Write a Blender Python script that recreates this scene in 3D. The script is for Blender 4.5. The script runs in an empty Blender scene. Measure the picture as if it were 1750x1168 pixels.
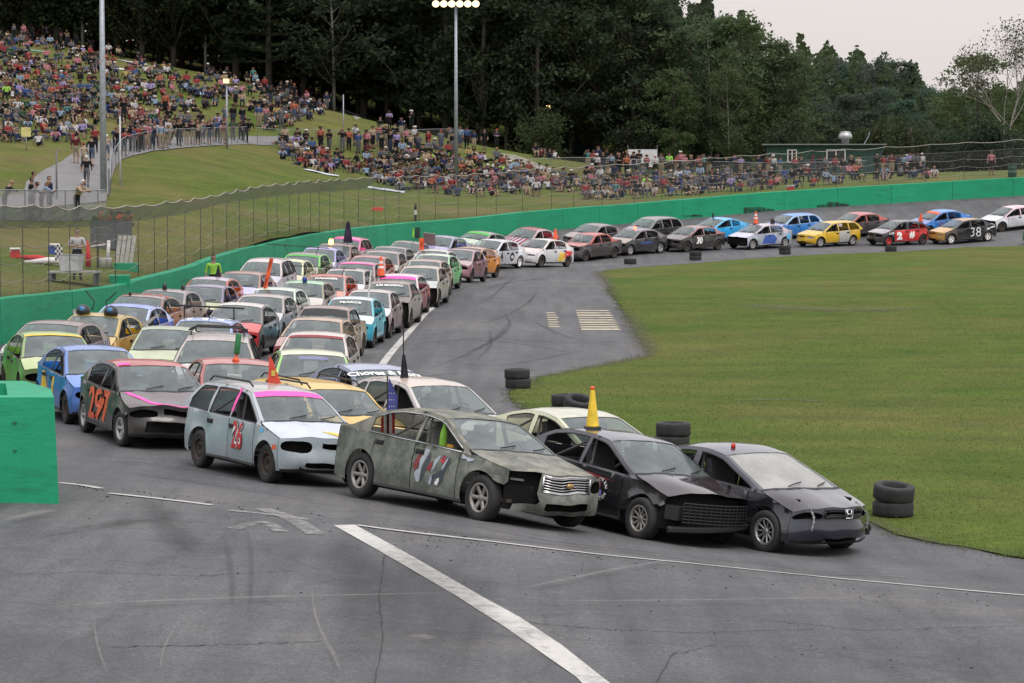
import bpy, math, random
import numpy as np
from mathutils import Vector, Matrix
from mathutils.geometry import delaunay_2d_cdt

random.seed(7)
rng = np.random.default_rng(7)
SC = bpy.context.scene
COL = SC.collection

# ------------------------------------------------------------------ camera
F, CX, CY, EYE, HOR = 5000.0, 875.0, 584.0, 5.65, 271.0
PITCH = math.atan((CY - HOR) / F)
cam_d = bpy.data.cameras.new("camera")
cam = bpy.data.objects.new("camera", cam_d)
COL.objects.link(cam)
cam.location = (0, 0, EYE)
cam.rotation_euler = (math.pi / 2 - PITCH, 0, 0)
cam_d.sensor_width = 36.0
cam_d.lens = 36.0 * F / 1750.0
cam_d.clip_start = 1.0
cam_d.clip_end = 6000.0
SC.camera = cam

# ------------------------------------------------------------------ sky, sun, exposure
world = bpy.data.worlds.new("World")
SC.world = world
world.use_nodes = True
nt = world.node_tree
nt.nodes.clear()
SUN_ELEV, SUN_AZ = math.radians(60), math.radians(150)
sky = nt.nodes.new("ShaderNodeTexSky")
sky.sky_type = 'NISHITA'
sky.sun_disc = False
sky.sun_elevation = SUN_ELEV
sky.sun_rotation = SUN_AZ
sky.dust_density = 4.0
bg1 = nt.nodes.new("ShaderNodeBackground")
bg1.inputs[1].default_value = 0.05
nt.links.new(sky.outputs[0], bg1.inputs[0])
# thin even cloud deck over the whole sky: pale, slightly pink towards the horizon
tc = nt.nodes.new("ShaderNodeTexCoord")
sep = nt.nodes.new("ShaderNodeSeparateXYZ")
nt.links.new(tc.outputs["Generated"], sep.inputs[0])
ramp = nt.nodes.new("ShaderNodeValToRGB")
ramp.color_ramp.elements[0].position = 0.0
ramp.color_ramp.elements[0].color = (0.84, 0.765, 0.75, 1)
ramp.color_ramp.elements[1].position = 0.16
ramp.color_ramp.elements[1].color = (0.92, 0.86, 0.845, 1)
zen = ramp.color_ramp.elements.new(1.0)          # an overcast sky is brightest overhead
zen.color = (1.72, 1.70, 1.74, 1)
nt.links.new(sep.outputs[2], ramp.inputs[0])
cn = nt.nodes.new("ShaderNodeTexNoise")
cn.inputs["Scale"].default_value = 2.2
cn.inputs["Detail"].default_value = 4
cm = nt.nodes.new("ShaderNodeMixRGB")
cm.blend_type = 'MULTIPLY'
cm.inputs[0].default_value = 0.22
nt.links.new(ramp.outputs[0], cm.inputs[1])
nt.links.new(cn.outputs[0], cm.inputs[2])
bg2 = nt.nodes.new("ShaderNodeBackground")
bg2.inputs[1].default_value = 0.96
nt.links.new(cm.outputs[0], bg2.inputs[0])
add = nt.nodes.new("ShaderNodeAddShader")
nt.links.new(bg1.outputs[0], add.inputs[0])
nt.links.new(bg2.outputs[0], add.inputs[1])
wo = nt.nodes.new("ShaderNodeOutputWorld")
nt.links.new(add.outputs[0], wo.inputs[0])

sun_d = bpy.data.lights.new("sun", 'SUN')
sun_d.energy = 1.5
sun_d.angle = math.radians(30)
sun_d.color = (1.0, 0.93, 0.88)
sun = bpy.data.objects.new("sun", sun_d)
COL.objects.link(sun)
# the sun stands behind the camera to the right
sd = Vector((math.sin(SUN_AZ) * math.cos(SUN_ELEV), math.cos(SUN_AZ) * math.cos(SUN_ELEV), math.sin(SUN_ELEV)))
sun.rotation_euler = sd.to_track_quat('Z', 'Y').to_euler()

SC.view_settings.view_transform = 'Standard'
SC.view_settings.look = 'None'
SC.view_settings.exposure = 0.0
SC.view_settings.gamma = 1.0
SC.view_settings.use_curve_mapping = False
SC.render.engine = 'CYCLES'
SC.cycles.max_bounces = 6
SC.cycles.transparent_max_bounces = 16
SC.cycles.use_denoising = True

# ------------------------------------------------------------------ pixel <-> world helpers (surveying)
_cp, _sp = math.cos(PITCH), math.sin(PITCH)


def ray(u, v):
    cx, cy = (u - CX) / F, (CY - v) / F
    return (cx, _cp + cy * _sp, -_sp + cy * _cp)


def at(u, v, D):
    r = ray(u, v)
    k = D / r[1]
    return (r[0] * k, D, EYE + r[2] * k)


def tps(P, lam=0.002):
    P = np.array(P, float)
    xy = P[:, :2] / 50.0
    n = len(P)
    d = np.linalg.norm(xy[:, None] - xy[None], axis=2)
    K = np.where(d > 0, d * d * np.log(d + 1e-12), 0) + lam * np.eye(n)
    A = np.zeros((n + 3, n + 3))
    A[:n, :n] = K
    A[:n, n] = 1
    A[:n, n + 1:] = xy
    A[n, :n] = 1
    A[n + 1:, :n] = xy.T
    w = np.linalg.solve(A, np.concatenate([P[:, 2], [0, 0, 0]]))

    def fn(x, y):
        q = np.stack([np.atleast_1d(np.asarray(x, float)), np.atleast_1d(np.asarray(y, float))], -1) / 50.0
        out = np.empty(len(q))
        for i in range(0, len(q), 4000):
            c = q[i:i + 4000]
            dd = np.linalg.norm(c[:, None] - xy[None], axis=2)
            U = np.where(dd > 0, dd * dd * np.log(dd + 1e-12), 0)
            out[i:i + 4000] = U @ w[:n] + w[n] + c @ w[n + 1:]
        return out
    return fn


# top edge of the green wall: pixel column, pixel row, distance
WALL = [(0, 511, 80), (100, 500, 87), (200, 487, 94.5), (251, 474, 99), (323, 456, 107), (400, 430, 116.5),
        (500, 407, 131), (578, 394, 144), (640, 386.5, 152), (700, 380.5, 159), (800, 373, 168), (900, 362, 175),
        (1000, 354, 180.5), (1109, 346, 186), (1322, 328, 193), (1541, 315, 197), (1750, 303, 198.5), (1900, 296, 198)]
WALL_H = 1.25
wall_top = [at(*w) for w in WALL]
wall_top = [(-16.9, 44.0, 1.95), (-16.2, 56.0, 1.95), (-15.2, 68.0, 1.9)] + wall_top
TR = [at(*p) for p in [
    (812, 889, 40.8), (612, 857, 43.2), (1085, 921, 42.9), (1302, 945, 43.6), (452, 825, 46), (333, 798, 48.5),
    (203, 763, 51.5), (140, 738, 54.1), (100, 857, 41), (0, 862, 40.7), (500, 1168, 27), (1750, 1168, 28.7),
    (0, 1168, 26.5), (1750, 955, 42.6), (1750, 1015, 37.5), (600, 900, 40), (1100, 1000, 35.3), (1530, 888, 46.5),
    (883, 667, 71), (1400, 600, 86), (1100, 457, 151), (1400, 480, 132), (1750, 500, 121), (1750, 700, 66),
    (650, 630, 78.7), (795, 475, 137), (612, 590, 88), (923, 450, 161), (1040, 439.5, 165), (1086, 435, 167),
    (1205, 430, 170), (1394, 423, 173.5), (1503, 420, 175), (1620, 417.5, 176.5), (1750, 420, 173), (1523, 430, 170),
    (1190, 446, 159), (1342, 436, 165.5)]]
TR += [(x, y, z - WALL_H) for x, y, z in wall_top]
TR += [(-9, 20, 1.0), (9, 20, 0.6), (60, 185, 2.0), (60, 100, 0.1), (40, 60, 0), (30, 35, 0.1)]
ground = tps(TR)

HILL = [(x, y, z - 0.10) for x, y, z in wall_top]
HILL += [at(*p) for p in [
    (148, 320, 157), (242, 258, 182), (330, 250, 194), (100, 150, 228), (50, 215, 190), (200, 170, 214), (30, 70, 280), (600, 205, 285), (780, 248, 287),
    (340, 150, 236), (700, 320, 198), (900, 330, 205), (950, 275, 258), (400, 300, 168), (300, 330, 132),
    (400, 380, 129), (600, 340, 180), (100, 440, 104), (60, 347, 136), (0, 345, 134), (0, 450, 97), (1350, 297, 262),
    (1400, 303, 230), (1690, 292, 225), (1150, 318, 210), (1050, 290, 262), (480, 262, 215), (560, 292, 205),
    (250, 110, 283), (420, 140, 284), (130, 455, 100), (200, 400, 116)]]
HILL += [(-100, 100, 9), (-120, 330, 24), (-50, 330, 19), (0, 330, 9), (100, 330, 6), (100, 200, 5), (60, 202, 4.6),
         (60, 300, 5), (-60, 80, 5), (-60, 130, 8), (-70, 200, 14), (30, 330, 5.5)]
hill = tps(HILL, 0.004)


def hit(u, v, fn, off=0.0, d0=15.0, d1=420.0):
    D = np.linspace(d0, d1, 1600)
    r = ray(u, v)
    k = D / r[1]
    g = (EYE + r[2] * k) - (fn(r[0] * k, D) + off)
    idx = np.where((g[:-1] > 0) & (g[1:] <= 0))[0]
    if len(idx) == 0:
        j = int(np.argmin(np.abs(g)))
        d = D[j]
    else:
        j = idx[0]
        d = D[j] + (D[j + 1] - D[j]) * g[j] / (g[j] - g[j + 1])
    return at(u, v, d)


# ------------------------------------------------------------------ material helpers
MATS = {}


class NT:
    def __init__(self, name):
        self.m = bpy.data.materials.new(name)
        self.m.use_nodes = True
        self.t = self.m.node_tree
        self.t.nodes.clear()
        self.out = self.t.nodes.new("ShaderNodeOutputMaterial")

    def n(self, typ, **kw):
        nd = self.t.nodes.new("ShaderNode" + typ)
        for k, v in kw.items():
            if k.startswith("i_"):
                key = k[2:]
                key = int(key) if key.isdigit() else key.replace("_", " ")
                if hasattr(v, "outputs") or hasattr(v, "is_linked"):
                    self.t.links.new(v if hasattr(v, "is_linked") else v.outputs[0], nd.inputs[key])
                else:
                    nd.inputs[key].default_value = v
            else:
                setattr(nd, k, v)
        return nd

    def link(self, a, b):
        self.t.links.new(a, b)

    def noise(self, scale, detail=4, rough=0.6, vec=None, w=0.0):
        nd = self.n("TexNoise")
        nd.inputs["Scale"].default_value = scale
        nd.inputs["Detail"].default_value = detail
        nd.inputs["Roughness"].default_value = rough
        if vec is not None:
            self.link(vec, nd.inputs["Vector"])
        return nd.outputs[0]

    def ramp(self, fac, stops):
        nd = self.n("ValToRGB")
        cr = nd.color_ramp
        while len(cr.elements) < len(stops):
            cr.elements.new(0.5)
        for e, (p, c) in zip(cr.elements, stops):
            e.position = p
            e.color = c if len(c) == 4 else (*c, 1)
        self.link(fac, nd.inputs[0])
        return nd.outputs[0]

    def mix(self, fac, a, b, mode='MIX'):
        nd = self.n("MixRGB", blend_type=mode)
        for i, x in ((0, fac), (1, a), (2, b)):
            if hasattr(x, "is_linked"):
                self.link(x, nd.inputs[i])
            elif i == 0:
                nd.inputs[i].default_value = x
            else:
                nd.inputs[i].default_value = x if len(x) == 4 else (*x, 1)
        return nd.outputs[0]

    def math(self, op, a, b=0.0):
        nd = self.n("Math", operation=op)
        for i, x in ((0, a), (1, b)):
            if hasattr(x, "is_linked"):
                self.link(x, nd.inputs[i])
            else:
                nd.inputs[i].default_value = x
        return nd.outputs[0]

    def bsdf(self, color, rough=0.7, metal=0.0, bump=None, bump_s=0.3, bump_d=0.02, spec=0.5, **kw):
        b = self.n("BsdfPrincipled")
        for key, x in (("Base Color", color), ("Roughness", rough), ("Metallic", metal), ("Specular IOR Level", spec), *[(k.replace("_", " "), v) for k, v in kw.items()]):
            if hasattr(x, "is_linked"):
                self.link(x, b.inputs[key])
            else:
                b.inputs[key].default_value = (*x, 1) if isinstance(x, tuple) and len(x) == 3 else x
        if bump is not None:
            bn = self.n("Bump")
            bn.inputs["Strength"].default_value = bump_s
            bn.inputs["Distance"].default_value = bump_d
            self.link(bump, bn.inputs["Height"])
            self.link(bn.outputs[0], b.inputs["Normal"])
        self.link(b.outputs[0], self.out.inputs[0])
        self.b = b
        return b

    def pos(self):
        return self.n("NewGeometry").outputs["Position"]

    def obj(self):
        return self.n("TexCoord").outputs["Object"]

    def mapv(self, vec, scale=(1, 1, 1), rot=(0, 0, 0), loc=(0, 0, 0)):
        nd = self.n("Mapping")
        nd.inputs["Scale"].default_value = scale
        nd.inputs["Rotation"].default_value = rot
        nd.inputs["Location"].default_value = loc
        self.link(vec, nd.inputs["Vector"])
        return nd.outputs[0]


def plain(name, color, rough=0.6, metal=0.0, vary=0.25, scale=6.0, spec=0.5):
    """an evenly coloured material with a little wear in its colour"""
    if name in MATS:
        return MATS[name]
    t = NT(name)
    nz = t.noise(scale, 5, 0.65, t.obj())
    dark = tuple(c * (1 - vary) for c in color)
    lite = tuple(min(1, c * (1 + vary * 0.6)) for c in color)
    t.bsdf(t.ramp(nz, [(0.3, dark), (0.7, lite)]), rough, metal, spec=spec)
    MATS[name] = t.m
    return t.m


def emitter(name, color, strength):
    t = NT(name)
    e = t.n("Emission")
    e.inputs[0].default_value = (*color, 1)
    e.inputs[1].default_value = strength
    t.link(e.outputs[0], t.out.inputs[0])
    return t.m


# ------------------------------------------------------------------ object helpers
def newmesh(name, V, Fc, mat=None, smooth=False, mats=None, midx=None):
    me = bpy.data.meshes.new(name)
    V = V.tolist() if isinstance(V, np.ndarray) else V
    me.from_pydata(V, [], Fc)
    if mats:
        for m in mats:
            me.materials.append(m)
        if midx is not None:
            me.polygons.foreach_set("material_index", np.asarray(midx, np.int32))
    elif mat:
        me.materials.append(mat)
    if smooth:
        me.polygons.foreach_set("use_smooth", [True] * len(me.polygons))
    me.update()
    return me


def link(name, me, parent=None, loc=None, color=None):
    o = bpy.data.objects.new(name, me)
    COL.objects.link(o)
    if parent is not None:
        o.parent = parent
    if loc is not None:
        o.location = loc
    if color is not None:
        o.color = (*color, 1)
    return o


def tag(o, label=None, cat=None, group=None, kind=None):
    for k, v in (("label", label), ("category", cat), ("group", group), ("kind", kind)):
        if v:
            o[k] = v
    return o


def empty(name, loc, label, cat, group=None, rz=0.0):
    o = bpy.data.objects.new(name, None)
    o.empty_display_size = 0.1
    COL.objects.link(o)
    o.location = loc
    o.rotation_euler = (0, 0, rz)
    return tag(o, label, cat, group)


class MB:
    """collects simple solids into one mesh"""

    def __init__(self):
        self.V, self.F, self.M = [], [], []
        self.cur = 0

    def add(self, V, Fs):
        b = len(self.V)
        self.V += [tuple(p) for p in V]
        self.F += [tuple(i + b for i in f) for f in Fs]
        self.M += [self.cur] * len(Fs)

    def box(self, c, s, rz=0.0, M=None, bev=0.0):
        hx, hy, hz = s[0] / 2, s[1] / 2, s[2] / 2
        P = [(-hx, -hy, -hz), (hx, -hy, -hz), (hx, hy, -hz), (-hx, hy, -hz), (-hx, -hy, hz), (hx, -hy, hz), (hx, hy, hz), (-hx, hy, hz)]
        if M is None:
            M = Matrix.Rotation(rz, 3, 'Z')
        P = [tuple(M @ Vector(p) + Vector(c)) for p in P]
        self.add(P, [(0, 3, 2, 1), (4, 5, 6, 7), (0, 1, 5, 4), (1, 2, 6, 5), (2, 3, 7, 6), (3, 0, 4, 7)])

    def tube(self, pts, r, n=6, cap=True):
        pts = [Vector(p) for p in pts]
        rs = r if isinstance(r, (list, tuple)) else [r] * len(pts)
        V, Fs = [], []
        up = Vector((0, 0, 1))
        for i, p in enumerate(pts):
            d = (pts[min(i + 1, len(pts) - 1)] - pts[max(i - 1, 0)])
            d = d.normalized() if d.length > 1e-9 else up
            a = d.cross(Vector((1, 0, 0)) if abs(d.x) < 0.9 else Vector((0, 1, 0))).normalized()
            b = d.cross(a)
            for k in range(n):
                th = 2 * math.pi * k / n
                V.append(tuple(p + (a * math.cos(th) + b * math.sin(th)) * rs[i]))
        for i in range(len(pts) - 1):
            for k in range(n):
                k2 = (k + 1) % n
                Fs.append((i * n + k, i * n + k2, (i + 1) * n + k2, (i + 1) * n + k))
        if cap:
            Fs.append(tuple(range(n - 1, -1, -1)))
            Fs.append(tuple((len(pts) - 1) * n + k for k in range(n)))
        self.add(V, Fs)

    def lathe(self, prof, n=20, M=None, cap=True):
        """prof: (r, z) pairs; axis z"""
        V, Fs = [], []
        for (r, z) in prof:
            for k in range(n):
                th = 2 * math.pi * k / n
                p = Vector((r * math.cos(th), r * math.sin(th), z))
                V.append(tuple(M @ p) if M is not None else tuple(p))
        for i in range(len(prof) - 1):
            for k in range(n):
                k2 = (k + 1) % n
                Fs.append((i * n + k, i * n + k2, (i + 1) * n + k2, (i + 1) * n + k))
        if cap:
            Fs.append(tuple(range(n - 1, -1, -1)))
            Fs.append(tuple((len(prof) - 1) * n + k for k in range(n)))
        self.add(V, Fs)

    def mesh(self, name, mat=None, smooth=False, mats=None):
        return newmesh(name, self.V, self.F, mat, smooth, mats, self.M if mats else None)

    def build(self, name, mat=None, parent=None, smooth=False, mats=None, color=None):
        return link(name, self.mesh(name, mat, smooth, mats), parent, color=color)


def resample(P, step, closed=False):
    P = [np.array(p, float) for p in P]
    if closed:
        P = P + [P[0]]
    out = []
    for a, b in zip(P[:-1], P[1:]):
        n = max(1, int(np.linalg.norm(b - a) / step))
        for i in range(n):
            out.append(a + (b - a) * i / n)
    if not closed:
        out.append(P[-1])
    return np.array(out)


def inside(poly, q):
    poly = np.asarray(poly)
    x, y = q[:, 0], q[:, 1]
    c = np.zeros(len(q), bool)
    n = len(poly)
    j = n - 1
    for i in range(n):
        xi, yi = poly[i]
        xj, yj = poly[j]
        if yi != yj:
            t = ((yi > y) != (yj > y)) & (x < (xj - xi) * (y - yi) / (yj - yi) + xi)
            c ^= t
        j = i
    return c


def cdt(outer, holes=(), step=0.1, bstep=None, pts=None):
    """triangulate a polygon with holes and interior points; returns V2 (n,2), faces"""
    bstep = bstep or step
    o = resample(outer, bstep, True)
    loops = [o] + [resample(h, bstep, True) for h in holes]
    V, E = [], []
    for L in loops:
        b = len(V)
        V += [tuple(p) for p in L]
        E += [(b + i, b + (i + 1) % len(L)) for i in range(len(L))]
    if pts is None:
        mn, mx = o.min(0), o.max(0)
        gx = np.arange(mn[0] + step * 0.5, mx[0], step)
        gy = np.arange(mn[1] + step * 0.5, mx[1], step)
        g = np.stack(np.meshgrid(gx, gy), -1).reshape(-1, 2)
    else:
        g = np.asarray(pts)
    if len(g):
        ok = inside(o, g)
        for L in loops[1:]:
            ok &= ~inside(L, g)
        g = g[ok]
        B = np.concatenate(loops)
        if len(g) * len(B) < 4e6 and len(g):
            d = np.linalg.norm(g[:, None] - B[None], axis=2).min(1)
            g = g[d > bstep * 0.4]
        V += [tuple(p) for p in g]
    r = delaunay_2d_cdt([Vector(p) for p in V], E, [], 0, 1e-5, True)
    vv = np.array([tuple(p) for p in r[0]])
    ff = [tuple(f) for f in r[2]]
    # keep only triangles inside the outline and outside the holes
    cen = np.array([vv[list(f)].mean(0) for f in ff])
    ok = inside(o, cen)
    for L in loops[1:]:
        ok &= ~inside(L, cen)
    return vv, [f for f, k in zip(ff, ok) if k]

# ================================================================== SETTING
# ------------------------------------------------------------------ asphalt
def asphalt_mat():
    t = NT("weathered_asphalt")
    p = t.pos()
    big = t.noise(0.16, 5, 0.6, p)
    mid = t.noise(1.3, 6, 0.7, p)
    fine = t.noise(38, 3, 0.8, p)
    streak = t.noise(1.0, 4, 0.6, t.mapv(p, (1.4, 0.09, 1), (0, 0, math.radians(-24))))
    streak2 = t.noise(1.0, 4, 0.6, t.mapv(p, (2.6, 0.16, 1), (0, 0, math.radians(16))))
    c = t.ramp(big, [(0.32, (0.060, 0.063, 0.067)), (0.5, (0.084, 0.087, 0.091)), (0.68, (0.112, 0.112, 0.112))])
    c = t.mix(0.85, c, t.ramp(mid, [(0.3, (0.42, 0.42, 0.43)), (0.7, (0.64, 0.62, 0.61))]), 'OVERLAY')
    c = t.mix(0.8, c, t.ramp(streak, [(0.34, (0.72, 0.72, 0.73)), (0.58, (1, 1, 1))]), 'MULTIPLY')
    c = t.mix(0.55, c, t.ramp(streak2, [(0.32, (0.74, 0.73, 0.72)), (0.54, (1, 1, 1))]), 'MULTIPLY')
    c = t.mix(0.7, c, t.ramp(fine, [(0.30, (0.42, 0.42, 0.43)), (0.52, (1, 1, 1)), (0.72, (2.1, 2.08, 2.04))]), 'MULTIPLY')
    c = t.mix(0.5, c, t.ramp(t.noise(15, 4, 0.85, p), [(0.36, (0.62, 0.62, 0.63)), (0.5, (1, 1, 1)), (0.66, (1.6, 1.58, 1.55))]), 'MULTIPLY')
    # hairline cracks
    w = t.n("TexVoronoi", feature='DISTANCE_TO_EDGE')
    w.inputs["Scale"].default_value = 0.22
    dist = t.n("VectorMath", operation='ADD')
    nz = t.n("TexNoise")
    nz.inputs["Scale"].default_value = 0.9
    t.link(p, nz.inputs["Vector"])
    t.link(p, dist.inputs[0])
    t.link(nz.outputs["Color"], dist.inputs[1])
    t.link(dist.outputs[0], w.inputs["Vector"])
    c = t.mix(0.35, c, t.ramp(w.outputs[0], [(0.0, (0.45, 0.44, 0.43)), (0.012, (1, 1, 1))]), 'MULTIPLY')
    bm = t.math('ADD', t.math('MULTIPLY', fine, 0.6), t.math('MULTIPLY', mid, 0.6))
    t.bsdf(c, t.ramp(big, [(0.3, (0.72,) * 3), (0.7, (0.9,) * 3)]), bump=bm, bump_s=0.35, bump_d=0.02, spec=0.35)
    return t.m


def grass_mat(name, a, b, brown, stripe=0.0):
    t = NT(name)
    p = t.pos()
    big = t.noise(0.09, 5, 0.65, p)
    mid = t.noise(0.8, 6, 0.75, p)
    fine = t.noise(9, 4, 0.8, p)
    c = t.mix(t.ramp(mid, [(0.3, (0, 0, 0)), (0.7, (1, 1, 1))]), a, b)
    c = t.mix(t.ramp(big, [(0.40, (0, 0, 0)), (0.64, (0.95, 0.95, 0.95))]), c, brown)
    c = t.mix(0.6, c, t.ramp(t.noise(0.32, 6, 0.7, p), [(0.34, (0.66, 0.72, 0.7)), (0.66, (1.28, 1.2, 1.1))]), 'MULTIPLY')
    st = t.noise(1.0, 3, 0.6, t.mapv(p, (0.05, 0.75, 1)))
    c = t.mix(0.22, c, t.ramp(st, [(0.33, (0.62, 0.62, 0.58)), (0.6, (1.18, 1.18, 1.1))]), 'MULTIPLY')
    c = t.mix(0.8, c, t.ramp(fine, [(0.3, (0.5, 0.52, 0.5)), (0.7, (1.4, 1.38, 1.25))]), 'MULTIPLY')
    t.bsdf(c, 0.95, bump=t.math('ADD', fine, mid), bump_s=0.7, bump_d=0.08, spec=0.1)
    return t.m


M_ASPH = asphalt_mat()
M_GRASS = grass_mat("infield_grass", (0.053, 0.094, 0.015), (0.083, 0.126, 0.024), (0.110, 0.116, 0.036))
M_HILL = grass_mat("hill_grass", (0.062, 0.096, 0.016), (0.096, 0.124, 0.028), (0.135, 0.118, 0.050))


def worn_paint(name, color, cover=0.5, soft=0.12, fade=False, strength=1.0):
    t = NT(name)
    p = t.pos()
    n1 = t.noise(5, 6, 0.75, p)
    n2 = t.noise(1.1, 4, 0.7, t.mapv(p, (1.6, 0.35, 1)))
    s = t.math('ADD', t.math('MULTIPLY', n1, 0.6), t.math('MULTIPLY', n2, 0.4))
    fac = t.ramp(s, [(cover - soft, (1, 1, 1)), (cover + soft, (0.12, 0.12, 0.12))])
    d = t.n("BsdfPrincipled")
    col = t.ramp(n1, [(0.3, tuple(c * 0.78 for c in color)), (0.7, color)])
    t.link(col, d.inputs["Base Color"])
    d.inputs["Roughness"].default_value = 0.8
    tr = t.n("BsdfTransparent")
    mx = t.n("MixShader")
    if fade:
        fac = t.math('MULTIPLY', fac, t.math('MULTIPLY', t.n("Attribute", attribute_name="fade").outputs["Fac"], strength))
    t.link(fac, mx.inputs[0])
    t.link(tr.outputs[0], mx.inputs[1])
    t.link(d.outputs[0], mx.inputs[2])
    t.link(mx.outputs[0], t.out.inputs[0])
    return t.m


M_LINE = worn_paint("worn_white_road_paint", (0.52, 0.51, 0.48), 0.60)
M_LINE_W = worn_paint("scrubbed_white_road_paint", (0.36, 0.355, 0.34), 0.44, 0.12)
M_LINE_Y = worn_paint("worn_cream_road_paint", (0.50, 0.44, 0.31), 0.60, 0.1)
M_SKID = worn_paint("tyre_rubber_marks", (0.022, 0.022, 0.024), 0.50, 0.18, True, .48)
M_PALE = worn_paint("pale_scratches", (0.28, 0.25, 0.23), 0.46, 0.15, True, .75)

SOFT = [M_SKID, M_PALE]


def crom(P, step):
    """Catmull-Rom through 3D points, resampled"""
    P = [np.array(p, float) for p in P]
    P = [2 * P[0] - P[1]] + P + [2 * P[-1] - P[-2]]
    out = []
    for i in range(1, len(P) - 2):
        p0, p1, p2, p3 = P[i - 1:i + 3]
        n = max(2, int(np.linalg.norm(p2 - p1) / step))
        for k in range(n):
            t = k / n
            out.append(0.5 * (2 * p1 + (p2 - p0) * t + (2 * p0 - 5 * p1 + 4 * p2 - p3) * t * t + (3 * p1 - p0 - 3 * p2 + p3) * t ** 3))
    out.append(P[-2])
    return np.array(out)


WL = crom(wall_top, 0.8)                  # wall top line, track side
_tan = np.gradient(WL[:, :2], axis=0)
_tan /= np.linalg.norm(_tan, axis=1)[:, None]
WN = np.stack([-_tan[:, 1], _tan[:, 0]], 1)   # away from the track
WALL_T = 0.34
back = WL[:, :2] + WN * (WALL_T * 0.5)


def sheet(name, poly, fn, step, mat, off=0.0, bstep=None, kind="structure", wob=0.0):
    vv, ff = cdt(poly, (), step, bstep or step)
    z = fn(vv[:, 0], vv[:, 1]) + off
    V = np.column_stack([vv, z])
    me = newmesh(name, V, ff, mat, True)
    o = link(name, me)
    if kind:
        o["kind"] = kind
    return o


track = sheet("race_track", [(-30, 15), (30, 15), (75, 40), (75, 197)] + [tuple(p) for p in back[::-1]] + [(-30, 44)], ground, 1.6, M_ASPH)

# infield, outlined from its edge on the asphalt
inf_px = [(1750, 421), (1650, 423.5), (1520, 432), (1400, 436), (1290, 443), (1200, 450), (1130, 455), (1075, 459),
          (1035, 463), (1022, 468), (1032, 478), (1045, 500), (1058, 522), (1075, 548), (1092, 575), (1106, 597), (1108, 606), (1092, 613),
          (1050, 621), (1000, 631), (950, 641), (912, 650), (905, 662), (868, 674), (872, 684), (905, 705), (960, 735), (1040, 770),
          (1150, 805), (1280, 842), (1400, 872), (1495, 897), (1540, 916), (1600, 932), (1680, 944), (1760, 956), (1850, 985)]
inf = [hit(u, v, ground)[:2] for u, v in inf_px]
inf_edge = []
for a, b in zip(inf[:-1], inf[1:]):
    n = max(2, int(math.dist(a, b) / 0.5))
    for i in range(n):
        k = i / n
        am = 0.10
        inf_edge.append((a[0] + (b[0] - a[0]) * k + random.uniform(-am, am), a[1] + (b[1] - a[1]) * k + random.uniform(-am, am) * 2))
inf_poly = inf_edge + [(75, 60), (75, 172)]
infield = sheet("infield", inf_poly, ground, 1.6, M_GRASS, 0.03, bstep=0.6)

hs_poly = [tuple(p) for p in back] + [(75, 199), (120, 205), (150, 380), (-190, 380), (-140, 120), (-60, 44)]
hillside = sheet("hillside", hs_poly, hill, 2.4, M_HILL, 0.0, bstep=1.6)
far_ground = newmesh("ground", [(-3000, -200, -2.5), (3000, -200, -2.5), (3000, 5000, -2.5), (-3000, 5000, -2.5)], [(0, 1, 2, 3)], M_HILL)
link("ground", far_ground)["kind"] = "structure"

# distant wooded ridge, haze put into its blue-grey colour
t_ = NT("haze_tinted_woods")
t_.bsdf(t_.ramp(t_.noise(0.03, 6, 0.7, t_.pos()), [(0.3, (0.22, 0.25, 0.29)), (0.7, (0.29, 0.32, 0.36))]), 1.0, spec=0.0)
rv, rf = [], []
for i in range(81):
    x = -400 + i * 22
    hgt = 26 + 9 * math.sin(i * 0.21) + 5 * math.sin(i * 0.57 + 1) + random.uniform(-1.2, 1.2)
    rv += [(x, 1450, -3), (x, 1560, hgt), (x, 1700, -3)]
for i in range(80):
    b = i * 3
    rf += [(b, b + 3, b + 4, b + 1), (b + 1, b + 4, b + 5, b + 2)]
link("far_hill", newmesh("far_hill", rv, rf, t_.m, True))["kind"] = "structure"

# tarmac footpath climbing the bank
t_ = NT("footpath_tarmac")
t_.bsdf(t_.ramp(t_.noise(0.7, 6, 0.7, t_.pos()), [(0.3, (0.12, 0.12, 0.122)), (0.7, (0.17, 0.167, 0.165))]), 0.85, bump=t_.noise(18, 3, 0.7, t_.pos()), bump_s=0.2)
path_px = [(-30, 352), (20, 335), (45, 312), (75, 292), (105, 278), (128, 262), (150, 248), (180, 240), (235, 238), (300, 236), (420, 233), (520, 232),
           (520, 241), (425, 247), (340, 252), (300, 255), (262, 259), (228, 267), (205, 276), (195, 292), (188, 315), (182, 345), (120, 352), (40, 358)]
sheet("path", [hit(u, v, hill)[:2] for u, v in path_px], hill, 1.0, t_.m, 0.05)
# lighter trodden strips in the grass
M_TROD = worn_paint("trodden_grass", (0.34, 0.32, 0.27), 0.52, 0.2)
for nm, pp in (("gravel_strip", [(845, 262), (880, 266), (905, 275), (935, 288), (925, 291), (890, 279), (860, 270)]),
               ("gravel_strip", [(580, 190), (590, 189), (618, 203), (608, 206)])):
    sheet(nm, [hit(u, v, hill)[:2] for u, v in pp], hill, 1.0, M_TROD, 0.05)

# ------------------------------------------------------------------ painted lines and marks on the asphalt
def decal(name, px, mat, off=0.010, step=0.5, fn=ground):
    return sheet(name, [hit(u, v, fn)[:2] for u, v in px], fn, step, mat, off)


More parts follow.
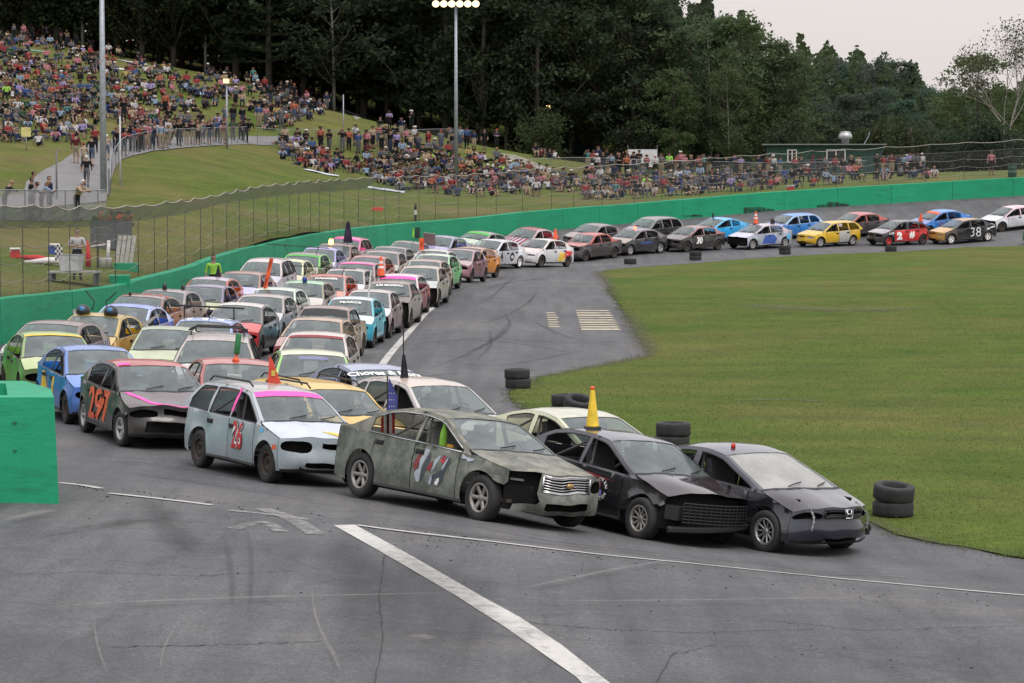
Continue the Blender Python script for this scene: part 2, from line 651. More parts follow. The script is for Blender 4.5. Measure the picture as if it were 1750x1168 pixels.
def strip(name, px, width, mat, off=0.010, fn=ground, taper=None, jit=0.0):
    P = crom([hit(u, v, fn) for u, v in px], 0.45)
    tg = np.gradient(P[:, :2], axis=0)
    tg /= np.linalg.norm(tg, axis=1)[:, None] + 1e-9
    nn = np.stack([-tg[:, 1], tg[:, 0]], 1)
    k = len(P)
    w = np.full(k, width / 2.0)
    if taper:
        w *= np.interp(np.linspace(0, 1, k), [0, 0.25, 0.75, 1], taper)
    w *= 1 + jit * rng.uniform(-1, 1, k)
    soft = mat in SOFT
    cols = (-1, -.5, 0, .5, 1) if soft else (-1, 1)
    V, fd = [], []
    for c_ in cols:
        row = P[:, :2] - nn * (w * c_)[:, None]
        V += [(x, y, z) for (x, y), z in zip(row, fn(row[:, 0], row[:, 1]) + off)]
        fd += list((1 - abs(c_)) * np.clip(np.minimum(np.arange(k), k - 1 - np.arange(k)) / (k * .3), 0, 1) * 1.3)
    Fs = [((q + 1) * k + i, (q + 1) * k + i + 1, q * k + i + 1, q * k + i) for q in range(len(cols) - 1) for i in range(k - 1)]
    me = newmesh(name, V, Fs, mat)
    if soft:
        me.attributes.new("fade", 'FLOAT', 'POINT').data.foreach_set("value", np.clip(fd, 0, 1).astype(np.float32))
    o = link(name, me)
    o["kind"] = "structure"
    return o


decal("road_marking", [(570, 899), (606, 898), (708, 954), (822, 1020), (888, 1056), (960, 1104), (1041, 1168), (1075, 1195), (1020, 1195), (984, 1158), (864, 1074), (780, 1020), (678, 960)], M_LINE)
strip("road_marking", [(610, 899), (720, 913), (950, 940.5), (1098, 956.5), (1247, 971), (1507, 997), (1750, 1019), (1850, 1028)], 0.085, M_LINE, 0.014)
strip("road_marking", [(101, 826), (140, 830), (173, 836)], 0.13, M_LINE)
strip("road_marking", [(187, 844), (270, 853), (362, 864)], 0.13, M_LINE)
strip("road_marking", [(390, 873), (450, 879), (530, 889)], 0.16, M_LINE_W)
strip("road_marking", [(448, 871), (500, 889), (540, 915)], 0.26, M_LINE_W, 0.016)
strip("road_marking", [(400, 905), (450, 893), (480, 910)], 0.2, M_LINE_W, 0.013)
strip("road_marking", [(640, 640), (673, 598), (721, 543), (750, 514), (787, 477), (807, 468.5)], 0.21, M_LINE)
strip("road_marking", [(690, 547), (720, 547)], 0.14, M_LINE_W)
# stretched painted lettering beyond the pit lane, read end-on as bars
for i in range(9):
    v = 531.5 + i * 4.0
    x0, x1 = 984 + i * 1.2, 1041 + i * 2.3
    strip("painted_lettering", [(x0, v), ((x0 + x1) / 2, v + 0.2), (x1, v)], 0.42 + 0.12 * (i % 3), M_LINE_Y, 0.012)
for i in range(7):
    v = 535.5 + i * 3.9
    strip("painted_lettering", [(934 + i * 0.6, v), (943 + i, v), (948 + i + (i * 37 % 5), v)], 0.46, M_LINE_Y, 0.012)

skids = [
    ([(700, 640), (790, 610), (850, 575), (880, 540)], .22), ([(690, 590), (800, 582), (900, 590), (1000, 608)], .25),
    ([(720, 560), (830, 552), (900, 520), (920, 495)], .2), ([(760, 610), (830, 590), (870, 560), (860, 530)], .18),
    ([(880, 470), (850, 500), (800, 530)], .2), ([(690, 615), (850, 625), (1000, 600), (1080, 598)], .22),
    ([(660, 650), (780, 640), (860, 640)], .25), ([(820, 500), (900, 480), (1000, 468)], .25),
    ([(900, 545), (980, 580), (1060, 590)], .2), ([(740, 520), (800, 490), (880, 462)], .2), ([(835, 560), (838, 590), (810, 622)], .18),
    ([(110, 800), (240, 812), (420, 838), (600, 868)], .28), ([(130, 790), (300, 800), (480, 830)], .22),
    ([(600, 880), (800, 915), (1100, 948), (1400, 985)], .3), ([(700, 880), (950, 925), (1250, 960), (1600, 1000)], .3),
    ([(1300, 985), (1500, 985), (1700, 1005)], .3), ([(250, 850), (290, 900), (330, 960)], .7), ([(380, 905), (395, 980), (398, 1060)], .12),
    ([(420, 900), (430, 960), (425, 1060)], .10), ([(190, 1106), (400, 1104), (560, 1098)], .05), ([(140, 910), (250, 890), (340, 880)], .35),
    ([(20, 925), (150, 905), (260, 885)], .3), ([(760, 1168), (770, 1060), (720, 975), (640, 925)], 1.5), ([(600, 1168), (640, 1050), (600, 950), (560, 910)], 1.0),
    ([(1605, 1050), (1640, 1048), (1683, 1051)], .05), ([(860, 1060), (1000, 1074), (1150, 1080)], .03),
    ([(1000, 430), (1150, 441), (1300, 436)], .25),
]
for px, w in skids:
    strip("tyre_mark", px, w, M_SKID, 0.018 + 0.0012 * skids.index((px, w)), taper=[0.2, 1, 1, 0.2], jit=0.25)
pales = [([(0, 1052), (180, 1040), (420, 1030), (640, 1025), (840, 1020)], .14), ([(850, 1022), (960, 1000), (1100, 972), (1180, 962)], .12),
         ([(850, 1020), (940, 1035), (1200, 1034), (1500, 1030), (1640, 1033)], .10), ([(160, 1060), (166, 1110), (185, 1168)], .04),
         ([(530, 1000), (545, 1080), (600, 1168)], .035), ([(545, 1095), (570, 1130), (585, 1168)], .04), ([(300, 1080), (280, 1120), (272, 1168)], .03),
         ([(0, 900), (60, 885), (100, 880)], .3), ([(690, 1100), (720, 1098), (735, 1105)], .25)]
for k, (px, w) in enumerate(pales):
    strip("pale_scratch", px, w, M_PALE, 0.06 + 0.0011 * k, taper=[0.3, 1, 1, 0.3], jit=0.3)

def crack(px, w):
    P = []
    for (a, b_) in zip(px[:-1], px[1:]):
        n = max(2, int(math.dist(a, b_) / 9))
        P += [(a[0] + (b_[0] - a[0]) * i / n + random.gauss(0, 1.2), a[1] + (b_[1] - a[1]) * i / n + random.gauss(0, .7)) for i in range(n)]
    strip("asphalt_crack", P, w * .75, M_CRACK, 0.008, jit=.5)


M_CRACK = plain("asphalt_crack", (0.030, 0.030, 0.031), .95)
for px, w in (([(0, 985), (150, 978), (330, 985), (520, 975)], .016), ([(190, 1106), (330, 1104), (560, 1097)], .022), ([(880, 1062), (1010, 1075), (1180, 1082), (1400, 1076)], .018), ([(120, 905), (220, 890), (360, 893)], .014),
              ([(1300, 1060), (1480, 1078), (1750, 1070)], .016), ([(640, 1168), (655, 1100), (648, 1010), (660, 940)], .014), ([(1120, 1168), (1150, 1120), (1230, 1100)], .014), ([(120, 790), (300, 792), (420, 800)], .016), ([(730, 585), (840, 578), (960, 588), (1080, 582)], .03)):
    crack(px, w)
M_SOIL = worn_paint("dusty_soil", (0.10, 0.088, 0.060), 0.50, 0.18, True, .65)
SOFT.append(M_SOIL)
for a_, b_ in ((0, 13), (12, 24), (23, 43)):
    strip("worn_verge", inf_px[a_:b_], .9 if a_ < 20 else .55, M_SOIL, 0.045, jit=.4)
for k, (px, w) in enumerate([([(1250, 520), (1420, 532), (1600, 528)], 2.6), ([(1240, 690), (1340, 686), (1420, 692)], .5)]):
    strip("worn_turf", px, w, M_SOIL, 0.050 + .001 * k, jit=.4)

# crumbs of tyre rubber and grit
mb = MB()
for _ in range(230):
    u, v = random.uniform(120, 1700), 0
    base = np.interp(u, [100, 600, 1000, 1500, 1750], [820, 885, 950, 1000, 1025])
    v = base + abs(random.gauss(0, 1)) * 14 + (random.uniform(0, 140) if random.random() < 0.25 else 0)
    if v > 1160:
        continue
    p = hit(u, v, ground)
    s = random.uniform(0.006, 0.017)
    mb.box((p[0], p[1], p[2] + s * 0.3), (s * random.uniform(1, 2.2), s, s * 0.7), random.uniform(0, 3))
o = mb.build("rubber_crumbs", plain("tyre_crumb", (0.02, 0.02, 0.02), 0.9))
tag(o, "black crumbs of tyre rubber strewn along the white line", kind="stuff")

# grass blades along the near infield
M_BLADE = NT("grass_blade")
_r = M_BLADE.n("NewGeometry").outputs["Random Per Island"]
M_BLADE.bsdf(M_BLADE.ramp(_r, [(0.0, (0.053, 0.090, 0.014)), (0.6, (0.082, 0.120, 0.023)), (1.0, (0.13, 0.13, 0.05))]), 0.9, spec=0.15)
M_BLADE = M_BLADE.m


def blades(name, pts, z, hmin, hmax, label):
    n = len(pts)
    th = rng.uniform(0, 2 * math.pi, n)
    h = rng.uniform(hmin, hmax, n)
    w = h * rng.uniform(0.16, 0.3, n)
    lx, ly = rng.normal(0, 0.5, n) * h, rng.normal(0, 0.5, n) * h
    dx, dy = np.cos(th) * w, np.sin(th) * w
    V = np.empty((n * 3, 3))
    V[0::3] = np.column_stack([pts[:, 0] - dx, pts[:, 1] - dy, z - 0.01])
    V[1::3] = np.column_stack([pts[:, 0] + dx, pts[:, 1] + dy, z - 0.01])
    V[2::3] = np.column_stack([pts[:, 0] + lx, pts[:, 1] + ly, z + h])
    me = bpy.data.meshes.new(name)
    me.vertices.add(n * 3)
    me.vertices.foreach_set("co", V.ravel())
    me.loops.add(n * 3)
    me.loops.foreach_set("vertex_index", np.arange(n * 3, dtype=np.int32))
    me.polygons.add(n)
    me.polygons.foreach_set("loop_start", np.arange(0, n * 3, 3, dtype=np.int32))
    me.polygons.foreach_set("loop_total", np.full(n, 3, np.int32))
    me.materials.append(M_BLADE)
    me.update()
    me.validate()
    tag(link(name, me), label, kind="stuff")


pp = []
ip = np.array(inf_poly)
while sum(len(a) for a in pp) < 90000:
    q = np.column_stack([rng.uniform(-1, 22, 60000), 40 + 75 * rng.uniform(0, 1, 60000) ** 1.7])
    q = q[np.abs(q[:, 0]) < q[:, 1] * 0.19]
    pp.append(q[inside(ip, q)])
pp = np.concatenate(pp)[:90000]
ed = np.array(inf_edge)
ed = ed[(ed[:, 1] < 125)]
eq = ed[rng.integers(0, len(ed), 9000)] + rng.normal(0, 0.13, (9000, 2))
blades("grass", np.concatenate([pp, eq]), ground(*np.concatenate([pp, eq]).T) + 0.03, 0.012, 0.04, "short mown green grass of the infield")
# rough grass along the top of the wall and on the bank
k = rng.integers(0, int(len(WL) * 0.8), 12000)
q = WL[k, :2] + WN[k] * (WALL_T * 0.5 + 0.05 + np.abs(rng.normal(0, 2.2, (12000, 1))))
blades("grass", q, hill(q[:, 0], q[:, 1]), 0.02, 0.06, "rough tufted grass along the top of the green wall")

# ------------------------------------------------------------------ green wall
def green_mat():
    t = NT("green_wall_paint")
    p = t.pos()
    n1 = t.noise(0.35, 5, 0.65, p)
    n2 = t.noise(3.5, 6, 0.75, p)
    n3 = t.noise(1.0, 5, 0.7, t.mapv(p, (0.7, 0.7, 4.5)))
    c = t.ramp(n1, [(0.3, (0.006, 0.235, 0.112)), (0.7, (0.014, 0.300, 0.150))])
    c = t.mix(0.5, c, t.ramp(n2, [(0.3, (0.80, 0.82, 0.82)), (0.62, (1, 1, 1))]), 'MULTIPLY')
    c = t.mix(t.ramp(n3, [(0.54, (0, 0, 0)), (0.72, (0.6, 0.6, 0.6))]), c, (0.012, 0.12, 0.066))
    t.bsdf(c, 0.6, bump=t.math('ADD', n2, n3), bump_s=0.4, bump_d=0.03, spec=0.3)
    return t.m


M_GREEN = green_mat()
wall = empty("track_wall", tuple(WL[len(WL) // 3]), "long bright green concrete wall curving round the outside of the track", "wall")
inv = wall.location.copy()
segs = list(range(0, len(WL) - 1, 5))
gz = ground(WL[:, 0], WL[:, 1])
for i0 in segs:
    i1 = min(i0 + 5, len(WL) - 1)
    V, Fs = [], []
    dz = random.uniform(-0.012, 0.012)
    dn = random.uniform(-0.012, 0.012)
    for j in range(i0, i1 + 1):
        p, n, tq = WL[j], WN[j], _tan[j]
        e = 0.012 * (1 if j == i0 else -1 if j == i1 else 0)
        px_, py_ = p[0] + tq[0] * e, p[1] + tq[1] * e
        zb, zt_ = min(gz[j], p[2] - WALL_H) - 0.25, p[2] + dz
        for off, zz in ((0.0 + dn - 0.04, zb), (0.0 + dn, zt_ - 0.03), (0.03 + dn, zt_), (WALL_T - 0.03, zt_), (WALL_T, zt_ - 0.03), (WALL_T, zb)):
            V.append((px_ + n[0] * off - inv.x, py_ + n[1] * off - inv.y, zz - inv.z))
    m = i1 - i0
    for j in range(m):
        for k in range(5):
            a = j * 6 + k
            Fs.append((a, a + 6, a + 7, a + 1))
    Fs.append(tuple(range(6)))
    Fs.append(tuple(m * 6 + k for k in range(5, -1, -1)))
    link("wall_panel", newmesh("wall_panel", V, Fs, M_GREEN), wall)
# black scuffs left on the far wall by cars
t_ = worn_paint("wall_scuff", (0.012, 0.03, 0.022), 0.52, 0.08)
for uc, vc, w_, h_ in ((1295, 359, 26, 7), (1425, 350, 22, 6), (1185, 368, 10, 3), (225, 520, 14, 10), (712, 398, 5, 13)):
    vv, ff = cdt([(uc + w_ * math.cos(a) * (1 + .25 * math.sin(3 * a)), vc + h_ * math.sin(a) * (1 + .3 * math.cos(2 * a))) for a in np.linspace(0, 6.2, 18)], (), 6, 4)
    dcol = np.array([p[0] / p[1] for p in WL])
    V = []
    for u, v in vv:
        tgt = (u - CX) / F
        j = int(np.argmin(np.abs(dcol - tgt)))
        q = at(u, v, WL[j, 1])
        p3 = WL[j] - np.array([WN[j][0], WN[j][1], 0]) * 0.07
        V.append((p3[0] - inv.x, p3[1] - inv.y, q[2] - inv.z))
    link("wall_scuff", newmesh("wall_scuff", V, ff, t_), wall)

# the hollow wall end in front
blk = empty("wall_end", (-7.8, 42.5, 0.85), "thick hollow green wall end standing nearest, beside the dashed white line", "wall")
zt0, zb0 = 2.30, 0.45
outer = [(-11, 40.95), (-6.43, 40.95), (-6.72, 42.5), (-7.35, 44.0), (-11, 44.4)]
inner = [(-11.0 + .02, 41.35), (-7.15, 41.35), (-7.55, 43.5), (-11 + .02, 43.9)]
mb = MB()
vv, ff = cdt(outer, [inner], 1.0)
mb.add([(x + 7.8, y - 42.5, zt0 - .85) for x, y in vv], ff)
for loop, flip, fl in ((outer, 1, 0.07), (inner, -1, 0.0)):
    n = len(loop)
    cx_, cy_ = -8.5, 42.6
    for i in range(n):
        a, b = loop[i], loop[(i + 1) % n]
        f2 = [(a[0] + (a[0] - cx_) * fl * .6, a[1] + (a[1] - cy_) * fl), (b[0] + (b[0] - cx_) * fl * .6, b[1] + (b[1] - cy_) * fl)]
        Q = [(f2[0][0] + 7.8, f2[0][1] - 42.5, zb0 - .85), (f2[1][0] + 7.8, f2[1][1] - 42.5, zb0 - .85), (b[0] + 7.8, b[1] - 42.5, zt0 - .85), (a[0] + 7.8, a[1] - 42.5, zt0 - .85)]
        mb.add(Q, [(0, 1, 2, 3)])
vv, ff = cdt(inner, (), 1.0)
mb.add([(x + 7.8, y - 42.5, zt0 - 1.6) for x, y in vv], ff)
mb.build("concrete_shell", M_GREEN, blk)
for zz in (1.95, 1.55, 1.12):
    m2 = MB()
    m2.box((-6.98 + 7.8, 40.93 - 42.5 - (zt0 - zz) * .03, zz - .85), (0.05, 0.03, 0.03))
    m2.build("anchor_bolt", plain("dark_green_metal", (0.01, 0.12, 0.07)), blk)

# ================================================================== CARS
def paint_mat(name, dust=0.35, gloss=0.35, chips=0.5, film=.5, dcol=(0.30, 0.26, 0.235), mottle=0.0, rvar=.4, coat=.45):
    """old car paint: the colour comes from each panel's own object colour; dust, chips and scrapes on top"""
    t = NT(name)
    oi = t.n("ObjectInfo")
    base = oi.outputs["Color"]
    ob = t.obj()
    off = t.n("VectorMath", operation='ADD')
    rv_ = t.n("CombineXYZ")
    t.link(t.math('MULTIPLY', oi.outputs["Random"], 37.0), rv_.inputs[0])
    t.link(t.math('MULTIPLY', oi.outputs["Random"], 11.0), rv_.inputs[2])
    t.link(ob, off.inputs[0])
    t.link(rv_.outputs[0], off.inputs[1])
    v = off.outputs[0]
    n1 = t.noise(2.2, 6, 0.65, v)
    n2 = t.noise(9, 6, 0.75, v)
    n3 = t.noise(4.0, 6, 0.75, t.mapv(v, (0.35, 1, 3.2)))
    n4 = t.noise(1.1, 5, 0.7, v)
    up = t.n("SeparateXYZ")
    t.link(t.n("NewGeometry").outputs["Normal"], up.inputs[0])
    flat = t.n("MapRange")
    flat.inputs[1].default_value = 0.1
    flat.inputs[2].default_value = 0.9
    flat.inputs[3].default_value = 0.22
    flat.inputs[4].default_value = 1.0
    t.link(up.outputs[2], flat.inputs[0])
    c = t.mix(t.math('MULTIPLY', flat.outputs[0], t.ramp(n1, [(0.28, (dust * .35,) * 3), (0.75, (dust,) * 3)])), base, dcol)
    c = t.mix(t.ramp(n4, [(0.50, (0, 0, 0)), (0.74, (chips * .8,) * 3)]), c, t.mix(0.72, c, (0.02, 0.019, 0.018)))
    if mottle:
        n5 = t.noise(3.2, 7, 0.72, v)
        c = t.mix(t.ramp(n5, [(0.42, (mottle,) * 3), (0.56, (0, 0, 0))]), c, (0.050, 0.060, 0.048))
        c = t.mix(t.ramp(n5, [(0.58, (0, 0, 0)), (0.74, (mottle * .8,) * 3)]), c, (0.27, 0.265, 0.22))
    c = t.mix(t.math('MULTIPLY', t.ramp(n2, [(0.63, (0, 0, 0)), (0.69, (1, 1, 1))]), chips), c, (0.07, 0.065, 0.06))
    c = t.mix(t.math('MULTIPLY', t.ramp(n3, [(0.61, (0, 0, 0)), (0.70, (1, 1, 1))]), chips * 0.8), c, (0.36, 0.34, 0.32))
    # road film low down on the body
    sp = t.n("SeparateXYZ")
    t.link(ob, sp.inputs[0])
    low = t.n("MapRange")
    low.inputs[1].default_value = 0.55
    low.inputs[2].default_value = 0.20
    low.inputs[3].default_value = 0.0
    low.inputs[4].default_value = film
    t.link(sp.outputs[2], low.inputs[0])
    c = t.mix(t.math('MULTIPLY', low.outputs[0], n1), c, (0.16, 0.14, 0.125))
    r = t.ramp(n1, [(0.3, (gloss,) * 3), (0.75, (min(1, gloss + rvar),) * 3)])
    t.bsdf(c, r, bump=n1, bump_s=0.22, bump_d=0.03, spec=0.5, Coat_Weight=coat, Coat_Roughness=0.05)
    return t.m


M_PAINT = paint_mat("old_car_paint", 0.27, 0.16, 0.5)
M_PAINT_MUD = paint_mat("mud_filmed_car_paint", 0.75, 0.50, 0.95, .4, (0.20, 0.20, 0.155), .7, coat=.08)
M_PAINT_BLK = paint_mat("scraped_glossy_paint", 0.06, 0.08, 0.25, .12, rvar=.22, coat=.7)
M_TYRE = plain("tyre_rubber", (0.022, 0.021, 0.021), 0.85, 0, 0.4)
M_BLACK = plain("black_plastic", (0.012, 0.012, 0.013), 0.6)
M_UNDER = plain("underbody_and_shade_black", (0.012, 0.0115, 0.011), 0.95, spec=0.1)
M_INT = plain("car_interior_cloth", (0.035, 0.034, 0.036), 0.9)
M_INTG = plain("car_interior_grey", (0.16, 0.155, 0.15), 0.85)
M_CHROME = plain("chromed_trim", (0.62, 0.62, 0.62), 0.22, 1.0, 0.15)
M_ALLOY = plain("dusty_alloy_wheel", (0.29, 0.275, 0.25), 0.5, 0.5)
M_STEEL = plain("rusty_steel_wheel", (0.060, 0.045, 0.038), 0.8, 0.2, 0.5)
M_WHITEP = plain("white_wheel_paint", (0.72, 0.71, 0.69), 0.5)
M_REDP = plain("red_wheel_paint", (0.42, 0.02, 0.02), 0.5)


def glass_mat(name, body, alpha, dusty):
    t = NT(name)
    v = t.obj()
    n1 = t.noise(1.6, 5, 0.65, v)
    n2 = t.noise(7, 5, 0.75, v)
    d = t.bsdf(t.ramp(n1, [(0.3, tuple(c * .75 for c in body)), (0.7, body)]), t.ramp(n2, [(0.35, (0.06,) * 3), (0.8, (0.30 + dusty * .3,) * 3)]), spec=0.7)
    tr = t.n("BsdfTransparent")
    tr.inputs[0].default_value = (0.75, 0.83, 0.80, 1)
    mx = t.n("MixShader")
    a = t.math('ADD', t.math('MULTIPLY', n1, 0.55), alpha - 0.27)
    t.link(a, mx.inputs[0])
    t.link(tr.outputs[0], mx.inputs[1])
    t.link(d.outputs[0], mx.inputs[2])
    t.link(mx.outputs[0], t.out.inputs[0])
    return t.m


M_GLASS = glass_mat("dusty_sky_tinted_windscreen", (0.16, 0.195, 0.195), 0.62, 0.15)  # teal body colour mixes dust film with painted sky reflection
M_GLASS_D = glass_mat("thickly_dusted_windscreen", (0.34, 0.335, 0.32), 0.88, 0.8)
M_LAMP = glass_mat("headlamp_lens", (0.5, 0.5, 0.5), 0.5, 0.1)


def flat_mat(name, color, rough=0.6):
    return plain("print_" + name, color, rough, 0, 0.12, 9)


INK = dict(white=(0.78, 0.77, 0.74), black=(0.015, 0.015, 0.016), red=(0.50, 0.025, 0.03), orange=(0.62, 0.11, 0.04), pink=(0.85, 0.09, 0.40),
           blue=(0.04, 0.10, 0.38), yellow=(0.70, 0.48, 0.06), green=(0.08, 0.38, 0.06), purple=(0.22, 0.18, 0.55), ltblue=(0.10, 0.42, 0.72))

# ------------------------------------------------------------------ body types: outline of the upper edge (distance back from the nose, height)
TYPES = {
    'sedan': dict(L=4.62, W=1.76, wb=2.70, fo=0.92, r=0.315, top=[(0, .62), (.30, .69), (1.12, .92), (1.22, .945), (2.0, 1.34), (2.45, 1.385), (2.95, 1.38), (3.35, 1.32), (3.98, 1.02), (4.5, .97), (4.62, .93)],
                  belt=(.88, .97), k=(1.20, 2.02, 3.25, 4.0), sd=(1.38, 2.42, 3.36), win=[(1.30, 2.38), (2.46, 3.42)]),
    'compact': dict(L=4.40, W=1.71, wb=2.64, fo=0.88, r=0.30, top=[(0, .60), (.28, .68), (1.0, .90), (1.1, .93), (1.95, 1.34), (2.4, 1.39), (2.85, 1.375), (3.25, 1.30), (3.85, 1.02), (4.28, .98), (4.4, .94)],
                    belt=(.87, .97), k=(1.08, 1.97, 3.15, 3.88), sd=(1.30, 2.36, 3.22), win=[(1.20, 2.32), (2.40, 3.30)]),
    'wagon': dict(L=4.50, W=1.70, wb=2.62, fo=0.87, r=0.31, top=[(0, .60), (.28, .68), (1.12, .91), (1.22, .94), (1.98, 1.355), (2.4, 1.415), (3.0, 1.425), (3.75, 1.405), (3.95, 1.355), (4.36, 1.00), (4.42, .92), (4.5, .88)],
                  belt=(.89, .96), k=(1.20, 2.02, 3.85, 4.38), sd=(1.34, 2.36, 3.22), win=[(1.26, 2.32), (2.40, 3.17), (3.26, 4.05)]),
    'low_wagon': dict(L=4.50, W=1.68, wb=2.62, fo=0.87, r=0.30, top=[(0, .60), (.28, .68), (1.05, .89), (1.15, .92), (1.90, 1.27), (2.3, 1.33), (3.0, 1.34), (3.75, 1.32), (3.95, 1.27), (4.36, .95), (4.42, .88), (4.5, .84)],
                      belt=(.87, .93), k=(1.13, 1.94, 3.85, 4.38), sd=(1.32, 2.34, 3.22), win=[(1.22, 2.30), (2.38, 3.17), (3.26, 4.05)]),
    'hatch': dict(L=4.12, W=1.70, wb=2.58, fo=0.85, r=0.305, top=[(0, .62), (.28, .70), (1.0, .92), (1.1, .95), (1.82, 1.36), (2.2, 1.42), (2.8, 1.42), (3.4, 1.36), (3.98, 1.02), (4.05, .9), (4.12, .86)],
                  belt=(.91, 1.0), k=(1.08, 1.85, 3.42, 4.0), sd=(1.28, 2.30, 3.12), win=[(1.18, 2.26), (2.34, 3.08), (3.16, 3.66)]),
    'coupe': dict(L=4.44, W=1.75, wb=2.65, fo=0.92, r=0.318, top=[(0, .60), (.25, .66), (.98, .88), (1.1, .92), (2.05, 1.305), (2.45, 1.36), (2.85, 1.345), (3.3, 1.25), (3.98, 1.03), (4.32, .99), (4.44, .93)],
                  belt=(.87, .98), k=(1.06, 2.06, 3.15, 4.0), sd=(1.30, 2.58, 3.24), win=[(1.22, 2.52), (2.64, 3.30)]),
    'suv': dict(L=4.52, W=1.79, wb=2.64, fo=0.90, r=0.35, top=[(0, .78), (.25, .88), (1.08, 1.08), (1.18, 1.12), (1.85, 1.54), (2.3, 1.63), (3.0, 1.64), (3.85, 1.60), (4.05, 1.53), (4.38, 1.12), (4.45, 1.0), (4.52, .95)],
                belt=(1.06, 1.12), k=(1.16, 1.88, 3.9, 4.40), sd=(1.34, 2.34, 3.2), win=[(1.24, 2.30), (2.38, 3.16), (3.24, 4.08)]),
    'boxy': dict(L=4.75, W=1.74, wb=2.70, fo=0.90, r=0.32, top=[(0, .72), (.12, .84), (1.25, .95), (1.42, .97), (2.0, 1.36), (2.35, 1.41), (2.9, 1.41), (3.22, 1.37), (3.62, 1.02), (4.65, .95), (4.75, .92)],
                 belt=(.93, .96), k=(1.42, 2.03, 3.2, 3.66), sd=(1.48, 2.42, 3.26), win=[(1.50, 2.38), (2.46, 3.30)]),
    'big': dict(L=5.06, W=1.86, wb=2.94, fo=1.00, r=0.338, top=[(0, .66), (.32, .75), (1.3, .965), (1.42, .99), (2.22, 1.38), (2.7, 1.435), (3.2, 1.43), (3.66, 1.36), (4.34, 1.06), (4.95, 1.01), (5.06, .96)],
                belt=(.93, 1.02), k=(1.40, 2.25, 3.56, 4.36), sd=(1.55, 2.66, 3.66), win=[(1.52, 2.62), (2.70, 3.80)]),
}


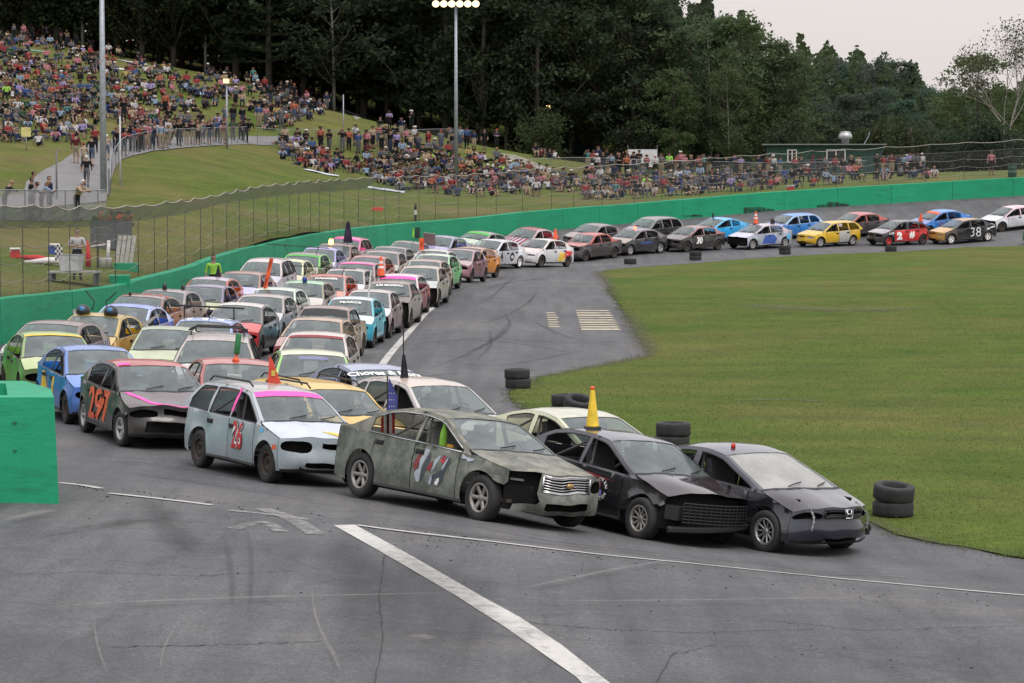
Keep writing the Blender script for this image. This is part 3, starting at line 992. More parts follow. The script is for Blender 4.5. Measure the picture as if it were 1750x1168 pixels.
class Body:
    def __init__(self, tp, dents=(), lod=1.0):
        self.__dict__.update(TYPES[tp])
        self.tp, self.lod = tp, lod
        s = np.linspace(0, self.L, 240)
        z = np.interp(s, [p[0] for p in self.top], [p[1] for p in self.top])
        ker = np.ones(11) / 11
        zp = np.pad(z, 5, mode='edge')
        self._s, self._z = s, np.convolve(zp, ker, 'valid')
        self.fa, self.ra = self.fo, self.fo + self.wb
        self.R = self.r + 0.065
        self.zl = 0.23 if tp != 'suv' else 0.30
        self.sf, self.sr = 0.44, self.L - 0.40
        self.dents = dents
        self.cr = None
        self.xmid = self.fo + self.wb / 2

    def zt(self, s):
        return np.interp(s, self._s, self._z)

    def zb(self, s):
        return np.interp(s, [self.k[0], self.k[3]], self.belt)

    def hw(self, s, z):
        s, z = np.asarray(s, float), np.asarray(z, float)
        L = self.L
        plan = 1 - 0.10 * np.clip((1.1 - s) / 1.1, 0, 1) ** 2 - 0.09 * np.clip((s - (L - 1.3)) / 1.3, 0, 1) ** 2
        zb = self.zb(s)
        v = 1 - 0.055 * np.clip((z - 0.56) / 0.40, -1, 1) ** 2
        h = self.W / 2 * plan * v
        up = np.clip(z - zb, 0, 1)
        h = h - 0.30 * up - 0.28 * up ** 2
        # soft character crease and flared arches
        h = h - 0.010 * np.exp(-((z - (zb - 0.16)) / 0.035) ** 2)
        for c in (self.fa, self.ra):
            d = np.sqrt((s - c) ** 2 + (z - self.r) ** 2)
            h = h + 0.022 * np.exp(-((d - self.R) / 0.07) ** 2) * (z < zb)
        return h

    def bulge(self, s):
        return np.interp(s, [0, self.sf, self.k[0], self.k[1], self.k[2], self.k[3], self.L], [.36, .36, .17, .06, -.05, -.12, -.10])

    def crown(self, s):
        return np.interp(s, [0, self.sf, self.k[0], self.k[1], self.k[2], self.k[3], self.L], [.05, .06, .035, .045, .045, .02, .04])

    def world(self, s, y, z):
        P = np.stack([self.xmid - np.asarray(s, float), np.asarray(y, float), np.asarray(z, float)], -1)
        for (dx, dy, dz, rad, ax, ay, az) in self.dents:
            d2 = (P[..., 0] - dx) ** 2 + (P[..., 1] - dy) ** 2 + (P[..., 2] - dz) ** 2
            w = np.exp(-d2 / (rad * rad))[..., None]
            P = P + w * np.array([ax, ay, az])
        if self.cr:
            am, ph = self.cr
            f = am * (.5 + .7 * np.clip(P[..., 0:1] - .6, 0, 1.3) * (P[..., 2:3] < 1.02))
            q = P[..., 0:1] * 11 + P[..., 1:2] * 7 + P[..., 2:3] * 9
            q2 = P[..., 0:1] * -6 + P[..., 1:2] * 13 + P[..., 2:3] * 5
            P = P + f * np.concatenate([np.sin(q + ph) * .6, np.sin(q2 + ph * 2) , np.sin(q * .7 + q2 * .6 + ph * 3)], -1)
        return P

    def side(self, sz, sgn, off=0.0):
        s, z = sz[:, 0], sz[:, 1]
        return self.world(s, sgn * (self.hw(s, z) + off), z)

    def topp(self, st, off=0.0):
        """upper surfaces: (s, t) with t across in -1..1"""
        s, t = st[:, 0], st[:, 1]
        z0 = self.zt(s)
        y = t * self.hw(s, z0)
        f = 1 - np.abs(t) ** 2.6
        return self.world(s - self.bulge(s) * f, y, z0 + self.crown(s) * f + off)

    def nose(self, tv, off=0.0, zlo=None):
        t, v = tv[:, 0], tv[:, 1]
        zlo = self.zl if zlo is None else zlo
        zt = float(self.zt(self.sf)) + 0.06 * (1 - np.abs(t) ** 2.6)
        z = zlo + (zt - zlo) * v
        b = np.interp(v, [0, .10, .24, .44, .54, .60, .86, 1], [.27, .37, .425, .435, .41, .375, .375, .36])
        s = self.sf - b * (1 - np.abs(t) ** 2.6)
        return self.world(s - off, t * self.hw(self.sf, np.minimum(z, self.zt(self.sf))), z)

    def tail(self, tv, off=0.0):
        t, v = tv[:, 0], tv[:, 1]
        z1 = float(min(self.zt(self.sr), self.zt(self.sr)))
        z = self.zl + 0.05 + (z1 - self.zl - 0.05) * v
        s = self.sr + 0.34 * (1 - np.abs(t) ** 3)
        return self.world(s + off, t * self.hw(self.sr, z), z)

    # ---- 2D outlines
    def arc(self, c, a0, a1, n=12):
        return [(c - self.R * math.cos(a), self.r + self.R * math.sin(a)) for a in np.linspace(a0, a1, n)]

    def panels(self):
        g = 0.009
        R, r, zl, sf, sr = self.R, self.r, self.zl, self.sf, self.sr
        a0 = math.asin((zl - r) / R)
        sd1, sd2, sd3 = self.sd
        zu = lambda s: float(min(self.zt(s), self.zb(s)))
        tops = lambda a, b, n=9: [(s, zu(s)) for s in np.linspace(a, b, n)]
        P = {}
        P['fender'] = [(sf + g, zl)] + self.arc(self.fa, a0, math.pi - a0) + [(sd1 - g, zl)] + tops(sd1 - g, sf + g)
        P['front_door'] = [(sd1 + g, zl), (sd2 - g, zl)] + tops(sd2 - g, sd1 + g, 4)
        c = self.ra
        am = math.pi - math.acos(max(-1, min(1, (sd3 - c) / R))) if abs(sd3 - c) < R else a0
        if sd3 > c - R * math.cos(a0):
            rd = [(sd2 + g, zl)] + self.arc(c, a0, max(am, a0 + .05), 7)
            qs = self.arc(c, am + 0.02, math.pi - a0, 9)
            P['rear_door'] = rd + [(sd3 - g, zu(sd3))] + tops(sd3 - g, sd2 + g, 4)
            P['quarter_panel'] = qs + [(sr - g, zl + .05)] + tops(sr - g, sd3 + g)
        else:
            P['rear_door'] = [(sd2 + g, zl), (sd3 - g, zl)] + tops(sd3 - g, sd2 + g, 4)
            P['quarter_panel'] = [(sd3 + g, zl)] + self.arc(c, a0, math.pi - a0) + [(sr - g, zl + .05)] + tops(sr - g, sd3 + g)
        # greenhouse frame with open side windows
        S = np.linspace(self.k[0] - .1, min(self.k[3] + .3, self.L - .1), 400)
        up = self.zt(S) > self.zb(S) + 0.004
        a, b = S[up][0], S[up][-1]
        zin = lambda s: np.minimum(np.minimum(self.zt(s) - .055, self.zt(np.maximum(s - .10, 0))), self.zt(np.minimum(s + .17, self.L)))
        frame = [(s, float(self.zb(s))) for s in np.linspace(a, b, 12)] + [(s, float(self.zt(s))) for s in np.linspace(b, a, 30)[1:-1]]
        holes = []
        for (w0, w1) in self.win:
            ss = np.linspace(w0, w1, 60)
            zi = zin(ss)
            ok = zi > self.zb(ss) + 0.05
            if not ok.any():
                continue
            ss = np.linspace(ss[ok][0], ss[ok][-1], 12)
            zi = zin(ss)
            holes.append([(s, float(self.zb(s)) + .022) for s in ss[::11]] + [(s, float(z)) for s, z in zip(ss[::-1], zi[::-1])])
        P['window_frame'] = frame
        return P, holes, (a, b)


_cdt_cache = {}


def ccdt(key, outer, holes, step, bstep):
    if key not in _cdt_cache:
        _cdt_cache[key] = cdt(outer, holes, step, bstep)
    return _cdt_cache[key]


def wheel_meshes(r):
    """tyre (axis y) and rims of several kinds for tyre radius r"""
    out = {}
    w = 0.20
    Rm = Matrix.Rotation(-math.pi / 2, 3, 'X')
    rr = r * 0.64
    mb = MB()
    prof = [(rr, -w * .44), (rr + .02, -w * .5), (r - .035, -w * .52), (r - .008, -w * .42), (r, -w * .3), (r - .006, -w * .05), (r, 0), (r, w * .3), (r - .008, w * .42), (r - .035, w * .52), (rr + .02, w * .5), (rr, w * .44)]
    mb.lathe(prof, 28, Rm, cap=False)
    mb.lathe([(rr, -w * .44), (rr * .98, -.02), (rr * .98, .02), (rr, w * .44)], 28, Rm, cap=False)
    out['tyre'] = mb.mesh("tyre", M_TYRE, True)

    def rim(n, mat, sw, dish=0.03, ring=0.03, spoke_t=0.02, back=True):
        for sgn in (1,):
            mb = MB()
            y0 = w * .40
            mb.lathe([(rr * 1.01, y0 - .06), (rr * 1.01, y0 + .012), (rr - ring, y0 + .008), (rr - ring, y0 - .05)], 28, Rm, cap=False)
            if n:
                hub = rr * 0.26
                mb.lathe([(hub * 1.05, y0 - .07), (hub, y0 - dish), (hub * .55, y0 - dish + .012), (0.001, y0 - dish + .014)], 14, Rm, cap=False)
                for k in range(n):
                    th = 2 * math.pi * k / n
                    c, s_ = math.cos(th), math.sin(th)
                    a0, a1 = hub * .8, rr - ring * .6
                    q = []
                    for (ra_, wd, yy) in ((a0, sw, y0 - dish), (a1, sw * 1.15, y0 - .004)):
                        for e in (-1, 1):
                            q.append((ra_ * c - e * wd / 2 * s_, yy, ra_ * s_ + e * wd / 2 * c))
                        for e in (-1, 1):
                            q.append((ra_ * c - e * wd / 2 * s_, yy - spoke_t * 1.5, ra_ * s_ + e * wd / 2 * c))
                    mb.add(q, [(0, 1, 5, 4), (0, 4, 6, 2), (1, 3, 7, 5), (2, 6, 7, 3)])
            else:
                mb.lathe([(rr - ring, y0 - .03), (rr * .72, y0 - .055), (rr * .55, y0 - .015), (rr * .30, y0 - .02), (rr * .26, y0 - .05), (.001, y0 - .05)], 20, Rm, cap=False)
                for k in range(5):
                    th = 2 * math.pi * k / 5
                    mb.box((rr * .42 * math.cos(th), y0 - .015, rr * .42 * math.sin(th)), (.02, .02, .02))
            mb.cur = 1
            if back:
                mb.lathe([(rr, y0 - .09), (.001, y0 - .09)], 20, Rm, cap=False)
            return mb.mesh("rim", None, True, [mat, M_UNDER])
    out['six'] = rim(6, M_ALLOY, r * .17)
    out['ten'] = rim(10, M_ALLOY, r * .10)
    out['twin'] = rim(10, plain("brushed_alloy_wheel", (0.36, 0.36, 0.37), 0.35, 0.7), r * .075)
    out['five'] = rim(5, plain("grey_alloy_wheel", (0.42, 0.41, 0.40), 0.45, 0.5), r * .22)
    out['steel'] = rim(0, M_STEEL, 0)
    out['white'] = rim(5, M_WHITEP, r * .26)
    out['whitesteel'] = rim(0, M_WHITEP, 0)
    out['red'] = rim(0, M_REDP, 0)
    return out


_wheels = {}


def text2d(txt, bold=0.0):
    cu = bpy.data.curves.new("lettering", 'FONT')
    cu.body = txt
    cu.size = 1.0
    cu.offset = bold
    cu.resolution_u = 3
    ob = bpy.data.objects.new("lettering", cu)
    COL.objects.link(ob)
    bpy.context.view_layer.update()
    me = bpy.data.meshes.new_from_object(ob.evaluated_get(bpy.context.evaluated_depsgraph_get()))
    V = np.array([v.co[:2] for v in me.vertices])
    Fs = [tuple(p.vertices) for p in me.polygons]
    bpy.data.objects.remove(ob)
    bpy.data.curves.remove(cu)
    bpy.data.meshes.remove(me)
    V = V - V.min(0)
    V = V / max(V[:, 1].max(), 1e-6)
    return V, Fs           # height 1, starts at 0


def mkcar(spec):
    """builds one car; returns its root"""
    tp = spec['type']
    lod = spec.get('lod', 1)
    sd_ = random.Random(spec['label'])
    dents = list(spec.get('dents', []))
    W_ = TYPES[tp]['W'] / 2
    Lh = TYPES[tp]['L'] / 2
    for _ in range(spec.get('ndent', 5)):
        sx = sd_.choice([-1, 1])
        dents.append((sd_.uniform(-Lh, Lh), sx * W_, sd_.uniform(.3, .9), sd_.uniform(.18, .42), sd_.uniform(-.04, .04), -sx * sd_.uniform(.02, .09), sd_.uniform(-.03, .03)))
    for _ in range(2):
        dents.append((Lh - .1, sd_.uniform(-.8, .8), sd_.uniform(.3, .8), sd_.uniform(.25, .45), -sd_.uniform(.03, .14), 0, sd_.uniform(-.06, .03)))
    dents.append((Lh - .7, sd_.uniform(-.6, .6), .85, .4, 0, 0, sd_.uniform(-.05, .05)))
    b = Body(tp, dents, lod)
    b.cr = (spec.get('crumple', .0055), sd_.uniform(0, 6))
    root = bpy.data.objects.new(spec.get('name', {'wagon': 'station_wagon', 'low_wagon': 'station_wagon', 'suv': 'suv', 'hatch': 'hatchback', 'coupe': 'coupe'}.get(tp, 'sedan')), None)
    COL.objects.link(root)
    root.empty_display_size = 0.2
    tag(root, spec['label'], 'car', 'old race cars lined up on the track')
    body = spec['body']
    g = lambda k, d=None: spec.get(k, d if d is not None else body)
    pm = spec.get('paint', M_PAINT)
    st = 0.10 if lod == 0 else 0.17 if lod == 1 else 0.26
    bs = 0.05 if lod == 0 else 0.09 if lod == 1 else 0.13

    def part(name, V, Fs, mat, color=None, parent=None, smooth=True):
        if color is not None:
            gm_ = sum(color[:3]) / 3
            color = tuple(max(0, min(.9, (gm_ + (x - gm_) * 1.18) * 1.08)) for x in color[:3])
        return link(name, newmesh(name, V, Fs, mat, smooth), parent or root, color=color)

    P, holes, (ga, gb) = b.panels()
    # sides
    for sgn in (1, -1):
        for nm, poly in P.items():
            ck = ''
            if nm == 'fender' and sgn in spec.get('torn_fender', ()):
                a1 = .80
                poly = [(b.sf + .009, .62), (b.sf + .10, .57), (b.fa - b.R * .86, .60)] + b.arc(b.fa, a1, math.pi - math.asin((b.zl - b.r) / b.R)) + poly[13:]
                ck = 'torn'
            vv, ff = ccdt((tp, nm + ck, lod), poly, holes if nm == 'window_frame' else [], st, bs if nm != 'window_frame' else min(bs, .07))
            V = b.side(vv, sgn)
            key = nm + ('_l' if sgn > 0 else '_r')
            colr = spec.get(key, spec.get(nm))
            if colr is None:
                colr = g('roof') if nm == 'window_frame' and 'frame' not in spec else spec.get('side', body)
                if nm == 'window_frame':
                    colr = spec.get('frame', colr)
            if colr == 0:
                continue
            jt = sd_.uniform(.86, 1.10) if lod else sd_.uniform(.92, 1.04)
            colr = tuple(min(1, x * jt) for x in colr)
            name = {'front_door': 'door', 'rear_door': 'door'}.get(nm, nm)
            if nm == 'rear_door' and tp in ('coupe',):
                name = 'rear_side_panel'
            o = part(name, V, [f if sgn < 0 else f[::-1] for f in ff], spec.get('mat_' + key, pm), colr)
            if name == 'door' and lod <= 1:
                s1 = b.sd[1] if nm == 'front_door' else b.sd[2]
                zz = float(b.zb(s1)) - .12
                q = b.side(np.array([[s1 - .14, zz]]), sgn)[0]
                m = MB()
                m.box(q + np.array([0, sgn * .012, 0]), (.16, .035, .03))
                m.box(q + np.array([.0, sgn * .003, -.005]), (.20, .02, .07))
                m.build('door_handle', M_BLACK, o)
        if lod <= 1:
            m = MB()
            for hh in holes:
                q3 = b.side(np.array(hh + hh[:1]), sgn, .003)
                m.tube([tuple(p) for p in q3], .011, 4, cap=False)
            m.build('window_seal', M_BLACK, root)
            m = MB()
            ss = np.linspace(b.fa + b.R + .02, b.ra - b.R - .02, 8)
            m.tube([tuple(p) for p in b.side(np.column_stack([ss, np.full(8, b.zl + .02)]), sgn, .004)], .028, 5)
            m.build('sill_strip', M_BLACK, root)
        if spec.get('chrome_trim'):
            m = MB()
            for w0, w1 in [(b.win[0][0], b.win[-1][1])]:
                ss = np.linspace(w0 + .02, w1 + .02, 16)
                zi = np.minimum(np.minimum(b.zt(ss) - .050, b.zt(np.maximum(ss - .095, 0))), b.zt(np.minimum(ss + .165, b.L)))
                zi = np.maximum(zi, b.zb(ss) + .012)
                m.tube([tuple(p) for p in b.side(np.column_stack([ss, zi]), sgn, .006)], .009, 5)
                m.tube([tuple(p) for p in b.side(np.column_stack([ss[[0, 5, 10, 15]], b.zb(ss[[0, 5, 10, 15]]) + .012]), sgn, .008)], .010, 5)
            m.build('window_trim', M_CHROME, root, True)

    # upper surfaces
    def patch(name, s0, s1, t0, t1, mat, color, off=0.0, ns=None, ntt=None, parent=None):
        ns = ns or max(2, int((s1 - s0) / (st * .8)) + 1)
        ntt = ntt or (9 if lod == 0 else 7 if lod == 1 else 5)
        S, T = np.meshgrid(np.linspace(s0, s1, ns), np.linspace(t0, t1, ntt), indexing='ij')
        V = b.topp(np.column_stack([S.ravel(), T.ravel()]), off)
        Fs = [(i * ntt + j, i * ntt + j + 1, (i + 1) * ntt + j + 1, (i + 1) * ntt + j) for i in range(ns - 1) for j in range(ntt - 1)]
        return part(name, V, Fs, mat, color, parent)

    k0, k1, k2, k3 = b.k
    if spec.get('hood', 1) != 0:
        hd = patch('hood', b.sf - .004, k0 - .01, -.985, .985, pm, g('hood'), ns=None if lod else 12, ntt=None if lod else 13)
    if spec.get('windscreen', 1):
        gm = spec.get('glass', M_GLASS)
        ws = patch('windscreen', k0 + .03, k1 - .02, -.925, .925, gm, None, -.008, **(dict(ns=9, ntt=21) if spec.get('text') else {}))
        if lod <= 1:
            for e in (-.42, .30):
                m = MB()
                q = b.topp(np.array([[k0 + .05, e], [k0 + .10, e + .2], [k0 + .15, e + .42]]), .018)
                m.tube([tuple(p) for p in q], .012 if lod else .010, 5)
                m.build('wiper', M_BLACK, ws)
    fr = g('frame', g('roof'))
    for e in (-1, 1):
        patch('pillar', k0, k1, *sorted((e * .925, e * .995)), pm, fr, 0, ntt=2)
        patch('pillar', k2, k3, *sorted((e * .90, e * .995)), pm, fr, 0, ntt=2)
    patch('cowl', k0 - .02, k0 + .035, -.985, .985, M_BLACK, None, 0.002, ns=2)
    patch('roof', k1 - .025, k2 + .02, -.99, .99, pm, g('roof'), 0.002)
    if spec.get('sunband'):
        bm = flat_mat('band_' + spec['sunband'], INK[spec['sunband']])
        patch('sun_strip', k1 - spec.get('bandw', .14), k1 - .012, -.93, .93, bm, None, 0.004, ns=3)
    if spec.get('roofband'):
        bm = flat_mat('band_' + spec['roofband'], INK[spec['roofband']])
        patch('roof_stripe', k1 - .02, k1 + .12, -.985, .985, bm, None, 0.007, ns=3)
    for (s0, s1, t0, t1, ink, nm) in spec.get('stripes', []):
        patch(nm, s0, s1, t0, t1, flat_mat(ink, INK[ink]), None, 0.008, ntt=4)
    patch('rear_window', k2 + .02, k3 - .03, -.90, .90, M_GLASS, None, -.006)
    if b.sr - k3 > .12:
        patch('trunk_lid', k3 - .03, b.sr, -.985, .985, pm, g('trunk', g('roof')), 0.0)
    elif b.sr > k3:
        patch('tailgate_edge', k3 - .03, b.sr, -.985, .985, pm, body, 0.0, ns=2)

    # nose and tail: metric plane so that the openings keep their shape
    hwf, hz = float(b.hw(b.sf, .5)), float(b.zt(b.sf)) + .03 - b.zl
    q = lambda t, v: (t * hwf, v * hz)
    no = []
    lens = []
    nose = spec.get('nose', 'derby')
    lamp_open = spec.get('lamps', 'open')
    tH = spec.get('lamp_t', (.52, .95))
    vH = spec.get('lamp_v', (.58, .88))
    if lamp_open != 'none':
        for e in (-1, 1):
            a, c_ = tH
            H = []
            for th in np.linspace(0, 2 * math.pi, 14, endpoint=False):
                ct, st2 = math.cos(th), math.sin(th)
                ct, st2 = math.copysign(abs(ct) ** .75, ct), math.copysign(abs(st2) ** .75, st2)
                H.append(q(e * ((a + c_) / 2 + (c_ - a) / 2 * ct), (vH[0] + vH[1]) / 2 + (vH[1] - vH[0]) / 2 * (.86 * st2 + .22 * ct)))
            no.append(H)
    gr = spec.get('grille', (.34, .73, .86))
    if gr:
        no.append([q(-gr[0], gr[1] + .02), q(-gr[0] * .9, gr[1]), q(gr[0] * .9, gr[1]), q(gr[0], gr[1] + .02), q(gr[0], gr[2]), q(-gr[0], gr[2])])
    low = spec.get('intake', (.48, .13, .28))
    if low:
        no.append([q(-low[0], low[1] + .04), q(-low[0] * .9, low[1]), q(low[0] * .9, low[1]), q(low[0], low[1] + .04), q(low[0] * .95, low[2]), q(-low[0] * .95, low[2])])
    out = [q(-1, 0), q(-.5, 0), q(0, 0), q(.5, 0), q(1, 0), q(1, .5), q(1, 1), q(.5, 1), q(0, 1), q(-.5, 1), q(-1, 1), q(-1, .5)]
    cut = spec.get('nose_cut')
    if cut:
        out = [q(*c_) for c_ in cut]
    nstep = 0.09 if lod == 0 else .14 if lod == 1 else .22
    if spec.get('bumper', 1):
        vv, ff = ccdt((tp, 'nose', lod, str(no), str(out)), out, no, nstep, nstep * .7)
        V = b.nose(vv / np.array([hwf, hz]))
        part('front_bumper', V, ff, pm, spec.get('bumpcol', body))
        if not cut and lod <= 1:
            T, Vv = np.meshgrid(np.linspace(-.99, .99, 11), np.array([-.02, .07]), indexing='ij')
            V = b.nose(np.column_stack([T.ravel(), Vv.ravel()]), .012)
            part('bumper_lip', V, [(i * 2, (i + 1) * 2, (i + 1) * 2 + 1, i * 2 + 1) for i in range(10)], M_BLACK)
    # black sheet painted as the shade behind the openings
    T, Vv = np.meshgrid(np.linspace(-.97, .97, 9), np.linspace(.02, .93, 4), indexing='ij')
    V = b.nose(np.column_stack([T.ravel(), Vv.ravel()]), -.16)
    part('cavity_shade_sheet', V, [(i * 4 + j, (i + 1) * 4 + j, (i + 1) * 4 + j + 1, i * 4 + j + 1) for i in range(8) for j in range(3)], M_UNDER)
    if lamp_open == 'lens':
        for e in (-1, 1):
            a, c_ = tH
            T, Vv = np.meshgrid(np.linspace(e * a, e * c_, 5), np.linspace(vH[0], vH[1], 3), indexing='ij')
            V = b.nose(np.column_stack([T.ravel(), Vv.ravel()]), -.02)
            part('headlight', V, [(i * 3 + j, (i + 1) * 3 + j, (i + 1) * 3 + j + 1, i * 3 + j + 1) for i in range(4) for j in range(2)], M_LAMP)
    if gr and spec.get('bars'):
        n, bmat = spec['bars']
        m = MB()
        for i in range(n):
            v = gr[1] + (gr[2] - gr[1]) * (i + .5) / n
            tt = np.linspace(-gr[0] * .98, gr[0] * .98, 7)
            m.tube([tuple(p) for p in b.nose(np.column_stack([tt, np.full(7, v)]), .004)], .011, 5)
        if spec.get('bar_frame', 1):
            for v in (gr[1], gr[2]):
                tt = np.linspace(-gr[0], gr[0], 7)
                m.tube([tuple(p) for p in b.nose(np.column_stack([tt, np.full(7, v)]), .006)], .016, 5)
            for e in (-1, 1):
                m.tube([tuple(p) for p in b.nose(np.array([[e * gr[0], gr[1]], [e * gr[0], gr[2]]]), .006)], .016, 5)
        m.build('grille', bmat, root, True)
    if spec.get('emblem') == 'oval':
        p = b.nose(np.array([[0., (gr[1] + gr[2]) / 2]]), .03)[0]
        m = MB()
        m.lathe([(.001, .014), (.05, .014), (.062, .006), (.062, -.01)], 18, Matrix.Rotation(math.pi / 2, 3, 'Y') @ Matrix.Diagonal((.62, 1, 1)), cap=False)
        o = m.build('badge', plain("tarnished_gold", (0.45, 0.30, 0.12), 0.4, 0.7), root, True)
        o.location = p
    if spec.get('emblem') == 'letter':
        p = b.nose(np.array([[0., (gr[1] + gr[2]) / 2]]), .035)[0]
        m = MB()
        for e in (-1, 1):
            m.tube([(0, e * .036, -.052), (0, e * .047, .052)], .011, 5)
        m.tube([(0, -.034, 0.0), (0, .034, 0.0)], .010, 5)
        m.tube([(0, -.066, -.062), (0, .066, -.062), (0, .080, .062), (0, -.080, .062), (0, -.066, -.062)], .007, 5)
        o = m.build('badge', M_CHROME, root, True)
        o.location = p
    T, Vv = np.meshgrid(np.linspace(-1, 1, 9), np.linspace(0, 1, 4), indexing='ij')
    V = b.tail(np.column_stack([T.ravel(), Vv.ravel()]))
    part('rear_bumper', V, [(i * 4 + j, i * 4 + j + 1, (i + 1) * 4 + j + 1, (i + 1) * 4 + j) for i in range(8) for j in range(3)], pm, spec.get('side', body))

    # floor and mechanical underside, cabin
    m = MB()
    xm = b.xmid
    m.box((0, 0, .27), (b.wb - 2 * b.R, b.W * .90, .14))
    m.box((xm - b.fa, 0, .42), (b.R * 2 + .1, b.W - .62, .34))
    m.box((xm - b.ra, 0, .42), (b.R * 2 + .1, b.W - .62, .34))
    for e in (-1, 1):
        for c_ in (b.fa, b.ra):
            m.box((xm - c_, e * (b.W / 2 - .34), b.r + b.R * .5 + .08), (b.R * 2.1, .02, b.R * 1.3))
        m.tube([(xm - b.fa, e * .3, b.r), (xm - b.fa, e * (b.W / 2 - .2), b.r)], .04, 5)
        m.tube([(xm - b.ra, e * .3, b.r), (xm - b.ra, e * (b.W / 2 - .2), b.r)], .04, 5)
    m.box((xm - .34, 0, .36), (.2, b.W * .62, .14))
    m.build('underbody', M_UNDER, root)
    m = MB()
    zb = float(b.zb(k0 + .5))
    m.box((xm - k0 - .22, 0, zb - .16), (.36, b.W * .80, .22))
    m.box((xm - (k2 + .25), 0, zb - .2), (.1, b.W * .74, .4))
    m.box((0, 0, .36), (b.wb - .6, b.W * .8, .03))
    m.build('dashboard', M_INT, root)
    for e in (1, -1):
        if lod >= 2 and e < 0:
            continue
        m = MB()
        xs = xm - (b.sd[0] + 1.02)
        m.box((xs + .22, e * .38, .55), (.50, .48, .16))
        m.box((xs - .08, e * .38, .90), (.13, .46, .62), M=Matrix.Rotation(-.2, 3, 'Y'))
        m.box((xs - .16, e * .38, 1.22), (.08, .24, .16))
        m.build('seat', spec.get('seatmat', M_INT), root)
    m = MB()
    zc = float(b.zt((k1 + k2) / 2)) - .05
    xb = xm - (b.sd[1] + .02)
    yb = float(b.hw(b.sd[1], zc)) - .12
    m.tube([(xb, -yb - .14, .4), (xb, -yb, zc), (xb, yb, zc), (xb, yb + .14, .4)], .024, 5)
    m.tube([(xb, -yb - .1, .6), (xb, yb, zc - .05)], .02, 5)
    m.tube([(xb, yb, zc), (xm - k3 + .1, yb, .7)], .02, 5)
    m.tube([(xb, -yb, zc), (xm - k3 + .1, -yb, .7)], .02, 5)
    m.build('roll_cage', spec.get('cagemat', M_INTG), root)
    if lod <= 1:
        m = MB()
        cw = Vector((xm - b.sd[0] - .42, .38, zb + .02))
        Mw = Matrix.Rotation(-1.1, 3, 'Y')
        ring = [tuple(cw + Mw @ Vector((.18 * math.cos(a), .18 * math.sin(a), 0))) for a in np.linspace(0, 2 * math.pi, 17)]
        m.tube(ring, .014, 5, cap=False)
        m.tube([ring[0], ring[8]], .012, 4)
        m.build('steering_wheel', M_BLACK, root, True)
    # wheels
    kr = round(b.r, 3)
    if kr not in _wheels:
        _wheels[kr] = wheel_meshes(kr)
    WM = _wheels[kr]
    rims = spec.get('rims', ('steel',) * 4)
    if isinstance(rims, str):
        rims = (rims,) * 4
    i = 0
    for c_ in (b.fa, b.ra):
        for e in (1, -1):
            w_ = link('wheel', WM['tyre'], root, (xm - c_, e * (b.W / 2 - .125), b.r))
            w_.rotation_euler = (0 if e > 0 else 0, 0, (0 if e > 0 else math.pi) + (spec.get('steer', 0) if c_ == b.fa else 0))
            link('rim', WM[rims[i]], w_)
            i += 1
    # mirrors
    for e in spec.get('mirrors', ()):
        p = b.side(np.array([[b.sd[0] + .1, float(b.zb(b.sd[0])) + .06]]), e)[0]
        m = MB()
        m.box(p + np.array([.0, e * .10, .03]), (.10, .20, .13))
        m.build('wing_mirror', pm, root, color=spec.get('mirrorcol', body))
    # lettering
    for it in spec.get('text', []):
        V2, F2 = text2d(it['t'], it.get('bold', .02))
        h = it['h']
        V2 = V2 * np.array([h * it.get('asp', 1), h])
        V2[:, 0] += V2[:, 1] * it.get('lean', 0)
        where = it['on']
        mt = flat_mat(it['ink'], INK[it['ink']])
        off = it.get('off', .013)
        if where in ('l', 'r'):
            sgn = 1 if where == 'l' else -1
            wdt = V2[:, 0].max()
            s = it['s'] - wdt / 2 + V2[:, 0] if sgn > 0 else it['s'] + wdt / 2 - V2[:, 0]
            V = b.side(np.column_stack([s, it['z'] + V2[:, 1]]), sgn, off)
            Fs = F2
        else:
            wdt = V2[:, 0].max()
            s = it['s'] - h * .9 + V2[:, 1] * .9
            hwid = b.hw(s, b.zt(s))
            tt = -(wdt / 2 - V2[:, 0]) / hwid + it.get('y', 0)
            V = b.topp(np.column_stack([s, tt]), off)
            Fs = F2
        part(it.get('name', 'lettering'), V, Fs, mt, smooth=False)
    for it in spec.get('poly', []):
        sgn = 1 if it['on'] == 'l' else -1
        vv, ff = cdt(it['p'], (), .14, .07)
        part(it.get('name', 'painted_patch'), b.side(vv, sgn, it.get('off', .005)), ff, flat_mat(it['ink'], INK[it['ink']]))
    for it in spec.get('tpoly', []):
        vv, ff = cdt(it['p'], (), .14, .07)
        part(it.get('name', 'painted_patch'), b.topp(vv, it.get('off', .006)), ff, flat_mat(it['ink'], INK[it['ink']]))
    if spec.get('roof_rack'):
        zr = float(b.zt(2.5)) + .05
        for e in (-1, 1):
            y = e * (float(b.hw(2.8, b.zt(2.8))) - .07)
            m = MB()
            m.tube([(xm - k1 - .12, y, zr - .02), (xm - k1 - .25, y, zr + .05), (xm - k2 + .15, y, zr + .05), (xm - k2 + .02, y, zr - .03)], .017, 5)
            m.build('roof_rail', M_BLACK, root, True)
        if spec['roof_rack'] == 'bars':
            for xx in (k1 + .15, k1 + .75):
                m = MB()
                y = float(b.hw(2.8, b.zt(2.8))) - .07
                m.tube([(xm - xx, -y - .05, zr + .07), (xm - xx, -y + .1, zr + .15), (xm - xx, y - .1, zr + .15), (xm - xx, y + .05, zr + .07)], .02, 5)
                m.build('roof_bar', M_BLACK, root, True)


    return root, b


def pose(root, x, y, heading):
    """stands the car on the track; heading 0 = towards the camera, positive = towards the right of the picture"""
    return (math.sin(heading), -math.cos(heading))


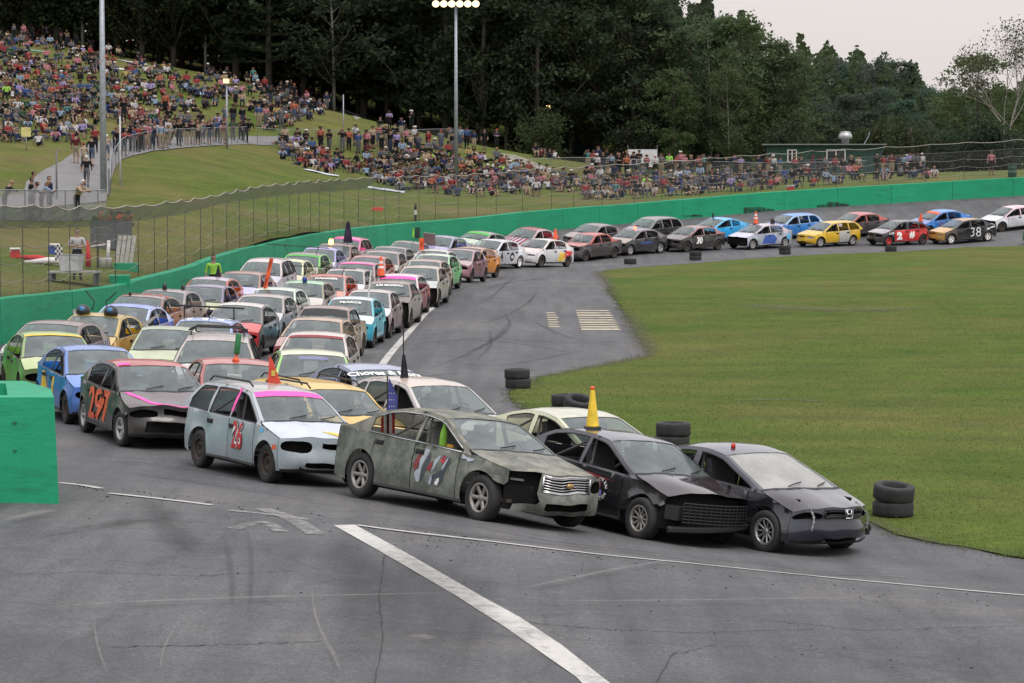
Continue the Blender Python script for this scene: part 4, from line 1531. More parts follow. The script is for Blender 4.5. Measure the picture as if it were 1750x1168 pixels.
def settle(root, b, x, y, heading, lift=0.0):
    f = np.array([math.sin(heading), -math.cos(heading)])
    l = np.array([-f[1], f[0]])
    P = []
    for a, e in ((.5, .75), (.5, -.75), (-.5, .75), (-.5, -.75)):
        q = np.array([x, y]) + f * b.wb * a + l * e
        P.append((q[0], q[1], float(ground(q[0], q[1])[0])))
    P = [Vector(p) for p in P]
    fv = ((P[0] + P[1]) - (P[2] + P[3])).normalized()
    lv = ((P[0] + P[2]) - (P[1] + P[3])).normalized()
    up = fv.cross(lv).normalized()
    lv = up.cross(fv)
    c = sum(P, Vector()) / 4 + up * lift
    M = Matrix(((fv.x, lv.x, up.x, c.x), (fv.y, lv.y, up.y, c.y), (fv.z, lv.z, up.z, c.z), (0, 0, 0, 1)))
    root.matrix_world = M
    return M


def place_by_top(root, b, u, v, heading):
    """puts the middle of the windscreen's upper edge where the survey of the photograph has it"""
    s = b.k[1]
    lp = b.topp(np.array([[s, 0.0]]))[0]
    f = np.array([math.sin(heading), -math.cos(heading)])
    l = np.array([-f[1], f[0]])
    p = hit(u, v, ground, lp[2], 25, 240)
    o = np.array(p[:2]) - f * lp[0] - l * lp[1]
    return settle(root, b, o[0], o[1], heading)


def place_by_wheel(root, b, u, v, heading, side):
    """front wheel of the given side (+1 left, -1 right) touches the track at this surveyed point"""
    p = hit(u, v, ground, 0, 25, 240)
    f = np.array([math.sin(heading), -math.cos(heading)])
    l = np.array([-f[1], f[0]])
    o = np.array(p[:2]) - f * (b.wb / 2) - l * side * (b.W / 2 - .03)
    return settle(root, b, o[0], o[1], heading)

# ------------------------------------------------------------------ the cars themselves
def hx(h):
    c = [int(h[i:i + 2], 16) / 255 for i in (0, 2, 4)]
    return tuple((v / 12.92 if v <= .04045 else ((v + .055) / 1.055) ** 2.4) for v in c)


BLK, CHAR, DUST, SILV, WHT = hx('1c1c1e'), hx('35353a'), hx('77706c'), hx('8f969a'), hx('c6c4c2')
placed = {}


def gz_sz(x, y):
    """point on the near side of the grey-green sedan, surveyed -> (distance from nose, height)"""
    return (1.0 + (812 - x) / 68.0, (888 - (812 - x) * .165 - y) / 119.0)


def zp(P):
    return [gz_sz(680 + a / 10.62, 740 + c / 10.62) for a, c in P]


def arc_text(root, b, txt, s0, z0, rad, a0, a1, h, ink, sgn):
    V, Fs = [], []
    n = len(txt)
    for i, ch in enumerate(txt):
        if ch == ' ':
            continue
        V2, F2 = text2d(ch, .03)
        a = a0 + (a1 - a0) * (i / max(1, n - 1))
        V2 = (V2 - [V2[:, 0].max() / 2, 0]) * [h * .8, h]
        inward = -1 if a0 > a1 else 1      # upper arc runs clockwise
        rr = rad + (V2[:, 1] if inward < 0 else -V2[:, 1] + h)
        tx, ty = -V2[:, 0] * (1 if inward < 0 else -1) / rad, rr
        ang = a + tx * (1 if inward < 0 else 1)
        x, z = ty * np.cos(ang), ty * np.sin(ang)
        k = len(V)
        s = s0 - x if sgn < 0 else s0 + x
        V += [tuple(p) for p in b.side(np.column_stack([s, z0 + z]), sgn, .007)]
        Fs += [tuple(q + k for q in f) for f in F2]
    link('lettering', newmesh('lettering', V, Fs, flat_mat(ink, INK[ink])), root)


def hero(key, u, v, deg, wside=-1, **spec):
    root, b = mkcar(spec)
    M = place_by_wheel(root, b, u, v, math.radians(deg), wside)
    placed[key] = (root, b, M)
    return root, b, M


def row(key, u, v, deg, **spec):
    root, b = mkcar(spec)
    M = place_by_top(root, b, u, v, math.radians(deg))
    placed[key] = (root, b, M)
    return root, b, M


# ---- front row and those just behind it
GRN = hx('5e655a')
INK.update(steel=(0.36, 0.40, 0.44), navy=(0.045, 0.06, 0.075), darkred=(0.22, 0.03, 0.03))
root, b, M = hero('grey', 812, 889, 38.5, type='big', lod=0, torn_fender=(-1,), label="mud-filmed grey-green sedan with chrome grille, nearest the camera in the front row",
     body=hx('6c7069'), roof=hx('6d6b62'), hood=hx('77766e'), paint=M_PAINT_MUD, rims='six', chrome_trim=1, grille=(.50, .58, .94), bars=(6, M_CHROME), emblem='oval',
     lamps='open', lamp_t=(.56, .985), lamp_v=(.56, .93), intake=(.46, .13, .32), ndent=4, seatmat=M_INTG,
     nose_cut=[(-.95, .03), (-.5, 0), (0, 0), (.5, 0), (.98, .04), (1, .5), (1, 1), (.5, 1), (0, 1), (-.53, 1), (-.56, .66), (-.60, .52), (-.56, .34), (-.62, .24), (-.93, .19)],
     dents=[(1.95, -.9, .55, .40, -.05, .10, 0), (-1.9, -.9, .55, .35, 0, .05, 0), (2.0, -.6, .75, .3, 0, 0, .03), (0.2, -.93, .55, .5, 0, .03, 0)],
     poly=[dict(on='r', ink='steel', p=zp([(400, 265), (480, 290), (430, 420), (385, 600), (365, 895), (315, 890), (275, 760), (280, 690), (345, 640), (330, 470)])),
           dict(on='r', ink='darkred', off=.008, p=zp([(370, 300), (345, 430), (330, 500), (295, 690), (245, 600), (262, 480), (310, 350)])),
           dict(on='r', ink='navy', p=zp([(492, 330), (505, 480), (470, 660), (400, 850), (375, 880), (392, 640), (450, 420)])),
           dict(on='r', ink='steel', p=zp([(695, 385), (660, 480), (600, 640), (550, 690), (590, 480), (630, 420)])),
           dict(on='r', ink='darkred', off=.008, p=zp([(560, 500), (575, 600), (530, 680), (465, 660), (500, 560)])),
           dict(on='r', ink='navy', p=zp([(730, 380), (850, 430), (865, 540), (800, 700), (780, 860), (700, 950), (590, 930), (575, 760), (700, 690), (760, 600), (690, 470)])),
           dict(on='r', ink='red', off=.009, p=zp([(770, 400), (790, 450), (750, 545), (700, 500), (705, 430)])),
           dict(on='r', ink='steel', off=.010, p=zp([(840, 420), (800, 560), (750, 680), (745, 600), (780, 480)])),
           dict(on='r', ink='white', off=.011, p=zp([(715, 800), (720, 860), (690, 945), (640, 930), (645, 860), (690, 850), (650, 840)])),
           dict(on='r', ink='steel', off=.009, p=zp([(575, 750), (585, 850), (560, 940), (525, 930), (545, 800)])),
           dict(on='r', ink='steel', off=.006, p=zp([(1040, 340), (1120, 400), (1270, 440), (1240, 470), (1150, 490), (1130, 440), (1045, 430)]), name='side_emblem')],
     tpoly=[])
for (x, y, z, sx, sy, sz, rz) in ((2.02, -.52, .58, .10, .05, .16, .3), (1.95, -.62, .50, .16, .04, .05, .6), (2.10, -.44, .50, .05, .10, .20, .2), (1.86, -.72, .36, .22, .05, .05, .1), (2.0, -.66, .68, .2, .05, .03, .5)):
    m = MB()
    m.box((x, y, z), (sx, sy, sz), rz)
    m.build('bracket', M_STEEL if z < .55 else M_PAINT_MUD, root, color=hx('7d8078'))
# green bottle behind the driver's door, chrome exhausts left out
MBt = MB()
MBt.lathe([(.05, 0), (.055, .02), (.055, .30), (.05, .34), (.028, .42), (.022, .50), (.028, .52)], 12)
o = MBt.build('strap_roll', plain("lime_plastic", (0.25, 0.55, 0.05), .5), root, True)
o.location = (0.10, -.60, .82)
MBt = MB()
MBt.lathe([(.06, 0), (.06, .16), (.045, .2)], 12)
o = MBt.build('strap_roll', plain("amber_plastic", (0.6, 0.30, 0.02), .5), root, True)
o.location = (0.22, -.55, .80)

root, b, M = hero('black', 1085, 921, 37.5, type='sedan', lod=0, torn_fender=(-1,), label="black sedan with scraped hood and bare black mesh nose, yellow cone on its roof", body=hx('1a1b20'), roof=hx('3a3a42'),
     hood=hx('2c2629'), side=hx('15161a'), frame=hx('2b2d35'), paint=M_PAINT_BLK, rims='ten', lamps='none', grille=None, intake=None, bumper=0,
     dents=[(1.7, -.9, .7, .35, -.03, .10, -.04), (1.9, -.3, .85, .45, -.03, 0, .06), (1.3, -.88, .75, .2, 0, .07, 0), (1.6, .3, .9, .3, 0, 0, -.05)], ndent=5,
     text=[])
arc_text(root, b, "SMOKEN", 1.83, .62, .115, 2.75, 0.35, .055, 'white', -1)
arc_text(root, b, "KITTEN", 1.83, .62, .115, 3.75, 5.75, .055, 'white', -1)
for ink, P_ in (('darkred', [(1.86 + .045 * math.cos(a), .66 + .06 * math.sin(a)) for a in np.linspace(0, 6, 12)]),
                ('purple', [(1.81 + .035 * math.cos(a), .56 + .05 * math.sin(a)) for a in np.linspace(0, 6, 12)]),
                ('steel', [(1.84, .60), (2.00, .52), (2.02, .545), (1.87, .64)])):
    vv, ff = cdt(P_, (), .1, .05)
    link('painted_badge', newmesh('painted_badge', b.side(vv, -1, .008), ff, flat_mat(ink, INK[ink])), root)
vv, ff = cdt([(1.55, .775), (2.2, .84), (2.3, .80), (2.0, .775)], (), .12, .08)
link('painted_stripe', newmesh('painted_stripe', b.side(vv, -1, .006), ff, flat_mat('darkred', INK['darkred'])), root)
# mesh nose screen hung where the bumper was
m = MB()
wn = .62
for i in range(15):
    y = -wn + 2 * wn * i / 14
    x = 2.12 + .12 * (1 - (y / wn) ** 2)
    m.box((x - b.L / 2 + b.xmid - .02, y, .52), (.014, .012, .30))
for i in range(7):
    z = .38 + .28 * i / 6
    pts = [(2.12 + .12 * (1 - t * t) - b.L / 2 + b.xmid - .02, t * wn, z) for t in np.linspace(-1, 1, 9)]
    m.tube(pts, .008, 4)
m.build('grille', M_BLACK, root)
m = MB()
pts = [(1.98 + .2 * (1 - t * t) - b.L / 2 + b.xmid, t * .78, .30 + .05 * t) for t in np.linspace(-1, 1, 9)]
m.tube(pts, [.05] * 9, 6)
m.box((1.80 - b.L / 2 + b.xmid, .1, .42), (.3, 1.1, .22))
m.box((1.95 - b.L / 2 + b.xmid, -.66, .5), (.22, .18, .2), .4)
m.build('bumper_beam', M_BLACK, root)

root, b, M = hero('coupe', 1302, 945, 39, type='coupe', lod=0, label="glossy black two-door coupe with chained hood at the right end of the front row", body=hx('191a20'), roof=hx('3b3b43'),
     hood=hx('201c20'), frame=hx('34353e'), paint=M_PAINT_BLK, rims='twin', glass=M_GLASS_D, lamps='open', lamp_t=(.52, .99), lamp_v=(.70, .92), grille=(.48, .74, .93), bars=(2, M_BLACK), emblem='letter',
     intake=(.50, .04, .16), bumpcol=hx('1a1e28'), ndent=3, dents=[(1.75, -.88, .72, .28, -.02, .09, -.05), (1.3, -.88, .55, .25, 0, .05, 0), (1.9, .6, .72, .3, -.05, 0, .03)])
for e, y0 in ((1, -.58), (-1, .52)):
    m = MB()
    a = b.topp(np.array([[b.sf + .10, y0 / .85]]), .01)[0]
    c_ = b.nose(np.array([[y0 / .85 - .04 * e, .42]]), .03)[0]
    mid = (a + c_) / 2 + np.array([.10, -.02 * e, .02])
    P_ = crom([a, mid, c_], .035)
    for i, p in enumerate(P_):
        m.box(tuple(p), (.012, .026, .034) if i % 2 else (.03, .012, .034), .4)
    m.build('chain', plain("galvanised_chain", (0.6, 0.6, 0.6), .35, .8), root)
m = MB()
q = b.topp(np.array([[2.3, -.45]]), .0)[0]
m.lathe([(.035, 0), (.035, .05), (.02, .07), (.001, .075)], 10)
o = m.build('roof_button', plain("red_plastic", (0.5, 0.03, 0.02), .5), root, True)
o.location = q
m = MB()
q = b.nose(np.array([[.93, .35]]), .02)[0]
m.lathe([(.03, 0), (.05, .02), (.05, .05)], 10, Matrix.Rotation(math.pi / 2, 3, 'Y'))
m.box((-.01, 0, -.02), (.05, .10, .16))
o = m.build('tow_hook', M_BLACK, root)
o.location = q

hero('wagon26', 452, 825, 30, type='wagon', lod=0, label="pale silver station wagon with red 26 on its door and a pink sun band", body=hx('939da2'), roof=hx('a3a2a1'), hood=hx('b4bcc6'),
     frame=hx('9aa2a6'), sunband='pink', bandw=.17, rims='steel', roof_rack='rails', lamps='open', lamp_t=(.44, .97), lamp_v=(.52, .93), grille=(.24, .68, .84), intake=(.56, .12, .27), ndent=4,
     text=[dict(t='26', on='r', s=1.93, z=.44, h=.47, asp=.72, ink='black', bold=.10, off=.010), dict(t='26', on='r', s=1.93, z=.45, h=.45, asp=.74, ink='white', bold=.06, off=.015), dict(t='26', on='r', s=1.93, z=.45, h=.45, asp=.74, ink='red', bold=.015, off=.020)],
     tpoly=[dict(ink='yellow', p=[(.55, .1), (.75, -.1), (.62, .5), (.5, .6), (.45, .3)], name='painted_flame'), dict(ink='orange', p=[(.48, .35), (.60, .25), (.66, .75), (.52, .8)], name='painted_flame', off=.008),
            dict(ink='ltblue', p=[(.46, .82), (.56, .78), (.60, .95), (.50, .95)], name='painted_flame')],
     poly=[dict(on='r', ink='pink', p=[(2.30, 1.02), (2.39, 1.02), (2.42, 1.40), (2.33, 1.40)], name='pink_pillar', off=.006),
           dict(on='r', ink='orange', p=[(.50, .56), (.60, .56), (.60, .63), (.50, .63)], name='marker_lamp'),
           dict(on='r', ink='ltblue', p=[(1.0, .80), (1.12, .78), (1.14, .84), (1.02, .86)], name='paint_splash')],
     dents=[(-.3, -.85, .6, .4, 0, .03, 0)])
hero('orange297', 203, 763, 22, type='sedan', lod=0, torn_fender=(-1,), label="black sedan with orange 297 on its side, red-orange roof and pink hood stripe", body=hx('191718'), roof=hx('a03a34'), hood=hx('3a3236'), bumpcol=hx('141214'),
     frame=hx('1e1b1c'), pillar=None, rims='five', steer=.12, lamps='open', lamp_t=(.42, .98), lamp_v=(.60, .90), grille=(.30, .70, .88), intake=(.70, .16, .50), paint=M_PAINT, ndent=7,
     text=[dict(t='297', on='r', s=2.36, z=.32, h=.60, asp=1.22, ink='orange', bold=.03, lean=.05, off=.02)],
     tpoly=[dict(ink='pink', p=[(1.16, -.90), (1.16, -.80), (.62, -.42), (.50, -.30), (.50, .96), (.46, .96), (.46, -.42), (.58, -.56)], name='painted_stripe'),
            dict(ink='pink', p=[(2.20, -.93), (2.20, -.62), (2.03, -.62), (2.03, -.96)], name='painted_patch', off=.012)],
     dents=[(2.1, -.8, .6, .3, -.05, .04, 0)])

G = row
G('blue', 163, 597, 20, type='compact', lod=0, label="royal blue sedan with yellow flank marks between the green car and car 297", body=hx('3465a8'), roof=hx('5573ae'), hood=hx('5b82c0'), frame=hx('4a6dac'),
  bumpcol=hx('3a5fa0'), lamp_t=(.42, .95), lamp_v=(.50, .86), ndent=6, rims='steel',
  poly=[dict(on='r', ink='yellow', p=[(2.9, .45), (3.2, .43), (3.2, .88), (2.95, .9)], name='painted_mark'), dict(on='r', ink='yellow', p=[(1.9, .5), (2.1, .45), (2.15, .8), (1.95, .85)], name='painted_mark')])
G('green', 88, 573, 17, type='compact', lod=0, label="apple green sedan with orange roof edge at the left, behind the green wall end", body=hx('5f8a3c'), roof=hx('7f9a50'), hood=hx('a4b27c'), frame=hx('6b8a48'), roofband='yellow',
  bumpcol=hx('47612f'), lamp_t=(.40, .96), lamp_v=(.48, .84), ndent=7, text=[dict(t='5', on='l', s=2.0, z=.4, h=.4, ink='white')])
G('brown_wide', 101, 551, -6, type='sedan', label="dusty brown-roofed grey sedan between the wall and the green car", body=hx('8f8a86'), roof=hx('6a5a55'), hood=hx('a09c98'), side=hx('6b6766'))
G('yellow_eyes', 143, 542, -8, type='compact', label="mustard yellow sedan with two blue dome eyes and feelers on its roof", body=hx('b08a35'), roof=hx('ab9146'), hood=hx('b59c5c'), ndent=9)
G('white_blue', 212, 524, -7, type='compact', lod=0, label="white-hooded car with royal blue sides and blue front bumper, beside the wall", body=hx('3c5cab'), side=hx('4a60b0'), roof=hx('7d8fc6'), hood=hx('d3d8e4'), frame=hx('aab8dc'), bumpcol=hx('2c4f9d'),
  lamps='none', grille=(.55, .70, .93), intake=None)
G('orange_roof', 238, 507, -8, type='sedan', label="brown car with orange lettering across its dark roof, behind the white and blue car", body=hx('8a5a45'), roof=hx('7a6058'), hood=hx('8f8580'), side=hx('9a6b50'),
  text=[dict(t='BANDIT', on='top', s=2.6, h=.26, asp=1.25, ink='orange', bold=.03), dict(t='II II II', on='top', s=3.0, h=.24, asp=1.4, ink='orange', bold=.05)])
G('grey_l', 294, 496, -7, type='sedan', label="dull grey sedan with small black roof beacons, beside the wall ahead of the purple roof", body=hx('8c8684'), roof=hx('857c7b'), hood=hx('9a9490'), side=hx('8d7f74'))
G('purple_m', 356, 488, -6, type='compact', label="purple-roofed sedan with pale yellow hood, behind the dull grey one", body=hx('5f5674'), roof=hx('6e6480'), hood=hx('a7a986'), side=hx('4f4660'), bumpcol=hx('4d4568'))
G('orange_n', 371, 473.5, -6, type='compact', label="pale lilac car with bright orange battered flank and a dark pennant", body=hx('c2603f'), roof=hx('b3a6b4'), hood=hx('b9b3c6'), side=hx('c4593a'), frame=hx('b0532f'))
G('lilac_o', 426, 464, -6, type='sedan', label="lilac-hooded sedan with brown and orange roof", body=hx('8b88b6'), roof=hx('8e6459'), hood=hx('b0acd6'), side=hx('5a4452'))
G('minivan', 450, 447.5, -6, type='suv', label="white high-roofed wagon with open side windows, tallest in the wall lane", body=hx('b8b6bc'), roof=hx('b9b0ae'), hood=hx('b4b2bc'))
G('cream_q', 487, 446.5, -6, type='compact', label="cream hatchback with lime edged roof, half hidden behind the white high-roofed wagon", body=hx('b9b79a'), roof=hx('c4c8a4'), hood=hx('bdb89c'))
G('green_r', 504, 439, -6, type='sedan', label="dark-roofed sedan with neon green windscreen frame", body=hx('77806d'), roof=hx('6e665c'), hood=hx('9b978a'), frame=hx('63b04c'), sunband='green')
G('white_s', 526, 430.5, -6, type='compact', label="white coupe with violet roof edge, behind the green-framed sedan", body=hx('b9b7c6'), roof=hx('9b96c4'), hood=hx('c3c2c9'), side=hx('9d99ba'))
G('maroon_t', 559, 421, -6, type='sedan', label="maroon sedan with a lit amber beacon on its roof", body=hx('53262a'), roof=hx('7b5a52'), hood=hx('8b7570'), bumpcol=hx('44181d'), side=hx('80706a'))
G('pink_u', 588.5, 407, -9, type='wagon', label="pink-roofed station wagon with pink windscreen border against the wall", body=hx('a79d9c'), roof=hx('cc6f8c'), hood=hx('a49a97'), frame=hx('cc6a8f'), sunband='pink', mirrors=(1,), mirrorcol=hx('e8508a'))
G('wagon_v', 365, 581, 3, type='suv', lod=0, label="dirty white wagon with a black roof rack standing in mid pack", body=hx('a5a39f'), roof=hx('a19a94'), hood=hx('bdbab6'), side=hx('777474'), roof_rack='bars', rims='six', lamps='lens')
G('blue_w', 346, 549, -3, type='sedan', label="powder blue sedan with pale roof squares and a black roof bar", body=hx('5d77b4'), roof=hx('8d9fcb'), hood=hx('8496c0'), side=hx('55679f'),
  tpoly=[dict(ink='white', p=[(2.15 + a, c_), (2.45 + a, c_), (2.45 + a, c_ + .25), (2.15 + a, c_ + .25)], name='painted_square') for a, c_ in ((0, -.8), (0, -.2), (0, .4), (.35, -.5), (.35, .1), (.35, .6))])
G('red_x', 406, 521.5, -5, type='compact', lod=0, label="white-roofed sedan with red hood and grey flank in the middle lane", body=hx('9e3236'), roof=hx('c7c3bd'), hood=hx('b0423f'), side=hx('4a4a4c'), frame=hx('605c5c'), bumpcol=hx('9c2d31'), grille=None, lamp_t=(.45, .95), lamp_v=(.58, .88))
G('pale_y', 283, 563, 3, type='compact', label="pale sage green car squeezed beside the dirty white wagon", body=hx('8b9878'), roof=hx('8f9a80'), hood=hx('a5b08c'))
G('red_z', 402, 621, 12, type='sedan', lod=0, label="salmon red sedan behind the silver wagon, green bottle flag on its roof", body=hx('8d3a38'), roof=hx('a45850'), hood=hx('9c5a50'), frame=hx('913d3c'))
G('yellow_aa', 528, 657, 28, type='low_wagon', lod=0, label="yellow station wagon tucked behind the silver wagon with the pink band", body=hx('c39a34'), roof=hx('c8a650'), hood=hx('c4a04a'), roof_rack='rails')
G('silver_ab', 450, 506, -5, type='sedan', label="silver sedan with empty headlight sockets behind the red-hooded car", body=hx('9ca1a4'), roof=hx('9e9590'), hood=hx('b5b6b8'), grille=None, lamp_t=(.45, .95), lamp_v=(.55, .86))
G('white_ac', 490, 489, -5, type='sedan', label="white sedan with a red stick fin, pale green roof, next behind the silver one", body=hx('aeb6b0'), roof=hx('bccabc'), hood=hx('bfc4c4'))
G('mint_ad', 529, 480, -5, type='sedan', label="grey sedan with mint green roof front and a blue roof light", body=hx('a19f98'), roof=hx('8fb795'), hood=hx('b8b5ae'), frame=hx('7e7f62'))
G('danger_ae', 559, 472.5, -5, type='compact', label="orange-red sedan with white windscreen lettering in mid pack", body=hx('bb4630'), roof=hx('ac4a38'), hood=hx('c08070'), text=[dict(t='DANGER', on='top', s=1.84, h=.12, asp=1.25, ink='white', bold=.03, off=.025)])
G('silver_af', 586, 464, -5, type='sedan', label="plain silver sedan behind the orange-red one", body=hx('b0aeb0'), roof=hx('9d9690'), hood=hx('bdbcbf'))
G('pink_ag', 604, 452.5, -5, type='sedan', label="grey sedan with a thin pink roof edge, behind the plain silver one", body=hx('93858a'), roof=hx('9c7f86'), hood=hx('a89c9c'), roofband='pink')
G('red_ah', 624, 441.5, -5, type='compact', label="brick red dusty sedan in the middle lane near the bend", body=hx('99493f'), roof=hx('9b6257'), hood=hx('a87a70'))
G('grey_ai', 640, 435, -5, type='sedan', label="warm grey sedan with cut-out nose before the bend", body=hx('7d736e'), roof=hx('8f8079'), hood=hx('97908b'), bumper=0)
G('dark_aj', 664, 423.5, -6, type='sedan', label="dark grey sedan with black missing nose, on the inner middle lane by the bend", body=hx('4b4a4c'), roof=hx('776f70'), hood=hx('8b8788'), bumper=0)
G('dark_ak', 692, 415, -8, type='sedan', label="brown-grey sedan with a lime green stick flag on its roof", body=hx('6a5e55'), roof=hx('85786e'), hood=hx('8c837c'))
G('tan_al', 553, 527.5, -6, type='boxy', label="tan box-shaped car with dark windscreen banner behind the tan sedan", body=hx('8a8070'), roof=hx('7e6a60'), hood=hx('9a948a'), sunband='black', bandw=.3, bumper=0)
G('tan_am', 537, 547.5, -5, type='sedan', lod=0, label="beige sedan with reddish nose in the right-hand lane, beside the tan boxy car", body=hx('94836f'), roof=hx('a3876e'), hood=hx('9b6f63'), bumpcol=hx('8f4a43'), side=hx('8e806e'))
G('white_an', 537, 572.5, -2, type='sedan', lod=0, label="maroon and white sedan with a red sun visor strip behind the white-hooded green car", body=hx('8f8a86'), roof=hx('bdb5ae'), hood=hx('b5a09a'), sunband='darkred', bandw=.13, side=hx('9a938a'))
G('green_ao', 533, 607, 8, type='sedan', lod=0, label="pale roofed sedan with apple green pillars and violet windscreen script", body=hx('a0a0a2'), roof=hx('c4c8ae'), hood=hx('a5a6b0'), frame=hx('83b25c'), text=[dict(t='Demolition', on='top', s=1.86, h=.09, asp=1.0, ink='purple', off=.025)])
G('chores', 648, 631, 25, type='compact', lod=0, label="slate blue sedan lettered Chores & More across its windscreen", body=hx('5f6680'), roof=hx('8d93aa'), hood=hx('868b9a'), frame=hx('606880'),
  text=[dict(t='Chores & More', on='top', s=1.86, h=.15, asp=1.18, ink='white', bold=.03, off=.025)])
G('white_aq', 735, 656, 33, type='hatch', lod=0, name='sedan', label="cream white car beyond the grey-green sedan, furled black flag on its roof", body=hx('aba8a4'), roof=hx('b7aca2'), hood=hx('a7a3a0'), frame=hx('b0aeac'))
G('cream_as', 1012, 713, 37, type='coupe', lod=0, name='sedan', label="pale cream car with open windows, half hidden behind the black sedan with the yellow cone", body=hx('b5b6a0'), roof=hx('b8b8a8'), hood=hx('b8b7ac'), frame=hx('bcbea4'))
G('teal', 599, 511.5, -4, type='compact', lod=0, label="turquoise sedan with white roof and two white roof posts, right-hand lane", body=hx('2c93a6'), roof=hx('c2ccd0'), hood=hx('bcd0d6'), frame=hx('5fb0c0'), side=hx('4aa0b2'), bumpcol=hx('1f8aa0'), lamps='open', lamp_t=(.55, .85), lamp_v=(.62, .84),
  text=[dict(t='PEARCE', on='top', s=1.78, h=.11, asp=1.3, ink='white', bold=.03, off=.025)])
G('white_au', 631, 499, -5, type='compact', label="white small sedan with torn off nose behind the turquoise one", body=hx('aaa9ac'), roof=hx('aba4a0'), hood=hx('c2c3c8'), side=hx('76666a'), bumper=0)
G('brown_av', 665.5, 484.5, -5, type='boxy', label="brown box-shaped sedan with MORENO windscreen banner in the right-hand lane", body=hx('77716b'), roof=hx('776a62'), hood=hx('6e665f'), bumper=0, side=hx('8b8782'), text=[dict(t='ILES MORENO', on='top', s=1.93, h=.10, asp=1.1, ink='white', bold=.03, off=.025)])
G('pink_aw', 680, 472, -6, type='sedan', label="white-roofed crimson sedan with broad pink sun band", body=hx('9d5560'), roof=hx('c9bcbc'), hood=hx('b88c90'), side=hx('8c3d4c'), sunband='pink', bandw=.2)
G('white_ax', 718, 457.5, -6, type='sedan', label="pale green-grey sedan with black gutted nose at the right end of the queue", body=hx('8b918a'), roof=hx('a89d90'), hood=hx('a9b0ac'), side=hx('97938c'), bumper=0)
G('brown_ay', 721.5, 447, -7, type='sedan', label="rust brown sedan right behind the gutted pale one", body=hx('7d655c'), roof=hx('9a8378'), hood=hx('948a84'))
G('mint_az', 740, 436.5, -9, type='compact', label="white-roofed sedan with mint green side at the start of the bend", body=hx('7fae82'), roof=hx('b9c4b4'), hood=hx('b4bcae'), side=hx('6fae78'), frame=hx('8fb890'), bumper=0)
G('white_ba', 741, 428.5, -9, type='compact', label="cream-roofed sedan just behind the mint green sided one", body=hx('b0aaa4'), roof=hx('c0bab2'), hood=hx('b5b0aa'))
G('rose_bb', 768, 427.5, -12, type='compact', label="dusky rose sedan inside the bend, before the blue and orange car", body=hx('84606a'), roof=hx('a27f82'), hood=hx('a58f90'), side=hx('6f4453'))
G('blue_orange', 800, 424.5, -20, type='compact', label="sedan with blue nose and orange rear half at the bend", body=hx('c07a38'), roof=hx('a78468'), hood=hx('8fa7cc'), bumpcol=hx('2f66aa'), fender=hx('3769b0'), side=hx('b9793c'), rims='steel')
G('four', 836, 411, -27, type='sedan', label="white sedan with black 4 and round badge on its side", body=hx('c6c7cc'), roof=hx('cbcace'), hood=hx('c58f84'), rims='whitesteel', text=[dict(t='4', on='l', s=1.55, z=.42, h=.5, ink='black', asp=.9)],
  poly=[dict(on='l', ink='black', p=[(2.75 + .26 * math.cos(a), .62 + .22 * math.sin(a)) for a in np.linspace(0, 6.0, 14)], name='round_badge'), dict(on='l', ink='white', off=.01, p=[(2.75 + .17 * math.cos(a), .62 + .08 * math.sin(a)) for a in np.linspace(0, 6.0, 12)], name='round_badge')])
G('accord', 918, 409.5, -31, type='sedan', label="white sedan with yellow and red flames at its rear, black dark wheels", body=hx('cbcbcd'), roof=hx('cfccc8'), hood=hx('c9b8b2'), lamps='open', lamp_t=(.52, .95), rims='steel', lamp_v=(.68, .84),
  poly=[dict(on='l', ink='yellow', p=[(2.5, .3), (3.2, .32), (3.3, .72), (2.7, .75)], name='painted_flame'), dict(on='l', ink='red', p=[(3.15, .5), (3.9, .62), (4.1, .8), (3.3, .85)], name='painted_flame', off=.008)])
G('pickup', 1000, 401, -38, type='boxy', label="black and rust red old box-shaped sedan in the far front line", body=hx('2b2526'), roof=hx('a54a42'), hood=hx('a0584c'), side=hx('2c2829'))
G('purple_bg', 750, 405, -20, type='sedan', label="lilac blue sedan with its hood standing open against the wall", body=hx('6d76b0'), roof=hx('8f90a8'), hood=hx('9c98b8'), hood_up=1)
G('green_bh', 815, 396.5, -28, type='sedan', label="grey-roofed sedan with bright green windscreen band beside the wall", body=hx('9a9a98'), roof=hx('8f8a88'), hood=hx('a5b8a0'), sunband='green', bandw=.25, side=hx('7d7d7c'))
G('stripes_bi', 898, 392, -31, type='sedan', label="sedan painted with red and white stripes against the wall", body=hx('9d3a44'), roof=hx('b8a0a2'), hood=hx('a9a4b8'), stripes=[(.46, 1.2, -.9 + .3 * i, -.75 + .3 * i, 'darkred', 'painted_stripe') for i in range(6)] + [(2.0, 3.3, -.9 + .3 * i, -.75 + .3 * i, 'darkred', 'painted_stripe') for i in range(6)])
G('dark_bj', 1008, 384.5, -38, type='sedan', label="charcoal sedan with dusty roof behind the rust red one", body=hx('2d292d'), roof=hx('746a6c'), hood=hx('857a7a'))
G('suv_bk', 1104, 374.5, -42, type='suv', label="dark grey SUV in the outer line against the wall", body=hx('2c2f2f'), roof=hx('6c6a6a'), hood=hx('8f8e93'), side=hx('26292a'))
G('black_bl', 1095, 391.5, -42, type='sedan', label="black sedan with faint blue side script and a lit red roof light", body=hx('18191d'), roof=hx('6f6668'), hood=hx('8e827a'), rims='five', side=hx('16181d'), text=[dict(t='Quality', on='l', s=2.3, z=.58, h=.18, asp=1.9, ink='blue')])
G('car30', 1189, 387.5, -46, type='sedan', label="black sedan numbered 30 in white on its door", body=hx('1b191b'), roof=hx('8c6360'), hood=hx('544c4c'), side=hx('191819'), text=[dict(t='30', on='l', s=1.95, z=.45, h=.42, asp=.95, ink='white', bold=.05, lean=.15)])
